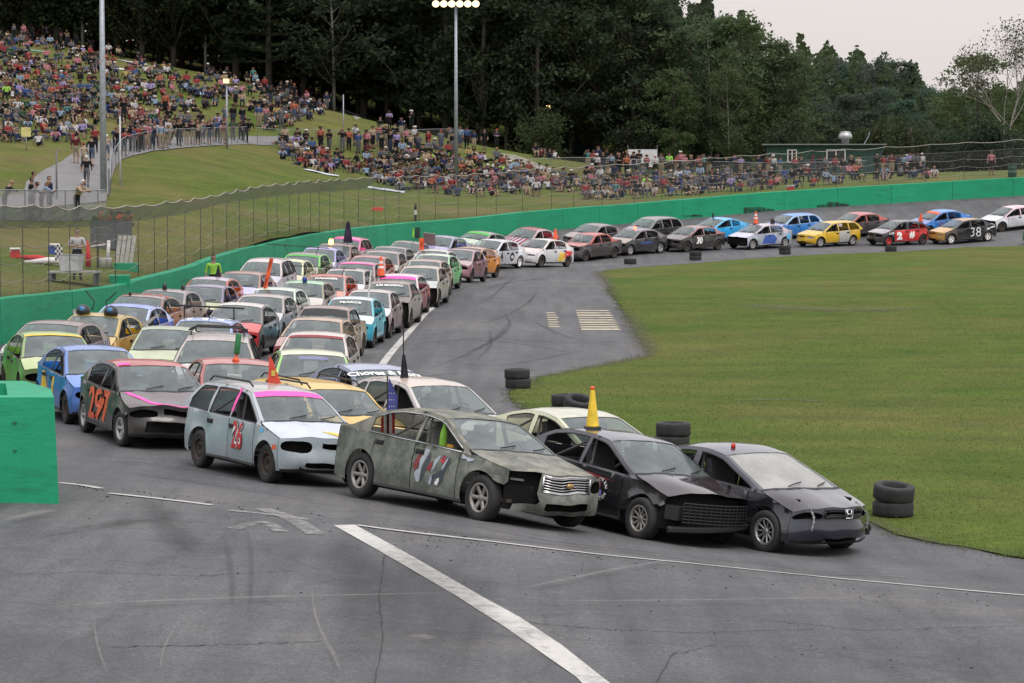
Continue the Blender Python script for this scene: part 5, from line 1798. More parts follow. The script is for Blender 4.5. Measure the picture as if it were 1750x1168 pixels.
G('sky_bn', 1222, 374, -47, type='coupe', label="sky blue coupe in the outer line behind car 30", body=hx('3d9cd0'), roof=hx('58acd8'), hood=hx('57a6cf'))
G('silver_bo', 1291, 384.5, -50, type='sedan', label="silver and blue splashed sedan carrying a red and white cone", body=hx('9ba2aa'), roof=hx('b5abb0'), hood=hx('b4b4c4'), rims='five', bumper=0, poly=[dict(on='l', ink='blue', p=[(1.7, .35), (2.7, .3), (2.9, .6), (2.6, .85), (1.9, .8)], name='painted_patch'), dict(on='l', ink='ltblue', p=[(3.7, .5), (4.1, .5), (4.1, .8), (3.75, .85)], name='painted_patch')])
G('blue_bp', 1343, 368, -52, type='wagon', label="bright blue station wagon in the outer line behind the silver and blue sedan", body=hx('3f78b8'), roof=hx('4c82c0'), hood=hx('6a7fb0'), frame=hx('9cb8d4'))
G('yellow_bq', 1400, 381, -53, type='wagon', label="yellow station wagon with a grey rear door in the far line", body=hx('bb9a2c'), roof=hx('c4a63c'), hood=hx('bfa446'), rims='five', lamps='lens', rear_door_l=hx('9a9c96'))
G('red_br', 1457, 365.5, -55, type='sedan', label="dark grey sedan with red roof edge in the outer far line", body=hx('3c3437'), roof=hx('a8544e'), hood=hx('948a8a'), side=hx('2a2729'))
G('red_bs', 1512, 379, -60, type='hatch', label="red hatchback with black roof, white 2 and cross marks on its doors", body=hx('2a292c'), roof=hx('5a5558'), hood=hx('948d90'), side=hx('b3242c'), fender=hx('1f1f22'), frame=hx('232326'), rims=('red', 'red', 'steel', 'steel'),
  text=[dict(t='2', on='l', s=1.62, z=.36, h=.48, asp=1.2, ink='white', bold=.08), dict(t='#', on='l', s=2.55, z=.42, h=.40, asp=1.2, ink='white', bold=.05)], poly=[dict(on='l', ink='white', p=[(.85, .70), (1.22, .72), (1.22, .82), (.85, .80)], name='painted_patch')])
G('blue_bt', 1597, 361.5, -60, type='sedan', label="blue sedan with an orange windscreen band in the outer far line", body=hx('2f6fb2'), roof=hx('4180bd'), hood=hx('6f7fb4'), sunband='orange', bandw=.22, frame=hx('3872b4'), text=[dict(t='CJ', on='l', s=1.8, z=.5, h=.3, asp=1.4, ink='darkred', bold=.03)])
G('car38', 1626, 377, -63, type='sedan', label="black sedan numbered 38 with a gold nose and white spoked wheels", body=hx('1c1d22'), roof=hx('a5835c'), hood=hx('b5925e'), bumpcol=hx('a17c46'), fender=hx('3c3228'), frame=hx('22232a'), side=hx('191b20'), trunk=hx('a88a5c'), rims='white', lamps='lens', lamp_v=(.64, .80), lamp_t=(.55, .95),
  text=[dict(t='38', on='l', s=2.72, z=.36, h=.56, asp=.98, ink='white', bold=-.01)], poly=[dict(on='l', ink='white', p=[(3.55, .72), (4.15, .86), (4.15, .95), (3.55, .82)], name='painted_arrow')])
G('white_bu', 1722, 354.5, -63, type='sedan', label="white sedan with pink roof edge at the far right of the outer line", body=hx('c3c5ca'), roof=hx('cdb4ba'), hood=hx('c6cace'), bumper=0)
G('green_bv', 1800, 376, -65, type='sedan', label="green sedan cut off at the right edge of the far line", body=hx('2f6b41'), roof=hx('4e8050'), hood=hx('33734a'))


# close neighbours shuffle along their lane until no two cars touch
FIXED = {'grey', 'black', 'coupe', 'wagon26', 'orange297', 'wagon_v', 'red_z', 'blue', 'green', 'teal', 'red_x', 'tan_am'}

CLUSTER = set()


def foot(k):
    root, b, M = placed[k]
    return [(M @ Vector((x, y, 0))).xy for x, y in ((b.xmid - .06, b.W / 2 - .02), (b.xmid - .06, -b.W / 2 + .02), (b.xmid - b.L + .06, -b.W / 2 + .02), (b.xmid - b.L + .06, b.W / 2 - .02))]


def pen(A, B):
    m = 9
    for Q in (A, B):
        for i in range(4):
            e_ = Q[(i + 1) % 4] - Q[i]
            n = Vector((-e_.y, e_.x)).normalized()
            a, c_ = [p.dot(n) for p in A], [p.dot(n) for p in B]
            m = min(m, min(max(a), max(c_)) - max(min(a), min(c_)))
    return m


head = {k: math.atan2(placed[k][2].col[0].x, -placed[k][2].col[0].y) for k in placed}
for it in range(220):
    moved = 0
    ks = list(placed)
    ft = {k: foot(k) for k in ks}
    for i in range(len(ks)):
        for j in range(i):
            a, c_ = ks[i], ks[j]
            if (placed[a][2].translation - placed[c_][2].translation).length > 6:
                continue
            if pen(ft[a], ft[c_]) <= .03:
                continue
            moved += 1
            if placed[a][2].translation.y < placed[c_][2].translation.y:
                a, c_ = c_, a
            if a in CLUSTER and (c_ in CLUSTER or c_ in FIXED):
                # tightly packed knot behind the front row: part along the shortest way
                best, ax = 9, None
                for Q in (ft[a], ft[c_]):
                    for i_ in range(4):
                        e_ = Q[(i_ + 1) % 4] - Q[i_]
                        n = Vector((-e_.y, e_.x)).normalized()
                        p1, p2 = [p.dot(n) for p in ft[a]], [p.dot(n) for p in ft[c_]]
                        d_ = min(max(p1), max(p2)) - max(min(p1), min(p2))
                        if d_ < best:
                            best, ax = d_, n * (1 if sum(p1) > sum(p2) else -1)
                for k, sg in ((a, 1), (c_, -1)):
                    if k in FIXED:
                        continue
                    root, b, M = placed[k]
                    t = M.translation.xy + ax * sg * min(.06, best * .5)
                    placed[k] = (root, b, settle(root, b, t.x, t.y, head[k]))
                    ft[k] = foot(k)
                continue
            for k, sg in ((a, -1), (c_, 1)):      # the rear car backs off, the front car creeps forward
                if k in FIXED:
                    continue
                st_ = .09 if (c_ not in FIXED and a not in FIXED) else .18
                root, b, M = placed[k]
                f = Vector((math.sin(head[k]), -math.cos(head[k])))
                t = M.translation.xy + f * sg * st_
                placed[k] = (root, b, settle(root, b, t.x, t.y, head[k]))
                ft[k] = foot(k)
    if not moved:
        break

# ------------------------------------------------------------------ things carried on the roofs
def local(key, s, t, up=0.0):
    root, b, M = placed[key]
    p = b.topp(np.array([[s, t]]))[0]
    return M @ Vector((p[0], p[1], p[2] + up))


M_CONEY = plain("yellow_cone_plastic", (0.72, 0.50, 0.03), .55)
M_CONEO = plain("orange_cone_plastic", (0.72, 0.10, 0.03), .55)
M_CONEW = plain("white_cone_band", (0.72, 0.70, 0.68), .5)


def cone(pos, h, r, mat, label, band=True, lean=(0, 0)):
    e = empty('traffic_cone', pos, label, 'cone')
    e.rotation_euler = (lean[0], lean[1], .2)
    m = MB()
    m.lathe([(r, .03), (r * .95, .05), (r * .30, h * .94), (r * .28, h), (.001, h)], 18)
    m.build('cone_body', mat, e, True)
    m = MB()
    m.lathe([(r * 1.55, 0), (r * 1.5, .03), (r * .9, .045)], 4, Matrix.Rotation(math.pi / 4, 3, 'Z'))
    m.build('cone_base', M_BLACK, e)
    if band:
        for f in (.42, .66):
            ra = r * (.95 - .65 * (f - .05) / .9)
            rb = r * (.95 - .65 * (f + .12 - .05) / .9)
            m = MB()
            m.lathe([(ra + .006, h * f), (rb + .006, h * (f + .12))], 18, cap=False)
            m.build('cone_band', M_CONEW, e, True)
    return e


e = cone(local('black', 2.85, -.48), .64, .105, M_CONEY, "yellow cone with a red tip standing on the black sedan's roof", False)
m = MB()
m.lathe([(.036, .60), (.032, .645), (.001, .65)], 12)
m.build('cone_tip', M_CONEO, e, True)
cone(local('silver_bo', 2.2, -.3), .75, .16, M_CONEO, "red and white cone on the roof of the silver and blue sedan")
cone(local('accord', 3.1, .5), .55, .14, M_CONEO, "red cone on the tail of the white flame sedan", False)
cone(local('blue_bt', .9, .3), .5, .15, M_CONEO, "red cone lying at the front of the blue sedan with orange band", False, (.2, 0))
p = placed['pale_y'][2] @ Vector((1.9, -.95, .1))
cone(p, .75, .15, M_CONEO, "faded orange cone between the white and blue car and the sage green one", True)
cone(local('pink_aw', 2.0, -.97), .70, .15, M_CONEO, "orange and white banded cone on the white-roofed crimson sedan")


def pole_flag(pos, h, label, cat, panels, lean=0.0, rad=.012, polemat=None):
    """a stick with hanging cloth; panels: (outline in (x, z), material, name)"""
    e = empty('flag', pos, label, cat)
    e.rotation_euler = (0, lean, 0)
    m = MB()
    m.tube([(0, 0, 0), (0, 0, h)], rad, 6)
    m.build('pole', polemat or M_BLACK, e)
    for outl, mat, nm in panels:
        vv, ff = cdt(outl, (), .05, .05)
        y = .03 * np.sin(vv[:, 0] * 26) + .02 * np.sin(vv[:, 1] * 11)
        k = len(vv)
        V = np.concatenate([np.column_stack([vv[:, 0], y, vv[:, 1]]), np.column_stack([vv[:, 0], y + .008, vv[:, 1]])])
        link(nm, newmesh(nm, V, list(ff) + [tuple(i + k for i in f[::-1]) for f in ff], mat, True), e)
    return e


M_FBLK, M_FRED, M_FBLU, M_FWHT = plain("black_flag_cloth", (.012, .012, .02), .9), plain("red_flag_cloth", (.42, .03, .03), .9), plain("blue_flag_cloth", (.05, .06, .22), .9), plain("white_flag_cloth", (.62, .6, .58), .9)
# star spangled flag hanging from a stick on the grey-green sedan's rear
fp = local('grey', 3.9, -.55, -.35)
e = pole_flag(fp, .95, "small stars and stripes flag drooping from the grey-green sedan's rear window", 'flag', [([(0, .42), (.02, .92), (.16, .62), (.15, .40)], M_FBLU, 'flag_canton')])
for i in range(5):
    x0 = -.10 + i * .042
    vv = [(x0, .02 + i * .01), (x0 + .042, .0 + i * .012), (x0 + .042, .44 + (.0 if i > 1 else -.1 + i * .05)), (x0, .42 + (.0 if i > 1 else -.12 + i * .05))]
    y = [.02, -.02, .015, -.01]
    link('flag_stripe', newmesh('flag_stripe', [(a, y[j] + .01 * i, c_) for j, (a, c_) in enumerate(vv)], [(0, 1, 2, 3)], M_FRED if i % 2 == 0 else M_FWHT), e)
m = MB()
for i in range(9):
    m.box((.03 + .035 * (i % 3), -.035, .48 + .10 * (i // 3)), (.012, .004, .012), M=Matrix.Rotation(.78, 3, 'Y'))
m.build('flag_stars', M_FWHT, e)['kind'] = 'stuff'
pole_flag(local('white_aq', 2.5, -.55), .95, "black flag furled on a stick above the cream white sedan", 'flag', [([(-.06, .0), (.09, .0), (.03, .42), (-.02, .42)], M_FBLK, 'flag_cloth')])
pole_flag(local('orange_n', 2.6, .25), .42, "dark pennant on the roof of the lilac car with orange flank", 'flag', [([(-.11, .0), (.11, .0), (.02, .40)], M_FBLK, 'flag_cloth')])
pole_flag(local('maroon_t', 2.3, .75), 1.05, "tall black flag hanging between the maroon sedan and the pink wagon", 'flag', [([(-.2, .1), (.22, .1), (.08, 1.0), (-.05, 1.0)], plain("dark_purple_flag_cloth", (.03, .018, .05), .9), 'flag_cloth')])
pole_flag(local('dark_ak', 2.0, .4), .75, "lime green stick on the brown-grey sedan's roof", 'flag', [([(-.025, .25), (.045, .25), (.045, .72), (-.025, .7)], plain("lime_cloth", (.3, .6, .05), .8), 'flag_cloth')])
pole_flag(local('white_ac', 2.2, -.55), 1.0, "long red stick fin leaning on the white sedan's roof", 'flag', [([(-.04, 0), (.08, 0), (.08, .98), (-.04, .98)], M_CONEO, 'flag_cloth')], lean=.22)
pole_flag(local('teal', 2.3, -.45), .75, "leftmost white post on the turquoise sedan's roof", 'post', [], rad=.028, polemat=M_FWHT)
pole_flag(local('teal', 2.3, .75), .85, "rightmost white post on the turquoise sedan's roof", 'post', [], rad=.028, polemat=M_FWHT, lean=.1)
pole_flag(local('white_ba', 2.2, -.93), .55, "orange flag on the cream-roofed sedan at the bend", 'flag', [([(-.08, 0), (.12, 0), (.12, .5), (-.08, .5)], M_CONEO, 'flag_cloth')])
# red fin on the yellow wagon and green bottle on the red sedan
m = MB()
P_ = [(-.10, 0), (.13, 0), (.05, .20), (-.01, .38), (-.07, .47), (-.075, .25)]
for yy in (-.02, .02):
    m.add([(x, yy, z) for x, z in P_], [tuple(range(6))])
m.add([(x, yy, z) for yy in (-.02, .02) for x, z in P_], [(i, (i + 1) % 6, 6 + (i + 1) % 6, 6 + i) for i in range(6)])
o = m.build('shark_fin', plain("red_fin_board", (.55, .06, .03), .6), color=None)
o.location = local('wagon26', 2.9, .35)
tag(o, "red shark fin board on the roof between the silver wagon and the red sedan", 'fin')
vv = MB()
vv.box((0, .0, .25), (.06, .02, .09))
o2 = vv.build('emblem', plain("fin_emblem", (.55, .45, .08), .6), o)
o2.location = (0, -.025, -.08)
e = empty('roof_bottle', local('red_z', 2.2, -.05), "tall green mallet on a red foot on the salmon red sedan's roof", 'marker')
e.rotation_euler = (0, .12, 0)
m = MB()
m.lathe([(.05, .14), (.055, .17), (.055, .50), (.04, .53)], 10)
m.build('mallet_head', plain("dark_green_plastic", (.02, .16, .05), .5), e, True)
m = MB()
m.lathe([(.07, 0), (.06, .05), (.025, .08), (.025, .16)], 10)
m.build('foot', M_CONEO, e, True)


def beacon(key, s, t, col, lit, r=.06, h=.12, name='roof_beacon'):
    root, b, M = placed[key]
    p = b.topp(np.array([[s, t]]))[0]
    m = MB()
    m.lathe([(r, 0), (r, h * .7), (r * .7, h), (.001, h * 1.03)], 12)
    o = m.build(name, lit or plain("beacon_" + str(col), col, .4), root, True)
    o.location = p


AMB = emitter("lit_amber_beacon", (1.0, .42, .10), 9)
REDL = emitter("lit_red_beacon", (1.0, .08, .05), 9)
beacon('maroon_t', 2.25, -.35, None, AMB, .10, .2)
beacon('black_bl', 2.25, .1, None, REDL, .09, .15)
beacon('grey_l', 2.3, -.1, (.02, .02, .025), None, .07, .18)
beacon('grey_l', 2.9, .55, (.02, .02, .025), None, .06, .15)
beacon('mint_ad', 2.1, .05, (.02, .05, .25), None, .08, .18)
beacon('silver_bo', 3.0, .5, (.02, .02, .02), None, .13, .34, 'bucket')
beacon('orange_roof', 2.2, -.6, (.02, .02, .025), None, .04, .1)
# dome eyes, feelers and crumpled trunk lid on the yellow car
root, b, M = placed['yellow_eyes']
for t in (-.62, .52):
    p = b.topp(np.array([[2.15, t]]))[0]
    m = MB()
    m.lathe([(.17, 0), (.18, .08), (.15, .17), (.08, .23), (.001, .25)], 14)
    o = m.build('dome_eye', plain("black_dome", (.015, .018, .02), .3), root, True)
    o.location = p
    m = MB()
    m.lathe([(.085, 0), (.07, .03), (.001, .05)], 12, Matrix.Rotation(.9, 3, 'Y'))
    o2 = m.build('iris', plain("blue_iris", (.03, .16, .34), .4), o, True)
    o2.location = (.115, 0, .14)
    m = MB()
    m.tube([(0, 0, 0), (.02, .06 * (1 if t < 0 else -1), .22), (-.02, -.20 * (-1 if t < 0 else 1) * -1, .48)], .016, 5)
    o = m.build('feeler', M_BLACK, root)
    o.location = p + np.array([-.25, .15 * (1 if t < 0 else -1), .1])
for sg in (-1, 1):
    m = MB()
    P_ = [(-1.2, sg * .62, .98), (-1.9, sg * .40, 1.02), (-1.95, sg * .95, 1.36), (-1.5, sg * 1.12, 1.40), (-1.15, sg * .98, 1.18)]
    m.add(P_ + [(x - .02, y, z + .02) for x, y, z in P_], [(0, 1, 2, 3, 4), (9, 8, 7, 6, 5)] + [(i, (i + 1) % 5, 5 + (i + 1) % 5, 5 + i) for i in range(5)])
    m.build('bent_panel', M_PAINT_MUD, root, color=hx('6d6466'))
# black roof bar of the powder blue car
root, b, M = placed['blue_w']
m = MB()
zr = float(b.zt(2.3)) + .34
m.box((b.xmid - 2.5, 0, zr), (.16, 1.75, .04))
for y in (-.62, 0, .62):
    m.tube([(b.xmid - 2.5, y, zr), (b.xmid - 2.6, y, zr - .3)], .018, 5)
m.build('roof_bar', M_BLACK, root)
# thin roof bar poles on two cars
for key in ('danger_ae', 'green_r'):
    root, b, M = placed[key]
    m = MB()
    zr = float(b.zt(2.5)) + .30
    m.tube([(b.xmid - 2.6, -1.6, zr), (b.xmid - 2.6, .9, zr - .05)], .016, 5)
    for y in (-.9, .5):
        m.tube([(b.xmid - 2.6, y, zr), (b.xmid - 2.6, y * .8, zr - .28)], .014, 5)
    m.build('roof_bar', M_BLACK, root)
# hood standing open
root, b, M = placed['purple_bg']
m = MB()
m.box((b.xmid - 1.05, -.25, 1.22), (.05, .62, .70), M=Matrix.Rotation(.25, 3, 'Y'))
m.build('raised_hood', M_PAINT, root, color=hx('7f6560'))
for t in (-.5, -.35):
    pole_flag(local('sky_bn', 2.1, t), .3, ("right" if t < -.4 else "left") + " one of two short dark posts on the sky blue coupe's roof", 'post', [], rad=.03)


# ------------------------------------------------------------------ tyre stacks
def tyre_stack(u, v, n, label, r=.33, h=.235, tilt_top=0.0):
    p = hit(u, v, ground)
    M_T = plain("old_tyre_wall", (0.020, 0.020, 0.021), .8, 0, .5)
    for i in range(n):
        m = MB()
        prof = [(r * .60, .02), (r * .66, 0), (r * .93, .004), (r, .03), (r * .985, h * .35), (r, h * .5), (r * .985, h * .65), (r, h - .03), (r * .93, h - .004), (r * .66, h), (r * .60, h - .02), (r * .57, h * .5), (r * .60, .02)]
        m.lathe(prof, 28, cap=False)
        o = m.build('tyre', M_T, None, True)
        o.location = (p[0] + random.uniform(-.02, .02), p[1] + .3, p[2] + .03 + i * (h - .004))
        if i == n - 1:
            o.rotation_euler = (tilt_top, tilt_top * .6, 0)
            o.location.z += abs(tilt_top) * .18
        lv = ['bottom', 'middle', 'top'] if n == 3 else ['bottom', 'top']
        tag(o, f"black tyre, {lv[i] if n > 1 else 'single one'} of the stack {label}", 'tyre', 'tyres stacked along the infield edge')


tyre_stack(1529, 889, 2, "on the grass right of the black coupe", .335, .245, .13)
tyre_stack(1151, 772, 2, "between the black sedan and the black coupe", .335, .25)
tyre_stack(884, 667, 2, "at the tip of the infield grass", .315, .235)
tyre_stack(968, 716, 2, "left of the yellow cone on the grass", .32, .235)
tyre_stack(990, 727, 2, "right behind the yellow cone", .32, .235, .30)
tyre_stack(1078, 453, 1, "in front of the black sedan with blue script", .34, .3)
tyre_stack(1189, 446, 2, "in front of car 30 at the grass edge", .34, .25)
tyre_stack(1342, 436, 2, "below the silver and blue sedan", .34, .25)
tyre_stack(1523, 431, 1, "below the red hatchback", .34, .32)

# ================================================================== POLES, FENCES, SHED
M_GALV = plain("galvanised_steel", (0.30, 0.33, 0.36), .5, .4)
M_POST = plain("weathered_fence_post", (0.13, 0.13, 0.13), .7, .2)
M_ROPE = plain("pale_steel_cable", (0.27, 0.255, 0.21), .8)
M_LAMPON = emitter("lit_floodlamp", (1.0, .76, .46), 2.4)
M_LAMPSM = emitter("lit_small_lamp", (1.0, .66, .32), 2.2)
M_WOODG = plain("weathered_wood", (0.30, 0.29, 0.26), .9)
M_DKWOOD = plain("dark_timber", (0.09, 0.10, 0.105), .85)


def net_mat(name, cover, color):
    t = NT(name)
    d = t.n("BsdfPrincipled")
    d.inputs["Base Color"].default_value = (*color, 1)
    d.inputs["Roughness"].default_value = .6
    tr = t.n("BsdfTransparent")
    mx = t.n("MixShader")
    n = t.noise(1.4, 3, .6, t.obj())
    t.link(t.ramp(n, [(0.3, (cover * .75,) * 3), (0.7, (cover * 1.25,) * 3)]), mx.inputs[0])
    t.link(tr.outputs[0], mx.inputs[1])
    t.link(d.outputs[0], mx.inputs[2])
    t.link(mx.outputs[0], t.out.inputs[0])
    return t.m


M_NET = net_mat("wire_netting", .11, (.16, .165, .17))
M_NETD = net_mat("dense_wire_netting", .58, (.27, .275, .285))
M_NETR = net_mat("railing_netting", .10, (.20, .21, .22))


def on_hill(u, v):
    return Vector(hit(u, v, hill))


def lightpole(u, v, D, top_v, r, label, heads, lit):
    base = Vector(at(u, v, D))
    base.z = float(hill(base.x, base.y)[0])
    top = at(u, top_v, D)[2]
    e = empty('floodlight_pole', base, label, 'light pole')
    m = MB()
    h = top - base.z
    m.tube([(0, 0, -.3), (0, 0, h * .5), (0, 0, h)], [r, r * .85, r * .62], 14)
    m.lathe([(r * 1.8, 0), (r * 1.8, .12), (r * 1.2, .16)], 14)
    m.build('pole', M_GALV, e, True)
    if heads:
        m = MB()
        m.box((0, -.1, h - .1), (3.4, .12, .12))
        m.build('crossarm', M_GALV, e)
        for i in range(heads):
            x = -1.45 + 2.9 * i / (heads - 1)
            m = MB()
            Mr = Matrix.Rotation(math.radians(70), 3, 'X')
            m.lathe([(.12, -.25), (.26, -.02), (.28, .06)], 14, Mr, cap=False)
            m.lathe([(.12, -.25), (.02, -.3)], 14, Mr, cap=True)
            o = m.build('lamp_housing', M_GALV, e, True)
            o.location = (x, -.35, h - .12)
            m = MB()
            m.lathe([(.27, .05), (.001, .07)], 14, Mr, cap=False)
            m.build('lamp_lens', lit or M_BLACK, o)
    return e


lightpole(177, 334, 141, -60, .165, "thick grey light pole rising from the footpath at the foot of the crowded bank", 4, None)
lightpole(779.5, 306, 214, 5, .15, "tall light pole with a lit bank of floodlights, standing in the lower crowd", 6, M_LAMPON)


def smallpole(u, v, top_v, r, label, name='lamp_post', lamp=None, mat=None, cat='post'):
    base = on_hill(u, v)
    top = at(u, top_v, base.y)[2]
    e = empty(name, base, label, cat)
    m = MB()
    m.tube([(0, 0, -.2), (0, 0, top - base.z)], [r, r * .8], 8)
    m.build('pole', mat or M_GALV, e, True)
    if lamp:
        m = MB()
        m.box((0, -.15, top - base.z), (.34, .3, .22))
        m.build('lamp_housing', M_POST, e)
        m = MB()
        m.box((0, -.33, top - base.z), (.40, .05, .30))
        m.build('lamp_lens', M_LAMPSM, e)
    return e


smallpole(388, 254, 139, .07, "thin lamp post with a small lit lamp at the end of the path railing", lamp=True, cat='lamp post')
smallpole(937, 262, 183, .08, "lamp post with a small lit lamp rising behind the round bush", lamp=True, cat='lamp post')
smallpole(206, 318, 199, .055, "short whitish pole on the grass just right of the thick light pole", mat=plain("pale_pole", (.45, .46, .47), .6))
smallpole(97, 342, 256, .045, "dark thin pole standing on the footpath left of the walkers", mat=M_POST)
smallpole(587, 242, 162, .05, "slender grey pole on the grass between the two crowds")
smallpole(466, 134, 102, .08, "stubby pale stake at the wood edge above the crowd", mat=M_WOODG)
e = smallpole(45, 258, 217, .03, "yellow square notice board on a post among the seated people", 'notice_board', cat='sign')
m = MB()
m.box((0, -.05, at(44, 226, e.location.y)[2] - e.location.z), (.55, .03, .55))
m.build('board', plain("pale_yellow_board", (.55, .50, .20), .7), e)

# ---- catch fence along the wall top
fence = empty('catch_fence', (float(WL[10, 0]), float(WL[10, 1]), float(WL[10, 2])), "tall wire catch fence with inward leaning posts and cables along the green wall", 'fence')
fo = fence.location.copy()
Hs, Ho, Lo = 1.95, .62, .95      # straight height, extra rise and inward lean of the overhang
arcl = np.concatenate([[0], np.cumsum(np.linalg.norm(np.diff(WL[:, :2], axis=0), axis=1))])
posts = np.arange(1.0, arcl[-1], 3.0)
PI = [int(np.argmin(np.abs(arcl - s))) for s in posts]


def fpt(j, h, lean=0.0, back=.12):
    n = WN[j]
    return (WL[j, 0] + n[0] * (back + WALL_T * .5 - lean) - fo.x, WL[j, 1] + n[1] * (back + WALL_T * .5 - lean) - fo.y, WL[j, 2] + h - fo.z)


for j in PI:
    m = MB()
    m.tube([fpt(j, -.3), fpt(j, Hs), fpt(j, Hs + Ho, Lo)], .015, 5)
    m.build('post', M_POST, fence, True)
for (h, ln, sag, mat, r) in ((.45, 0, .10, M_ROPE, .010), (.95, 0, .12, M_ROPE, .010), (1.45, 0, .10, M_ROPE, .010), (Hs, 0, .03, M_POST, .013), (Hs + Ho, Lo, .10, M_ROPE, .022)):
    for a, c_ in zip(PI[:-1], PI[1:]):
        p, q = Vector(fpt(a, h, ln)), Vector(fpt(c_, h, ln))
        sg = sag * random.uniform(.5, 1.5)
        m = MB()
        m.tube([p, p.lerp(q, .25) - Vector((0, 0, sg * .75)), p.lerp(q, .5) - Vector((0, 0, sg)), p.lerp(q, .75) - Vector((0, 0, sg * .75)), q], r, 4, cap=False)
        m.build('cable', mat, fence)
idx = list(range(0, len(WL)))
V = []
for j in idx:
    V += [fpt(j, .02), fpt(j, Hs), fpt(j, Hs + Ho * .92, Lo * .95)]
k = len(idx)
F1 = [(i * 3, i * 3 + 3, i * 3 + 4, i * 3 + 1) for i in range(k - 1)]
F2 = [(i * 3 + 1, i * 3 + 4, i * 3 + 5, i * 3 + 2) for i in range(k - 1)]
def sub(F_):
    us = sorted({i for f in F_ for i in f})
    mp = {a: b_ for b_, a in enumerate(us)}
    return [V[i] for i in us], [tuple(mp[i] for i in f) for f in F_]


link('netting', newmesh('netting', *sub(F1), M_NET), fence)
ncut = int(k * .60)
link('overhang_netting', newmesh('overhang_netting', *sub(F2[:ncut]), M_NETD), fence)
link('overhang_netting', newmesh('overhang_netting', *sub(F2[ncut:]), M_NETR), fence)


def rail_fence(px, h, label, step=2.4, net=M_NETR, name='chain_link_fence', top=M_GALV):
    P = crom([on_hill(u, v) for u, v in px], .6)
    P[:, 2] = hill(P[:, 0], P[:, 1])
    o = Vector(P[0])
    e = empty(name, o, label, 'fence')
    L = np.concatenate([[0], np.cumsum(np.linalg.norm(np.diff(P, axis=0), axis=1))])
    for s in np.arange(0, L[-1] + .01, step):
        j = int(np.argmin(np.abs(L - s)))
        p = Vector(P[j]) - o
        m = MB()
        m.tube([p - Vector((0, 0, .1)), p + Vector((0, 0, h))], .022, 6)
        m.build('post', M_POST, e)
    m = MB()
    m.tube([tuple(Vector(p) - o + Vector((0, 0, h))) for p in P], .021, 5)
    m.build('top_rail', top, e, True)
    V = []
    for p in P:
        q = Vector(p) - o
        V += [tuple(q + Vector((0, 0, .04))), tuple(q + Vector((0, 0, h - .02)))]
    link('netting', newmesh('netting', V, [(i * 2, i * 2 + 2, i * 2 + 3, i * 2 + 1) for i in range(len(P) - 1)], net), e)
    return e


rail_fence([(186, 336), (190, 312), (198, 290), (213, 271), (228, 265), (262, 257), (302, 253), (339, 251), (380, 248), (422, 245)], 1.22, "galvanised railing with wire mesh curving beside the uphill footpath")
rail_fence([(440, 247), (520, 250), (600, 252), (700, 250), (812, 250)], 1.25, "long low wire fence crossing the grass between the upper and lower crowds", net=M_NET)
rail_fence([(905, 300), (1000, 296), (1080, 299), (1200, 302), (1320, 305), (1480, 303)], 1.2, "wire fence in front of the green shed at the edge of the spectators' strip", net=M_NETR)
rail_fence([(1500, 285), (1600, 280), (1750, 276), (1850, 275)], 1.9, "tall wire fence on the grass right of the green shed", net=M_NETD)
rail_fence([(-40, 379), (20, 379), (90, 379), (150, 378), (182, 376)], 1.25, "wire fence the lower path onlookers lean on", net=M_NETD)
rail_fence([(905, 262), (935, 263), (962, 264)], 1.6, "short wire fence beside the round bush")

# ---- green shed
p = on_hill(1410, 299)
shed = empty('snack_shed', p, "long dark green timber shed with two white framed windows and a roof cowl", 'shed', rz=-.10)
S_ = p.y / F
w_, h_ = 196 * S_, 2.45
M_SHED = NT("green_shed_boards")
_n = M_SHED.noise(2.5, 5, .7, M_SHED.obj())
M_SHED.bsdf(M_SHED.ramp(_n, [(.3, (.006, .036, .027)), (.7, (.012, .056, .042))]), .7)
M_SHED = M_SHED.m
M_FRAME = plain("white_window_frame", (.62, .62, .60), .6)
x0 = -w_ * .51
nb = 12
for i in range(nb):
    m = MB()
    m.box((x0 + w_ / 2, -1.5, (i + .5) * h_ / nb), (w_, .05 + .012 * (i % 2), h_ / nb - .012))
    m.build('board', M_SHED, shed)
m = MB()
m.box((x0 + w_ / 2, 1.5, h_ / 2), (w_, .06, h_))
m.box((x0 + .03, 0, h_ / 2), (.06, 2.9, h_))
m.box((x0 + w_ - .03, 0, h_ / 2), (.06, 2.9, h_))
m.build('wall', M_SHED, shed)
m = MB()
m.box((x0 + w_ / 2, -.1, h_ + .06), (w_ + .7, 3.6, .10))
m.build('roof', plain("pale_shed_roof", (.16, .175, .17), .7), shed)
for (uu, ww) in ((1354, 17), (1428, 36)):
    xw = (uu - 1410) * S_
    o = empty('tmp', (0, 0, 0), None, None) if False else None
    m = MB()
    wd, z0, z1 = ww * S_ * .85, 1.05, 2.05
    for (cx_, cz_, sx_, sz_) in ((0, z0, wd, .09), (0, z1, wd, .09), (-wd / 2, (z0 + z1) / 2, .09, z1 - z0 + .09), (wd / 2, (z0 + z1) / 2, .09, z1 - z0 + .09), (0, (z0 + z1) / 2, .08, z1 - z0)):
        m.box((xw + cx_, -1.58, cz_), (sx_, .08, sz_))
    wn_ = m.build('window', M_FRAME, shed)
    m = MB()
    m.box((xw, -1.545, (z0 + z1) / 2), (wd - .1, .02, z1 - z0 - .1))
    m.build('pane', plain("dark_pane", (.02, .025, .025), .15), wn_)
m = MB()
xc = (1444 - 1410) * S_
m.lathe([(.30, h_ + .1), (.30, h_ + .5), (.52, h_ + .55), (.58, h_ + .75), (.50, h_ + .95), (.40, h_ + 1.0), (.46, h_ + 1.12), (.001, h_ + 1.15)], 16)
o = m.build('roof_cowl', plain("dull_zinc", (.42, .43, .43), .45, .5), shed, True)
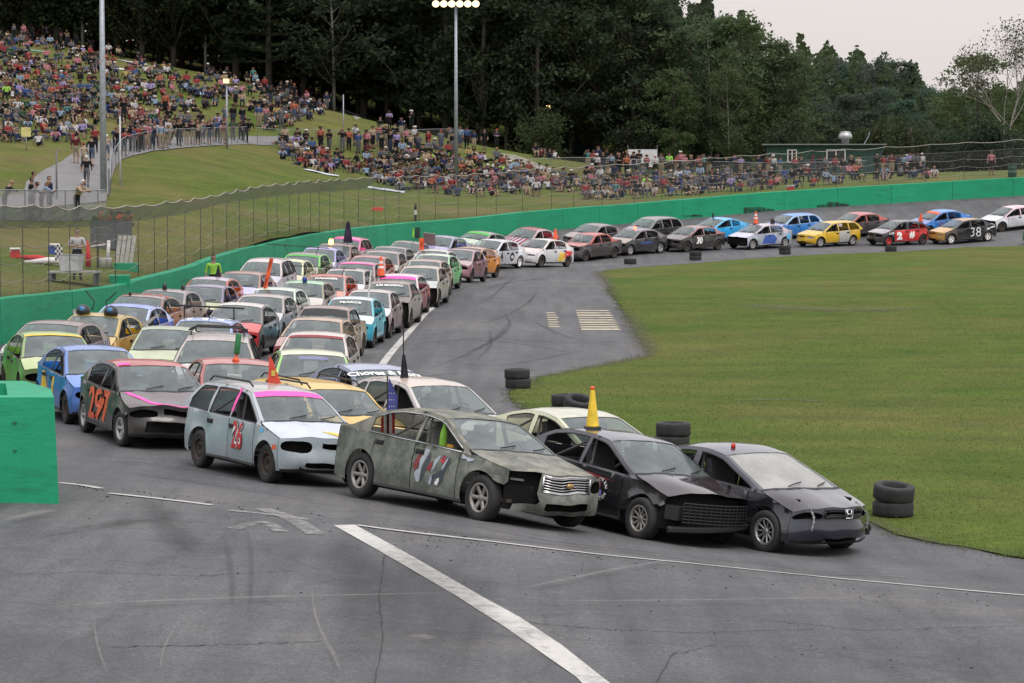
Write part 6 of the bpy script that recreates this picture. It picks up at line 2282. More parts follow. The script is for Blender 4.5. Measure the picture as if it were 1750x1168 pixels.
o.location = (xc, 0, 0)
m = MB()
m.tube([(xc + 1.5, 0, h_), (xc + 1.9, 0, h_ + .7), (xc + 2.0, 0, h_ + 1.1)], .04, 5)
m.build('stove_pipe', M_GALV, shed)
# white sheet, dark container, bin
p = on_hill(1098, 290)
e = empty('white_screen', p, "plain white sheet stretched on posts at the wood edge, left of the shed", 'screen')
S2 = p.y / F
m = MB()
m.box((0, 0, 1.0), (50 * S2, .03, 27 * S2))
m.build('sheet', plain("white_sheet", (.52, .53, .55), .9), e)
for x in (-25, 25):
    m = MB()
    m.tube([(x * S2, .05, 0), (x * S2, .05, 2.0)], .04, 6)
    m.build('post', M_POST, e)
p = on_hill(980, 262)
e = empty('storage_container', p, "dark green storage hut with a pale domed top at the wood edge, behind the bush", 'hut')
S2 = p.y / F
m = MB()
m.box((0, 0, 1.0), (72 * S2, 2.2, 2.0))
m.build('body', M_SHED, e)
m = MB()
for x in (-18, 10):
    m.lathe([(.65, 2.0), (.62, 2.12), (.4, 2.25), (.001, 2.3)], 14, Matrix.Translation((x * S2, 0, 0)).to_3x3())
m.build('roof', plain("pale_tarp", (.45, .5, .52), .7), e, True)
p = on_hill(1730, 303)
e = empty('litter_bin', p, "dark green litter barrel on the grass above the far right wall", 'bin')
m = MB()
m.lathe([(.29, 0), (.30, .02), (.30, .28), (.31, .30), (.30, .32), (.30, .60), (.31, .62), (.30, .64), (.30, .90), (.31, .92), (.28, .92), (.26, .6), (.001, .58)], 16)
m.build('barrel', plain("bin_green", (.01, .06, .04), .5), e, True)
p = on_hill(1195, 283)
e = empty('panel_fence', p, "grey board hoarding at the wood edge left of the shed", 'hoarding')
S2 = p.y / F
for i in range(9):
    m = MB()
    m.box((-2.4 + .62 * i, 0, 1.05), (.58, .05, 2.1))
    m.build('board', plain("grey_hoarding", (.10, .10, .10), .9), e)

# ================================================================== FLAGMAN'S POST BY THE WALL
def wall_spot(u, v):
    return Vector(hit(u, v, hill))


p = wall_spot(213, 473)
e = empty('bench_pallet', wall_spot(216, 462), "four pale upright boards standing on a green block behind the wall", 'boards')
S3 = e.location.y / F
for i in range(4):
    m = MB()
    x = (-18 + i * 8.2) * S3
    hgt = 50 * S3
    m.box((x + 3 * S3, .25, hgt / 2 + .2), (6.4 * S3, .05, hgt), M=Matrix.Rotation(-.30, 3, 'X') @ Matrix.Rotation(.10, 3, 'Y'))
    m.build('board', M_WOODG, e)
m = MB()
m.box((0, 0, .1), (40 * S3, .7, .30))
m.build('block', M_GREEN, e)
e = empty('concrete_step', wall_spot(203, 484), "green painted concrete step against the back of the wall", 'step')
m = MB()
m.box((0, 0.2, .08), (33 * S3, 1.0, .34), .12)
m.build('step', M_GREEN, e)

e = empty('flower_box', wall_spot(190, 428), "dark timber planter with orange flowers behind the wall", 'planter')
S3 = e.location.y / F
for i in range(4):
    m = MB()
    m.box((0, 0, .18 + i * .27), (70 * S3, .06, .255))
    m.build('plank', M_DKWOOD, e)
for x in (-33, 0, 33):
    m = MB()
    m.box((x * S3, .06, .55), (.10, .08, 1.1))
    m.build('post', M_DKWOOD, e)
m = MB()
m.box((0, .55, .95), (68 * S3, 1.0, .1))
m.build('soil', plain("planter_soil", (.05, .04, .03), .95), e)
mo, mg = MB(), MB()
for _ in range(420):
    x = random.gauss(-6, 18) * S3 if random.random() < .6 else random.gauss(12, 8) * S3
    x = max(-32 * S3, min(32 * S3, x))
    z = 1.05 + abs(random.gauss(0, .12))
    mb_ = mo if random.random() < .45 and (-22 * S3 < x < 0 or x > 6 * S3) else mg
    mb_.box((x, random.uniform(.1, .8), z), (.07, .07, .05), random.uniform(0, 3))
mo.build('blossoms', plain("orange_petals", (.60, .12, .03), .8), e)['kind'] = 'stuff'
mg.build('leaves', plain("planter_leaves", (.06, .11, .02), .9), e)['kind'] = 'stuff'

e = empty('sign_frame', wall_spot(206, 420), "empty black steel frame on a post above the planter", 'frame')
z0 = at(206, 375, e.location.y)[2] - e.location.z
m = MB()
for zz in (-.28, .0, .24):
    m.box((0, 0, z0 + zz), (34 * S3, .04, .07))
for x in (-16, -6, 16):
    m.box((x * S3, 0, z0), (.08, .05, .6))
m.build('frame', M_BLACK, e)
m = MB()
m.tube([(-14 * S3, 0, 0), (-14 * S3, 0, z0)], .03, 5)
m.build('post', M_POST, e)


def cooler(u, v, w, h, col, lid, label):
    e = empty('cool_box', wall_spot(u, v), label, 'cool box', rz=.2)
    m = MB()
    m.box((0, 0, h * .4), (w, w * .7, h * .8))
    m.build('box', plain("coolbox_" + label.split()[0], col, .5), e)
    m = MB()
    m.box((0, 0, h * .9), (w * 1.04, w * .74, h * .2))
    m.build('lid', plain("coolbox_lid_" + lid, INK[lid], .5), e)
    m = MB()
    m.tube([(-w * .5, -w * .37, h * .6), (-w * .5, -w * .45, h * .95), (w * .5, -w * .45, h * .95), (w * .5, -w * .37, h * .6)], .02, 5)
    m.build('handle', plain("coolbox_lid_" + lid, INK[lid], .5), e)


cooler(26, 441, .34, .34, (.42, .03, .03), 'white', "red cool box with white lid on the grass, leftmost by the flag stand")
cooler(92, 435, .38, .38, (.03, .07, .28), 'white', "blue cool box with white lid near the flag stand")
cooler(1351, 327, .42, .40, (.42, .03, .03), 'white', "red and white cool box on the grass above the far wall")
sp_ = Vector(at(122, 463, 93.4))
gz_ = float(hill(sp_.x, sp_.y)[0])
e = empty('flag_stand', (sp_.x, sp_.y, gz_), "low timber platform carrying the grey tub in front of the white shirted official", 'platform')
for i in range(5):
    m = MB()
    m.box((.1, -.36 + .2 * i, sp_.z - gz_ - .04), (1.6, .185, .05))
    m.build('plank', M_WOODG, e)
for x in (-.6, .8):
    m = MB()
    m.box((x, 0, (sp_.z - gz_) / 2 - .03), (.08, .9, max(.1, sp_.z - gz_ - .06)))
    m.build('trestle', M_DKWOOD, e)
e = empty('barrow', sp_, "grey plastic tub of flags where the white shirted official stands", 'tub')
m = MB()
m.lathe([(.34, 0), (.42, .50), (.44, .52), (.40, .48), (.32, .05), (.001, .04)], 4, Matrix.Rotation(.785, 3, 'Z') @ Matrix.Diagonal((1.25, .9, 1)))
m.build('tub', plain("grey_tub", (.45, .46, .47), .6), e)
m = MB()
for i in range(4):
    for j in range(6):
        m.cur = (i + j) % 2
        m.box((-.52 + .06 * i, .2, .36 + .085 * j), (.06, .02, .085))
m.build('chequered_flag', None, e, mats=[plain("flag_black", (.02, .02, .02), .9), plain("flag_white", (.6, .6, .6), .9)])
e = empty('rolled_flag', wall_spot(80, 452), "red and white bundle of rolled flags lying on the grass", 'flags')
for (a, c_, mt) in (((-.9, 0, .25), (.25, 0, .10), M_FRED), ((-.7, -.3, .08), (.9, -.25, .12), M_FWHT)):
    m = MB()
    m.tube([a, tuple((Vector(a) + Vector(c_)) / 2 + Vector((0, 0, .03))), c_], [.05, .12, .09], 8)
    m.build('roll', mt, e, True)
e = empty('folding_table', wall_spot(168, 458), "small white topped stand on one leg beside the red flag", 'table')
m = MB()
m.box((0, 0, .78), (.48, .4, .04), M=Matrix.Rotation(-.12, 3, 'Y'))
m.build('table_top', plain("table_white", (.62, .55, .52), .5), e)
m = MB()
m.tube([(0, 0, 0), (0, 0, .78)], .02, 6)
m.build('leg', M_BLACK, e)
e = empty('red_flag', wall_spot(151, 459), "red furled flag hanging from the flag stand rail", 'flag')
m = MB()
m.tube([(0, 0, .05), (0, 0, .45), (-.02, 0, .95)], [.10, .09, .03], 8)
m.build('flag_cloth', M_FRED, e, True)
m = MB()
m.tube([(0, 0, 0), (0, 0, 1.2)], .015, 6)
m.build('pole', M_GALV, e)
for k, (u, v) in enumerate(((174, 458), (184, 458))):
    e = empty('bucket', wall_spot(u, v), ("empty white paint bucket by the green block behind the wall" if k == 0 else "white paint bucket holding a tall white tube by the green block"), 'bucket')
    m = MB()
    m.lathe([(.13, 0), (.15, .32), (.155, .34), (.14, .32), (.12, .03), (.001, .02)], 14)
    m.build('pail', plain("bucket_white", (.58, .58, .57), .6), e, True)
    if k:
        m = MB()
        m.tube([(0, 0, .2), (.05, 0, .95)], .06, 8)
        m.build('tube', plain("bucket_white", (.58, .58, .57), .6), e, True)
e = empty('barrier_board', wall_spot(645, 361), "red plastic barrier board lying on the grass bank above the wall", 'barrier')
m = MB()
m.box((0, 0, .12), (.62, .08, .22))
m.build('board', plain("barrier_red", (.55, .05, .03), .6), e)
e = empty('marshal_post', wall_spot(710, 378), "short dark marker post with a white band behind the wall", 'post')
m = MB()
m.tube([(0, 0, 0), (0, 0, .95)], .07, 8)
m.build('post', M_BLACK, e)
m = MB()
m.tube([(0, 0, .35), (0, 0, .6)], .075, 8)
m.build('band', M_FWHT, e)

# ================================================================== PEOPLE
JN = ['pelvis', 'chest', 'neck', 'head', 'top', 'shL', 'elL', 'wrL', 'haL', 'shR', 'elR', 'wrR', 'haR', 'hiL', 'knL', 'anL', 'toL', 'hiR', 'knR', 'anR', 'toR']
JR = [(.135, .105), (.165, .115), (.050, .050), (.112, .122), (.098, .105), (.075, .07), (.048, .048), (.036, .036), (.045, .028), (.075, .07), (.048, .048), (.036, .036), (.045, .028),
      (.10, .10), (.068, .068), (.045, .045), (.045, .035), (.10, .10), (.068, .068), (.045, .045), (.045, .035)]
JE = [(0, 1), (1, 2), (2, 3), (3, 4), (1, 5), (5, 6), (6, 7), (7, 8), (1, 9), (9, 10), (10, 11), (11, 12), (0, 13), (13, 14), (14, 15), (15, 16), (0, 17), (17, 18), (18, 19), (19, 20)]


def skel(pel, che, nec, hea, top, armL, armR, legL, legR):
    return [pel, che, nec, hea, top] + list(armL) + list(armR) + list(legL) + list(legR)


def mir(P):
    return [(-x, y, z) for x, y, z in P]


aL = [(.19, 0, 1.38), (.25, -.03, 1.11), (.26, .06, .87), (.25, .10, .78)]
lL = [(.09, 0, .88), (.10, .03, .48), (.10, -.02, .09), (.12, .15, .04)]
POSES = {
    'standing': skel((0, 0, .95), (0, 0, 1.24), (0, .01, 1.47), (0, .03, 1.62), (0, .02, 1.71), aL, mir(aL), lL, mir(lL)),
    'standing with folded arms': skel((0, 0, .95), (0, -.01, 1.24), (0, .01, 1.47), (0, .03, 1.62), (0, .02, 1.71), [(.19, 0, 1.38), (.27, .03, 1.13), (.06, .20, 1.14), (-.05, .21, 1.16)], [(-.19, 0, 1.38), (-.27, .03, 1.13), (-.06, .22, 1.10), (.05, .22, 1.08)], lL, mir(lL)),
    'standing with a raised hand': skel((0, 0, .95), (0, 0, 1.24), (0, .01, 1.47), (0, .03, 1.62), (0, .02, 1.71), [(.19, 0, 1.38), (.30, .16, 1.26), (.15, .30, 1.52), (.10, .32, 1.60)], mir(aL), lL, mir(lL)),
    'walking': skel((0, 0, .94), (0, .03, 1.23), (0, .05, 1.46), (0, .07, 1.61), (0, .06, 1.70), [(.19, .03, 1.37), (.25, .14, 1.13), (.24, .30, .95), (.23, .35, .88)], [(-.19, .03, 1.37), (-.25, -.14, 1.12), (-.24, -.20, .88), (-.24, -.18, .79)],
                    [(.09, 0, .88), (.10, -.08, .48), (.10, -.32, .14), (.11, -.20, .04)], [(-.09, 0, .88), (-.10, .22, .50), (-.10, .24, .09), (-.11, .40, .05)]),
    'sitting with knees drawn up': skel((0, 0, .14), (0, -.05, .43), (0, .0, .66), (0, .03, .80), (0, .02, .89), [(.19, -.02, .58), (.27, .16, .40), (.16, .38, .42), (.08, .44, .40)], [(-.19, -.02, .58), (-.27, .16, .40), (-.16, .38, .42), (-.06, .44, .40)],
                         [(.10, .06, .13), (.13, .40, .46), (.12, .58, .08), (.13, .72, .04)], [(-.10, .06, .13), (-.13, .38, .44), (-.12, .60, .08), (-.13, .74, .04)]),
    'sitting with legs stretched out': skel((0, 0, .14), (0, -.14, .42), (0, -.16, .65), (0, -.13, .80), (0, -.14, .89), [(.19, -.16, .57), (.28, -.30, .34), (.30, -.42, .08), (.30, -.44, .03)], [(-.19, -.16, .57), (-.28, -.30, .34), (-.30, -.42, .08), (-.30, -.44, .03)],
                         [(.10, .08, .13), (.12, .50, .20), (.13, .92, .07), (.15, .98, .18)], [(-.10, .08, .13), (-.12, .46, .30), (-.13, .80, .07), (-.15, .90, .14)]),
    'sitting in a folding chair': skel((0, 0, .50), (0, -.08, .79), (0, -.06, 1.02), (0, -.02, 1.16), (0, -.03, 1.25), [(.19, -.06, .94), (.27, .04, .70), (.22, .28, .66), (.18, .34, .66)], [(-.19, -.06, .94), (-.27, .04, .70), (-.22, .28, .66), (-.18, .34, .66)],
                   [(.10, .06, .49), (.13, .44, .50), (.13, .42, .09), (.14, .58, .04)], [(-.10, .06, .49), (-.13, .46, .50), (-.15, .48, .09), (-.16, .64, .04)]),
    'leaning on the fence': skel((0, 0, .94), (0, .14, 1.20), (0, .24, 1.40), (0, .31, 1.53), (0, .32, 1.62), [(.19, .18, 1.32), (.28, .40, 1.14), (.10, .56, 1.20), (.02, .58, 1.20)], [(-.19, .18, 1.32), (-.28, .40, 1.14), (-.10, .58, 1.17), (-.02, .60, 1.17)], [(.09, 0, .88), (.10, .0, .48), (.10, -.10, .09), (.12, .07, .04)], mir([(.09, 0, .88), (.10, .02, .48), (.10, -.02, .09), (.12, .15, .04)])),
}


def skin_mesh(P, sub):
    me = bpy.data.meshes.new("skin_tmp")
    me.from_pydata(P, JE, [])
    ob = bpy.data.objects.new("skin_tmp", me)
    COL.objects.link(ob)
    ob.modifiers.new("s", 'SKIN')
    for v, r in zip(me.skin_vertices[0].data, JR):
        v.radius = r
    me.skin_vertices[0].data[0].use_root = True
    if sub:
        ss = ob.modifiers.new("u", 'SUBSURF')
        ss.levels = ss.render_levels = sub
    bpy.context.view_layer.update()
    m2 = bpy.data.meshes.new_from_object(ob.evaluated_get(bpy.context.evaluated_depsgraph_get()))
    V = np.array([v.co[:] for v in m2.vertices])
    Fs = [tuple(p.vertices) for p in m2.polygons]
    bpy.data.objects.remove(ob)
    bpy.data.meshes.remove(me)
    bpy.data.meshes.remove(m2)
    # which garment each face belongs to
    C = np.array([V[list(f)].mean(0) for f in Fs])
    J = np.array(P)
    best, lab = np.full(len(C), 9e9), np.zeros(len(C), int)
    tt = np.zeros(len(C))
    for ei, (a, b) in enumerate(JE):
        d = J[b] - J[a]
        t = np.clip(((C - J[a]) @ d) / (d @ d), 0, 1)
        dist = np.linalg.norm(C - (J[a] + t[:, None] * d), axis=1) / max(JR[a][0], JR[b][0])
        m = dist < best
        best[m], lab[m], tt[m] = dist[m], ei, t[m]
    reg = np.zeros(len(C), int)     # 0 top 1 legs(upper) 2 skin 3 hair 4 shoe 5 lower leg 6 forearm 7 upper arm
    reg[(lab == 12) | (lab == 16) | (lab == 13) | (lab == 17)] = 1
    reg[(lab == 0) & (tt < .35)] = 1
    reg[(lab == 14) | (lab == 18)] = 5
    reg[(lab == 15) | (lab == 19)] = 4
    reg[(lab == 1) & (tt > .55)] = 2
    reg[(lab == 5) | (lab == 9)] = 7
    reg[(lab == 6) | (lab == 10)] = 6
    reg[(lab == 7) | (lab == 11)] = 2
    hd = (lab == 2) | (lab == 3)
    reg[hd] = 2
    hc = J[3]
    fy = C[:, 1] - hc[1]
    reg[hd & ((C[:, 2] > hc[2] + .045) | ((fy < .02) & (C[:, 2] > hc[2] - .08)))] = 3
    return V, Fs, reg


BODY1 = {k: skin_mesh(P, 1) for k, P in POSES.items()}
BODY0 = {k: skin_mesh(P, 0) for k, P in POSES.items()}
t_ = NT("clothes_and_skin")
at_ = t_.n("Attribute", attribute_name="tint")
t_.bsdf(t_.mix(.5, at_.outputs["Color"], t_.ramp(t_.noise(14, 3, .6, t_.obj()), [(.35, (.7, .7, .7)), (.65, (1.1, 1.1, 1.1))]), 'MULTIPLY'), .85, spec=.2)
M_CLOTH = t_.m
TOPS = [('black', '17181a', 34), ('white', 'b4b4b6', 9), ('grey', '5d6066', 16), ('navy', '20294a', 9), ('blue', '34507e', 7), ('red', '8f2c2e', 9), ('maroon', '5a2028', 5),
        ('pink', 'b06a78', 4), ('orange', 'a8583a', 3), ('lime', '8fce3a', .5), ('teal', '3f7a78', 2), ('green', '2a4f35', 3), ('tan', 'a08c72', 5), ('lilac', '8f82b4', 3), ('pale-blue', '7790a8', 5), ('yellow', 'a08a48', .7)]
LEGS = [('dark trousers', '1b1d22', 0, 8), ('blue jeans', '2c3648', 0, 8), ('khaki shorts', '8f8268', 1, 5), ('black shorts', '191a1d', 1, 6), ('denim shorts', '46526a', 1, 4), ('grey trousers', '5a5c60', 0, 3)]
SKINS = ['94705e', '9c7a68', '86634f', 'a58674', '6c4e3e']
HAIRS = [('dark hair', '1a1412'), ('brown hair', '3d2a1e'), ('fair hair', '8f7350'), ('white cap', 'c8c6c2'), ('black cap', '151517'), ('dark hair', '221a16'), ('red cap', '8f2226')]
HW = [8, 6, 4, 3, 4, 6, 1]


def pick(L):
    return random.choices(L, [x[-1] for x in L])[0]


def tints(reg, top, legs, skin, hair, sleeve=True):
    c = np.array([hx(top[1]), hx(legs[1]), hx(skin), hx(hair[1]), hx('26221f'), hx(skin) if legs[2] else hx(legs[1]), hx(skin) if sleeve else hx(top[1]), hx(top[1])])
    g = c.mean(1, keepdims=True)
    c = (g + (c - g) * .85) * .9
    return c[reg]


def add_tint(me, cols):
    a = me.attributes.new("tint", 'FLOAT_COLOR', 'FACE')
    a.data.foreach_set("color", np.column_stack([cols, np.ones(len(cols))]).astype(np.float32).ravel())


def person_mesh(P, hero=False):
    V, Fs, reg = BODY1[P['pose']]
    V = V * P['scale']
    me = newmesh('person', V, Fs, M_CLOTH, True)
    add_tint(me, tints(reg, P['top'], P['legs'], P['skin'], P['hair'], P['sleeve']))
    return me


FOCUS = np.array([6.0, 120.0])
people = []


def add_person(u, v, pose_, zone, top=None, legs=None, hair=None, face=None, D=None, fn=hill, label=None, scale=None):
    if D is None:
        p = hit(u, v, fn)
    else:
        p = at(u, v, D)
        p = (p[0], p[1], float(fn(p[0], p[1])[0]))
    if face is None:
        d = FOCUS - np.array(p[:2])
        face = math.atan2(d[1], d[0]) - math.pi / 2 + random.gauss(0, .45)
    T = {t[0]: t for t in TOPS}
    Lg = {t[0]: t for t in LEGS}
    Hh = {t[0]: t for t in HAIRS}
    people.append(dict(p=p, u=u, v=v, pose=pose_, zone=zone, top=T[top] if top else pick(TOPS), legs=Lg[legs] if legs else pick(LEGS), hair=Hh[hair] if hair else random.choices(HAIRS, HW)[0],
                       skin=random.choice(SKINS), sleeve=random.random() < .75, face=face, label=label, scale=scale or random.uniform(.90, 1.05)))


# named individuals
up = 0.0
add_person(148, 321, 'walking', 'path', 'black', 'grey trousers', 'white cap', face=.05, label="man in black tee and white cap walking up the footpath")
add_person(143, 291, 'walking', 'path', 'tan', 'khaki shorts', 'red cap', face=.1, label="walker in a tan shirt on the footpath ahead of the man in black")
add_person(130, 281, 'standing', 'path', 'maroon', 'khaki shorts', 'black cap', face=.0, label="tall walker all in maroon on the left edge of the footpath")
add_person(157, 285, 'walking', 'path', 'black', 'denim shorts', 'brown hair', face=.0, label="long haired woman in black top and pale shorts beside the tan shirt")
add_person(163, 262, 'standing', 'path', 'red', 'dark trousers', 'dark hair', label="person in a red top standing just left of the thick light pole")
add_person(183, 275, 'walking', 'path', 'tan', 'denim shorts', 'white cap', face=.1, label="bare shouldered walker in denim shorts right of the thick light pole")
add_person(8, 376, 'leaning on the fence', 'lower path', 'black', 'dark trousers', 'fair hair', label="onlooker with bushy fair hair leaning on the fence, leftmost of all")
add_person(52, 376, 'leaning on the fence', 'lower path', 'grey', 'blue jeans', 'brown hair', label="onlooker in a grey top at the lower path fence")
add_person(71, 376, 'leaning on the fence', 'lower path', 'pale-blue', 'dark trousers', 'fair hair', label="fair haired onlooker in light blue with a shoulder strap by the fence")
add_person(57, 360, 'standing', 'lower path', 'white', 'dark trousers', 'dark hair', label="dark haired onlooker in white behind the pair at the lower path fence")
add_person(54, 370, 'standing', 'lower path', 'black', 'dark trousers', 'dark hair', scale=.93, label="short onlooker in black squeezed between the white and grey tops")
add_person(84, 366, 'standing', 'lower path', 'navy', 'black shorts', 'dark hair', label="onlooker in navy with dark hair right of the light blue one")
add_person(131, 378, 'leaning on the fence', 'lower path', 'tan', 'dark trousers', 'white cap', label="woman in a white cap leaning alone on the fence by the footpath")
add_person(242, 258, 'standing', 'rail', 'black', 'dark trousers', 'black cap', label="onlooker in black with a green shirt print at the path railing")
add_person(275, 256, 'standing', 'rail', 'pale-blue', 'khaki shorts', 'brown hair', label="onlooker in light blue walking along the path railing")
add_person(283, 197, 'standing', 'upper bank', 'orange', 'black shorts', 'fair hair', label="person in a salmon orange hoodie standing mid bank among the seated crowd")
add_person(132, 459, 'standing with folded arms', 'wall', 'white', 'dark trousers', 'black cap', D=95, face=3.4, scale=1.0, label="race official in a white shirt standing at the flag stand")
add_person(365, 519, 'standing', 'track', 'lime', 'dark trousers', 'dark hair', fn=ground, face=math.pi + .15, scale=1.05, label="bearded man in a lime green tee standing between cars and wall")

# random spectators, in loose rows
def scatter(poly, n, mind, poses, zone, cl=.12):
    """loose knots of people sitting together, with bare grass between the knots"""
    poly = np.array(poly, float)
    mn, mx = poly.min(0), poly.max(0)
    got = []
    for _ in range(4000):
        if len(got) >= n:
            break
        cu, cv = random.uniform(mn[0], mx[0]), random.uniform(mn[1], mx[1])
        k = random.choice([1, 2, 2, 3, 3, 4, 5, 6, 8])
        slope = random.uniform(-.1, .35)
        for i in range(k):
            u = cu + (i - k / 2) * mind * random.uniform(.75, 1.15) + random.gauss(0, 1.5)
            v = cv + (i - k / 2) * mind * slope * .5 + random.gauss(0, 2.2)
            if not inside(poly, np.array([[u, v]]))[0]:
                continue
            if any(abs(u - a) < mind * .72 and abs(v - c_) < mind * .55 for a, c_ in got):
                continue
            got.append((u, v))
            add_person(u, v, random.choice(poses), zone)


SIT = ['sitting with knees drawn up', 'sitting with legs stretched out', 'sitting in a folding chair']
STAND = ['standing', 'standing with folded arms', 'standing with a raised hand', 'standing']
scatter([(-20, 48), (60, 46), (150, 72), (250, 100), (330, 118), (420, 138), (470, 150), (380, 160), (300, 150), (200, 128), (100, 108), (-20, 95)], 105, 10, SIT, 'upper bank')
scatter([(-20, 95), (100, 108), (200, 128), (300, 150), (420, 160), (330, 205), (270, 190), (190, 170), (100, 175), (-20, 160)], 140, 11, SIT, 'upper bank')
scatter([(-20, 160), (100, 175), (200, 178), (280, 210), (250, 218), (170, 215), (60, 205), (-20, 200)], 66, 13, SIT, 'upper bank', .15)
scatter([(-10, 205), (60, 208), (160, 222), (150, 240), (90, 252), (30, 248), (-10, 250)], 30, 15, SIT, 'lower left bank', .1)
scatter([(190, 262), (250, 247), (330, 243), (420, 239), (420, 245), (330, 250), (250, 258), (205, 270)], 40, 11, STAND + ['leaning on the fence', 'walking'], 'path railing', .5)
scatter([(200, 200), (330, 212), (430, 215), (470, 200), (420, 190), (380, 175), (480, 180), (560, 190), (540, 205), (470, 225), (330, 226), (220, 220)], 70, 11, SIT + STAND[:1], 'upper bank', .1)
scatter([(430, 140), (500, 150), (590, 180), (560, 192), (500, 178), (420, 165)], 52, 9, SIT + STAND[:1], 'upper bank', .3)
scatter([(470, 245), (540, 262), (600, 290), (700, 322), (690, 330), (610, 300), (560, 300), (480, 275)], 48, 11, SIT, 'lower bank', .3)
scatter([(600, 272), (680, 265), (780, 262), (880, 285), (960, 305), (1000, 325), (920, 338), (800, 338), (690, 330), (640, 305)], 165, 10.5, SIT, 'lower bank', .3)
scatter([(480, 255), (600, 250), (760, 250), (860, 250), (850, 258), (700, 266), (560, 262)], 30, 14, STAND, 'lower bank', .3)
scatter([(660, 205), (700, 195), (740, 200), (720, 235), (640, 240)], 12, 13, STAND + SIT[:1], 'crest of the bank', .4)
scatter([(640, 190), (740, 208), (735, 214), (640, 200)], 10, 9, SIT + STAND, 'crest of the bank', .5)
scatter([(915, 262), (965, 268), (960, 275), (915, 270)], 8, 9, SIT, 'knoll by the bush', .6)
scatter([(1000, 300), (1100, 308), (1300, 312), (1480, 306), (1480, 316), (1300, 326), (1150, 336), (1000, 345)], 105, 11.5, SIT + ['sitting in a folding chair'], 'strip before the green shed', .3)
scatter([(1000, 285), (1480, 298), (1480, 306), (1000, 300)], 60, 10, STAND, 'strip before the green shed', .4)
scatter([(1490, 288), (1640, 280), (1645, 290), (1500, 304)], 75, 7.5, STAND, 'grass right of the shed', .4)
scatter([(1495, 302), (1600, 300), (1600, 307), (1495, 312)], 10, 10, SIT, 'grass right of the shed', .5)
add_person(1694, 300, 'standing', 'grass right of the shed', 'pink', 'black shorts', label="lone person in pink walking on the grass right of the shed")
scatter([(15, 62), (240, 92), (560, 172), (560, 178), (240, 98), (15, 68)], 26, 16, STAND, 'upper bank', .4)

people.sort(key=lambda q: q['p'][1])
ORD = {1: 'first', 2: 'second', 3: 'third', 4: 'fourth', 5: 'fifth', 6: 'sixth', 7: 'seventh', 8: 'eighth', 9: 'ninth', 10: 'tenth'}


def nth(k):
    return ORD.get(k, f"{k}th" if k % 10 not in (1, 2, 3) or k in (11, 12, 13) else f"{k}{['st', 'nd', 'rd'][k % 10 - 1]}")


def key_of(q):
    return (('standing' if 'stand' in q['pose'] or 'lean' in q['pose'] else 'walking' if 'walk' in q['pose'] else 'seated'), q['top'][0], q['legs'][0], q['zone'])


byk = {}
for q in people:
    byk.setdefault(key_of(q), []).append(q)
for kk, L in byk.items():
    L.sort(key=lambda q: q['u'])
    for i, q in enumerate(L):
        if q['label']:
            continue
        a, c_, d_, z_ = kk
        loc = {'strip before the green shed': 'before the green shed', 'grass right of the shed': 'right of the shed', 'knoll by the bush': 'on the knoll by the bush', 'path railing': 'by the path railing'}.get(z_, z_)
        if len(L) == 1:
            q['label'] = f"only {a} spectator in {c_} top and {d_}, {loc}"
        else:
            q['label'] = f"{nth(i + 1)} from left of {a} spectators, {c_} top, {d_}, {loc}"

M_CHAIR = NT("camp_chair_cloth")
_c = M_CHAIR.n("ObjectInfo").outputs["Color"]
M_CHAIR.bsdf(M_CHAIR.mix(.25, _c, M_CHAIR.ramp(M_CHAIR.noise(12, 3, .6, M_CHAIR.obj()), [(.3, (.4, .4, .4)), (.7, (1, 1, 1))]), 'MULTIPLY'), .9)
M_CHAIR = M_CHAIR.m
m = MB()
m.box((0, .14, .40), (.50, .46, .03))
CH_SEAT = m.mesh('seat', M_CHAIR)
m = MB()
m.box((0, -.20, .70), (.50, .03, .58), M=Matrix.Rotation(.22, 3, 'X'))
CH_BACK = m.mesh('backrest', M_CHAIR)
m = MB()
for sx in (-1, 1):
    m.tube([(sx * .26, -.14, 0), (sx * .26, .36, .42)], .014, 4)
    m.tube([(sx * .26, .36, 0), (sx * .26, -.12, .42), (sx * .26, -.26, .98)], .014, 4)
m.tube([(-.26, .36, .02), (.26, .36, .4)], .012, 4)
CH_FRAME = m.mesh('frame', M_BLACK)
CCOL = [('black', '17181b'), ('blue', '23407c'), ('grey', '565a60'), ('dark green', '1d3d2a'), ('red', '7d2226'), ('navy', '1c2440')]
NIND = 300
chairs = []
CV, CF, CC, base_i = [], [], [], 0
for i, q in enumerate(people):
    c, s = math.cos(q['face']), math.sin(q['face'])
    if i < NIND:
        o = link('person', person_mesh(q), None, (q['p'][0], q['p'][1], q['p'][2] - .01))
        o.rotation_euler = (0, 0, q['face'])
        tag(o, q['label'], 'person', 'spectators on the bank' if q['zone'] not in ('track', 'wall') else 'race officials')
        if q['pose'].endswith('chair'):
            chairs.append((q, random.choice(CCOL)))
    else:
        V, Fs, reg = BODY0[q['pose']]
        V = V * q['scale']
        CV.append(np.column_stack([V[:, 0] * c - V[:, 1] * s + q['p'][0], V[:, 0] * s + V[:, 1] * c + q['p'][1], V[:, 2] + q['p'][2] - .01]))
        CF += [tuple(a + base_i for a in f) for f in Fs]
        CC.append(tints(reg, q['top'], q['legs'], q['skin'], q['hair'], q['sleeve']))
        base_i += len(V)
me = newmesh('crowd', np.concatenate(CV), CF, M_CLOTH, True)
add_tint(me, np.concatenate(CC))
tag(link('crowd', me), "dense crowd of seated and standing spectators spread over the far upper bank", kind='stuff')
chairs.sort(key=lambda a: a[0]['u'])
cnt = {}
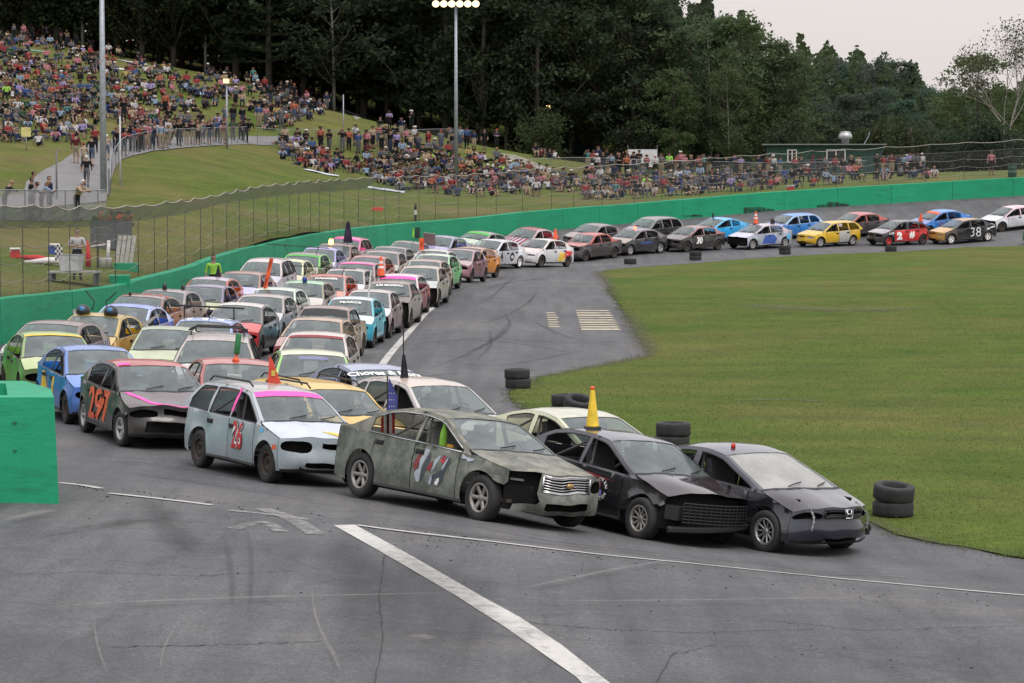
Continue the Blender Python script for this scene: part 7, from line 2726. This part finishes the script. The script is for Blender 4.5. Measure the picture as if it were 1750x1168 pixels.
for q, col in chairs:
    zz = {'upper bank': 'on the upper bank', 'lower bank': 'on the lower bank'}.get(q['zone'], 'before the shed' if 'shed' in q['zone'] else 'on the lower left bank' if 'left' in q['zone'] else 'near the bush')
    kx = (col[0], zz)
    cnt[kx] = cnt.get(kx, 0) + 1
    e = empty('folding_chair', (q['p'][0], q['p'][1], q['p'][2] - .01), f"{nth(cnt[kx])} from left of occupied {col[0]} folding chairs {zz}", 'chair', 'folding chairs of the spectators', q['face'])
    link('seat', CH_SEAT, e, color=hx(col[1]))
    link('backrest', CH_BACK, e, color=hx(col[1]))
    link('frame', CH_FRAME, e)

# blankets spread on the grass
def blanket(u, v, w, d, col, label, rz):
    p = on_hill(u, v)
    n = 7
    V = []
    for i in range(n):
        for j in range(n):
            x, y = (i / (n - 1) - .5) * w, (j / (n - 1) - .5) * d
            X, Y = p.x + x * math.cos(rz) - y * math.sin(rz), p.y + x * math.sin(rz) + y * math.cos(rz)
            V.append((X, Y, float(hill(X, Y)[0]) + .05 + random.uniform(0, .04)))
    Fs = [(i * n + j, (i + 1) * n + j, (i + 1) * n + j + 1, i * n + j + 1) for i in range(n - 1) for j in range(n - 1)]
    tag(link('picnic_blanket', newmesh('picnic_blanket', V, Fs, plain("blanket_" + col, hx(col), .95), True)), label, 'blanket', 'blankets on the bank')


for a in ((138, 93, 2.2, 2.6, '9fb8ae', "pale green blanket on the upper bank, left of the light pole", .3), (228, 108, 2.6, 2.6, 'a9aeb8', "large grey white blanket on the upper bank right of the light pole", .5), (196, 118, 2.0, 2.2, 'c4c4c6', "white blanket just right of the light pole on the bank", .2),
          (345, 160, 2, 2.2, '8fa6ba', "light blue blanket in the middle of the upper bank", .1), (520, 183, 2.8, 2.6, '9ab0c4', "pale blue blanket near the right end of the upper crowd", .3), (575, 185, 1.8, 2.0, 'b8cccc', "pale teal blanket at the right end of the upper crowd", .6),
          (600, 194, 1.4, 4.0, 'b6b6b2', "long pale mat running down the bank below the crest", .5), (550, 297, 2.2, 1.6, 'b9bfc6', "white blanket at the lower left of the lower crowd", -.3), (660, 326, 2.4, 1.6, 'a9adb2', "grey blanket at the foot of the lower crowd", 0), (95, 170, 2.0, 2.0, '26345c', "navy blanket on the lower part of the left bank", .2),
          (1210, 322, 2.2, 1.5, 'b8a9a9', "rosy white blanket above the far wall", 0), (60, 88, 1.8, 2, '6a8f88', "teal blanket near the top left of the bank", .1)):
    blanket(*a)

# ================================================================== TREES
def leaf_mat():
    t = NT("leaves")
    oi = t.n("ObjectInfo").outputs["Color"]
    r = t.n("NewGeometry").outputs["Random Per Island"]
    c = t.mix(.75, oi, t.ramp(r, [(0, (.72, .75, .72)), (.55, (1, 1, 1)), (1, (1.25, 1.2, 1.05))]), 'MULTIPLY')
    b = t.bsdf(c, .75, spec=.25)
    tl = t.n("BsdfTranslucent")
    t.link(c, tl.inputs[0])
    mx = t.n("MixShader")
    mx.inputs[0].default_value = .5
    t.link(b.outputs[0], mx.inputs[1])
    t.link(tl.outputs[0], mx.inputs[2])
    t.link(mx.outputs[0], t.out.inputs[0])
    return t.m


M_LEAF = leaf_mat()
M_BARK = plain("grey_brown_bark", (.075, .062, .052), .95, 0, .4, 3)
M_BIRCH = plain("pale_birch_bark", (.20, .185, .165), .85, 0, .4, 5)


def quads(name, C, U, W):
    """leaf faces: centres C, half vectors U and W; a slightly folded diamond each"""
    n = len(C)
    V = np.empty((n * 4, 3))
    V[0::4], V[1::4], V[2::4], V[3::4] = C - U, C + W, C + U, C - W
    me = bpy.data.meshes.new(name)
    me.vertices.add(n * 4)
    me.vertices.foreach_set("co", V.ravel())
    me.loops.add(n * 4)
    me.loops.foreach_set("vertex_index", np.arange(n * 4, dtype=np.int32))
    me.polygons.add(n)
    me.polygons.foreach_set("loop_start", np.arange(0, n * 4, 4, dtype=np.int32))
    me.polygons.foreach_set("loop_total", np.full(n, 4, np.int32))
    me.materials.append(M_LEAF)
    me.update()
    me.validate()
    return me


def rvec(n, r):
    v = r.normal(size=(n, 3))
    return v / np.linalg.norm(v, axis=1)[:, None]


def broadleaf(seed, H=18.0, R=4.6, base=.14, nclump=115, nleaf=74, size=.22, sparse=0.0, bark=None, girth=1.0):
    r = np.random.default_rng(seed)
    rs = random.Random(seed)
    m = MB()
    bend = (rs.uniform(-.6, .6), rs.uniform(-.5, .5))
    tp = [(bend[0] * t * t, bend[1] * t * t, H * .88 * t) for t in np.linspace(0, 1, 7)]
    m.tube([(tp[0][0], tp[0][1], -.6)] + tp[1:], [girth * .26 * (1 - .85 * t) + .02 for t in np.linspace(0, 1, 7)], 7)
    cl = []
    for i in range(nclump):
        for _ in range(40):
            t = rs.uniform(base, 1.0)
            tn = (t - base) / (1 - base)
            prof = min(1, (tn / .32 + .12) ** .6) * (1 if tn < .5 else math.sqrt(max(.02, 1 - ((tn - .5) / .51) ** 2)))
            a = rs.uniform(0, 2 * math.pi)
            lobe = 1 + .28 * math.sin(3 * a + seed) + .2 * math.sin(5 * a + 9 * t + seed)
            rad = R * prof * lobe * math.sqrt(rs.uniform(.12, 1))
            c = np.array([bend[0] * t * t + rad * math.cos(a), bend[1] * t * t + rad * math.sin(a), H * t])
            if rs.random() > sparse:
                break
        cl.append(c)
        if i % 5 == 0:
            z0 = max(H * base * .7, c[2] - rad * .8 - 1)
            tt = z0 / H
            m.tube([(bend[0] * tt * tt, bend[1] * tt * tt, z0), tuple((np.array([bend[0] * tt * tt, bend[1] * tt * tt, z0]) + c) / 2 + np.array([0, 0, -.3])), tuple(c)], [.09 * girth, .05 * girth, .015], 5, cap=False)
    C = []
    for c in cl:
        k = int(nleaf * rs.uniform(.5, 1.4))
        rad = rs.uniform(.6, 1.25)
        q = r.normal(size=(k, 3)) * np.array([rad, rad, rad * .55]) * .62
        q[:, 2] -= .12 * (q[:, 0] ** 2 + q[:, 1] ** 2)
        C.append(c + q)
    C = np.concatenate(C)
    n = len(C)
    s = size * r.uniform(.55, 1.3, n)[:, None]
    nrm = rvec(n, r) + np.array([0, 0, .9])
    nrm /= np.linalg.norm(nrm, axis=1)[:, None]
    a = np.cross(nrm, rvec(n, r))
    a /= np.linalg.norm(a, axis=1)[:, None]
    b = np.cross(nrm, a)
    return m.mesh('trunk', bark or M_BARK, True), quads('crown', C, a * s, b * s * .62)


def pine(seed, H=22.0, R=4.2, base=.12):
    r = np.random.default_rng(seed)
    rs = random.Random(seed)
    m = MB()
    m.tube([(0, 0, -.6), (0, 0, H * .5), (0, 0, H)], [.32, .2, .03], 7)
    C, A, B = [], [], []
    z = H * base
    while z < H * .985:
        f = (z - H * base) / (H * (1 - base))
        L = R * (1 - f) ** .75 * rs.uniform(.75, 1.15) + .35
        nb = rs.randint(4, 7)
        a0 = rs.uniform(0, 6.28)
        for k in range(nb):
            a = a0 + 6.283 * k / nb + rs.uniform(-.35, .35)
            l = L * rs.uniform(.6, 1.15)
            rise = rs.uniform(-.02, .30)
            d = np.array([math.cos(a), math.sin(a), rise])
            side = np.array([-math.sin(a), math.cos(a), 0])
            m.tube([(0, 0, z), tuple(np.array([0, 0, z]) + d * l)], [.045, .01], 4, cap=False)
            nl = int(34 + 48 * l / R)
            t = r.uniform(.18, 1.05, nl)
            w = .62 * np.sin(np.pi * np.clip(t * .85 + .12, 0, 1)) * (l / R + .35)
            p = np.array([0, 0, z]) + d * (t * l)[:, None] + side * (r.normal(0, .55, nl) * w)[:, None] + np.array([0, 0, 1]) * (np.abs(r.normal(0, .16, nl)) - .06)[:, None]
            C.append(p)
            dirs = d * .6 + side * r.normal(0, .7, nl)[:, None] + np.array([0, 0, .35])
            dirs = dirs / np.linalg.norm(dirs, axis=1)[:, None]
            A.append(dirs)
            B.append(np.cross(dirs, rvec(nl, r)))
        z += rs.uniform(.55, 1.0) * (1.15 - .5 * f)
    C, A, B = np.concatenate(C), np.concatenate(A), np.concatenate(B)
    B /= np.linalg.norm(B, axis=1)[:, None] + 1e-9
    s = r.uniform(.16, .36, len(C))[:, None]
    return m.mesh('trunk', M_BARK, True), quads('crown', C, A * s, B * s * .34)


def bare(seed, H=15):
    rs = random.Random(seed)
    m = MB()
    tips = []

    def grow(p, d, l, r, n):
        q = p + d * l
        mid = (p + q) / 2 + Vector((rs.uniform(-1, 1), rs.uniform(-1, 1), 0)) * l * .06
        m.tube([tuple(p), tuple(mid), tuple(q)], [r, r * .85, r * .65], 5 if n > 2 else 3, cap=False)
        if n == 0:
            tips.append(q)
            return
        for _ in range(3 if n > 1 else 2):
            nd = (d + Vector((rs.uniform(-.8, .8), rs.uniform(-.8, .8), rs.uniform(-.1, .5)))).normalized()
            grow(q, nd, l * rs.uniform(.55, .82), r * .6, n - 1)
    for k in range(3):
        grow(Vector((0, 0, -.4)), Vector((rs.uniform(-.16, .16), rs.uniform(-.15, .15), 1)).normalized(), H * .30, .10, 5)
    T = np.array([tuple(t) for t in tips])
    r = np.random.default_rng(seed)
    C = np.repeat(T, 4, 0) + r.normal(0, .35, (len(T) * 4, 3))
    a = rvec(len(C), r)
    b = np.cross(a, rvec(len(C), r))
    return m.mesh('trunk', M_BIRCH, True), quads('crown', C, a * .13, b * .10)


TV = {'broad': [broadleaf(11), broadleaf(12, 17, 5.2), broadleaf(13, 19, 4.2, .10), broadleaf(14, 16, 5.0, .08), broadleaf(15, 20, 4.8, .12, 130)],
      'pine': [pine(21), pine(22, 24, 4.8), pine(23, 20, 3.8)],
      'birch': [broadleaf(31, 17, 4.0, .16, 90, 70, .19, .1, M_BIRCH, .5), broadleaf(32, 18, 4.4, .18, 95, 66, .19, .1, M_BIRCH, .5)],
      'bush': [broadleaf(41, 4.2, 2.0, .06, 46, 60, .17)],
      'bare': [bare(51)]}
TH = {'broad': [18, 17, 19, 16, 20], 'pine': [22, 24, 20], 'birch': [17, 18], 'bush': [4.4], 'bare': [13.5]}
tree_rows = {}
NAMES = {'broad': 'broadleaf_tree', 'pine': 'pine_tree', 'birch': 'birch_tree', 'bush': 'bush', 'bare': 'birch_tree'}


def tree(u, D, kind, H, rowname, col, label=None, var=None, wide=1.0):
    x = (u - CX) / F * D
    z = float(hill(x, D)[0])
    k = random.randrange(len(TV[kind])) if var is None else var
    tr, cr = TV[kind][k]
    e = empty(NAMES[kind], (x, D, z - .1), None, 'bush' if kind == 'bush' else 'tree', 'trees along the edge of the wood', random.uniform(0, 6.28))
    s = H / TH[kind][k]
    w = s * random.uniform(.9, 1.15) * wide
    e.scale = (w, w, s)
    link('trunk', tr, e)
    link('crown', cr, e, color=col)
    if label:
        e['label'] = label
    else:
        tree_rows.setdefault((kind, rowname), []).append((u, e))
    return e


def top_h(u, v, D):
    """tree height that reaches picture row v at distance D"""
    x, _, z = at(u, v, D)
    return z - float(hill(x, D)[0])


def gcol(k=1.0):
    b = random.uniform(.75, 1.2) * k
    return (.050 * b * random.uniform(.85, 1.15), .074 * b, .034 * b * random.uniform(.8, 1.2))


# front edge of the wood
u = -40
while u < 1130:
    D = 291 + random.uniform(-2, 5) if u < 760 else 283 + random.uniform(-3, 6)
    kind = random.choices(['broad', 'pine', 'birch'], [5, 4 if u < 700 else 2, 1.2])[0]
    tree(u, D, kind, random.uniform(19, 24) if u < 1000 else random.uniform(18, 21), "front row", gcol(.8))
    u += random.uniform(38, 62)
for u, v, D, kind in ((1095, -12, 286, 'broad'), (1140, 14, 290, 'pine'), (1178, 34, 284, 'broad'), (1215, 30, 282, 'birch'), (1262, 26, 283, 'broad'), (1300, 44, 286, 'birch'), (1330, 72, 284, 'broad'), (1362, 92, 290, 'broad'),
                      (1150, 120, 278, 'broad'), (1245, 105, 277, 'birch')):
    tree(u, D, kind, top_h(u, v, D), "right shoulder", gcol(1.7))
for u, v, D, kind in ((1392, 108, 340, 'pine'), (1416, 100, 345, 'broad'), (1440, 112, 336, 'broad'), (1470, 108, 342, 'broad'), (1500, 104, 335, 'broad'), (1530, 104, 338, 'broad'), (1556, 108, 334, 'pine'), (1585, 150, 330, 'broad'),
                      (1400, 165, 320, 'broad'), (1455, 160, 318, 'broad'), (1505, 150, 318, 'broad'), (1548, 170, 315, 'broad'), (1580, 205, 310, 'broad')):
    tree(u, D, kind, top_h(u, v, D), "far right clump", (.088 * random.uniform(.85, 1.1), .120 * random.uniform(.9, 1.1), .088))  # paler, bluer leaf colour with the haze painted in
tree(1668, 300, 'broad', top_h(1668, 94, 300), '', gcol(1.7), "rounded broadleaf tree standing alone right of the gap of sky", 1, 1.15)
tree(1630, 306, 'broad', top_h(1630, 150, 306), '', gcol(1.7), "smaller broadleaf tree at the left foot of the lone rounded one", 0, .8)
tree(1720, 290, 'bare', top_h(1720, 42, 290), '', (.06, .07, .03), "almost bare pale branched birch at the far right edge", 0, .8)
tree(1735, 305, 'broad', top_h(1735, 175, 305), '', gcol(1.6), "low broadleaf tree under the bare birch at the far right", 2)
tree(1790, 300, 'broad', top_h(1790, 150, 300), '', gcol(1.6), "broadleaf tree half cut by the right edge of the view", 3)
tree(925, 263, 'bush', 4.6, '', gcol(.9), "round dark bush on the knoll below the small lit lamp", 0)
for u in (1080, 1330, 1490, 1560, 1600, 1660, 1715):
    tree(u, 272 + random.uniform(0, 10), 'bush', random.uniform(4.0, 6.0), "shrub row", gcol(.85))
# deeper rows
for D0, du, nm, dark in ((303, 52, "second row", .62), (316, 52, "third row", .55)):
    u = -50
    while u < 1345:
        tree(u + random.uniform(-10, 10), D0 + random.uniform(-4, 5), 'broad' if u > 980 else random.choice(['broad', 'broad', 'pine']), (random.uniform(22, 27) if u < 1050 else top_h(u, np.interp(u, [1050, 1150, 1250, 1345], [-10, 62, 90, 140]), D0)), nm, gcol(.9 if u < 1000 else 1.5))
        u += du * random.uniform(.8, 1.2)
for (kind, rw), L in tree_rows.items():
    L.sort(key=lambda a: a[0])
    nm = {'broad': 'broadleaf tree', 'pine': 'dark pine', 'birch': 'pale stemmed birch', 'bush': 'low shrub'}[kind]
    wh = {"front row": "in the front row of the wood", "right shoulder": "on the sloping right shoulder of the wood", "far right clump": "in the haze-tinted clump behind the shed", "shrub row": "at the wood's foot near the shed",
          "second row": "in the wood's second row", "third row": "in the wood's third row"}[rw]
    for i, (u, e) in enumerate(L):
        e['label'] = f"{nth(i + 1)} {nm} from the left {wh}" if len(L) > 1 else f"only {nm} {wh}"

# the mass of the wood beyond the trees one can tell apart
r = np.random.default_rng(5)
n = 95000
uu = r.uniform(-120, 1385, n)
D = r.uniform(330, 372, n)
X = (uu - CX) / F * D
hz = hill(X, D)
topz = np.interp(uu, [-120, 1000, 1150, 1260, 1350, 1385], [26, 22, 17, 14, 9, 5]) * (1 + .12 * np.sin(uu * .09) + .08 * np.sin(uu * .23))
C = np.column_stack([X, D, hz + topz * r.uniform(-.1, 1, n)])
nr = rvec(n, r) + np.array([0, -.3, .6])
nr /= np.linalg.norm(nr, axis=1)[:, None]
a = np.cross(nr, rvec(n, r))
a /= np.linalg.norm(a, axis=1)[:, None]
b = np.cross(nr, a)
s = r.uniform(.22, .6, n)[:, None]
o = link('forest', quads('forest', C, a * s, b * s * .8), color=(.036, .052, .026))
tag(o, "dark mass of the wood behind the trees at its edge", kind='stuff')
n = 22000
uu = r.uniform(1360, 1900, n)
D = r.uniform(325, 420, n)
X = (uu - CX) / F * D
topz = np.interp(uu, [1360, 1500, 1560, 1600, 1640, 1760, 1900], [11, 9.5, 8.5, 5.0, 5.0, 7.5, 8]) * (1 + .12 * np.sin(uu * .13))
C = np.column_stack([X, D, hill(X, D) + topz * r.uniform(0, 1, n) ** .8])
nr = rvec(n, r) + np.array([0, -.3, .6])
nr /= np.linalg.norm(nr, axis=1)[:, None]
a = np.cross(nr, rvec(n, r))
a /= np.linalg.norm(a, axis=1)[:, None]
b = np.cross(nr, a)
s = r.uniform(.2, .5, n)[:, None]
o = link('undergrowth', quads('undergrowth', C, a * s, b * s * .8), color=(.045, .068, .028))
tag(o, "low green scrub closing the gap behind the far right trees", kind='stuff')
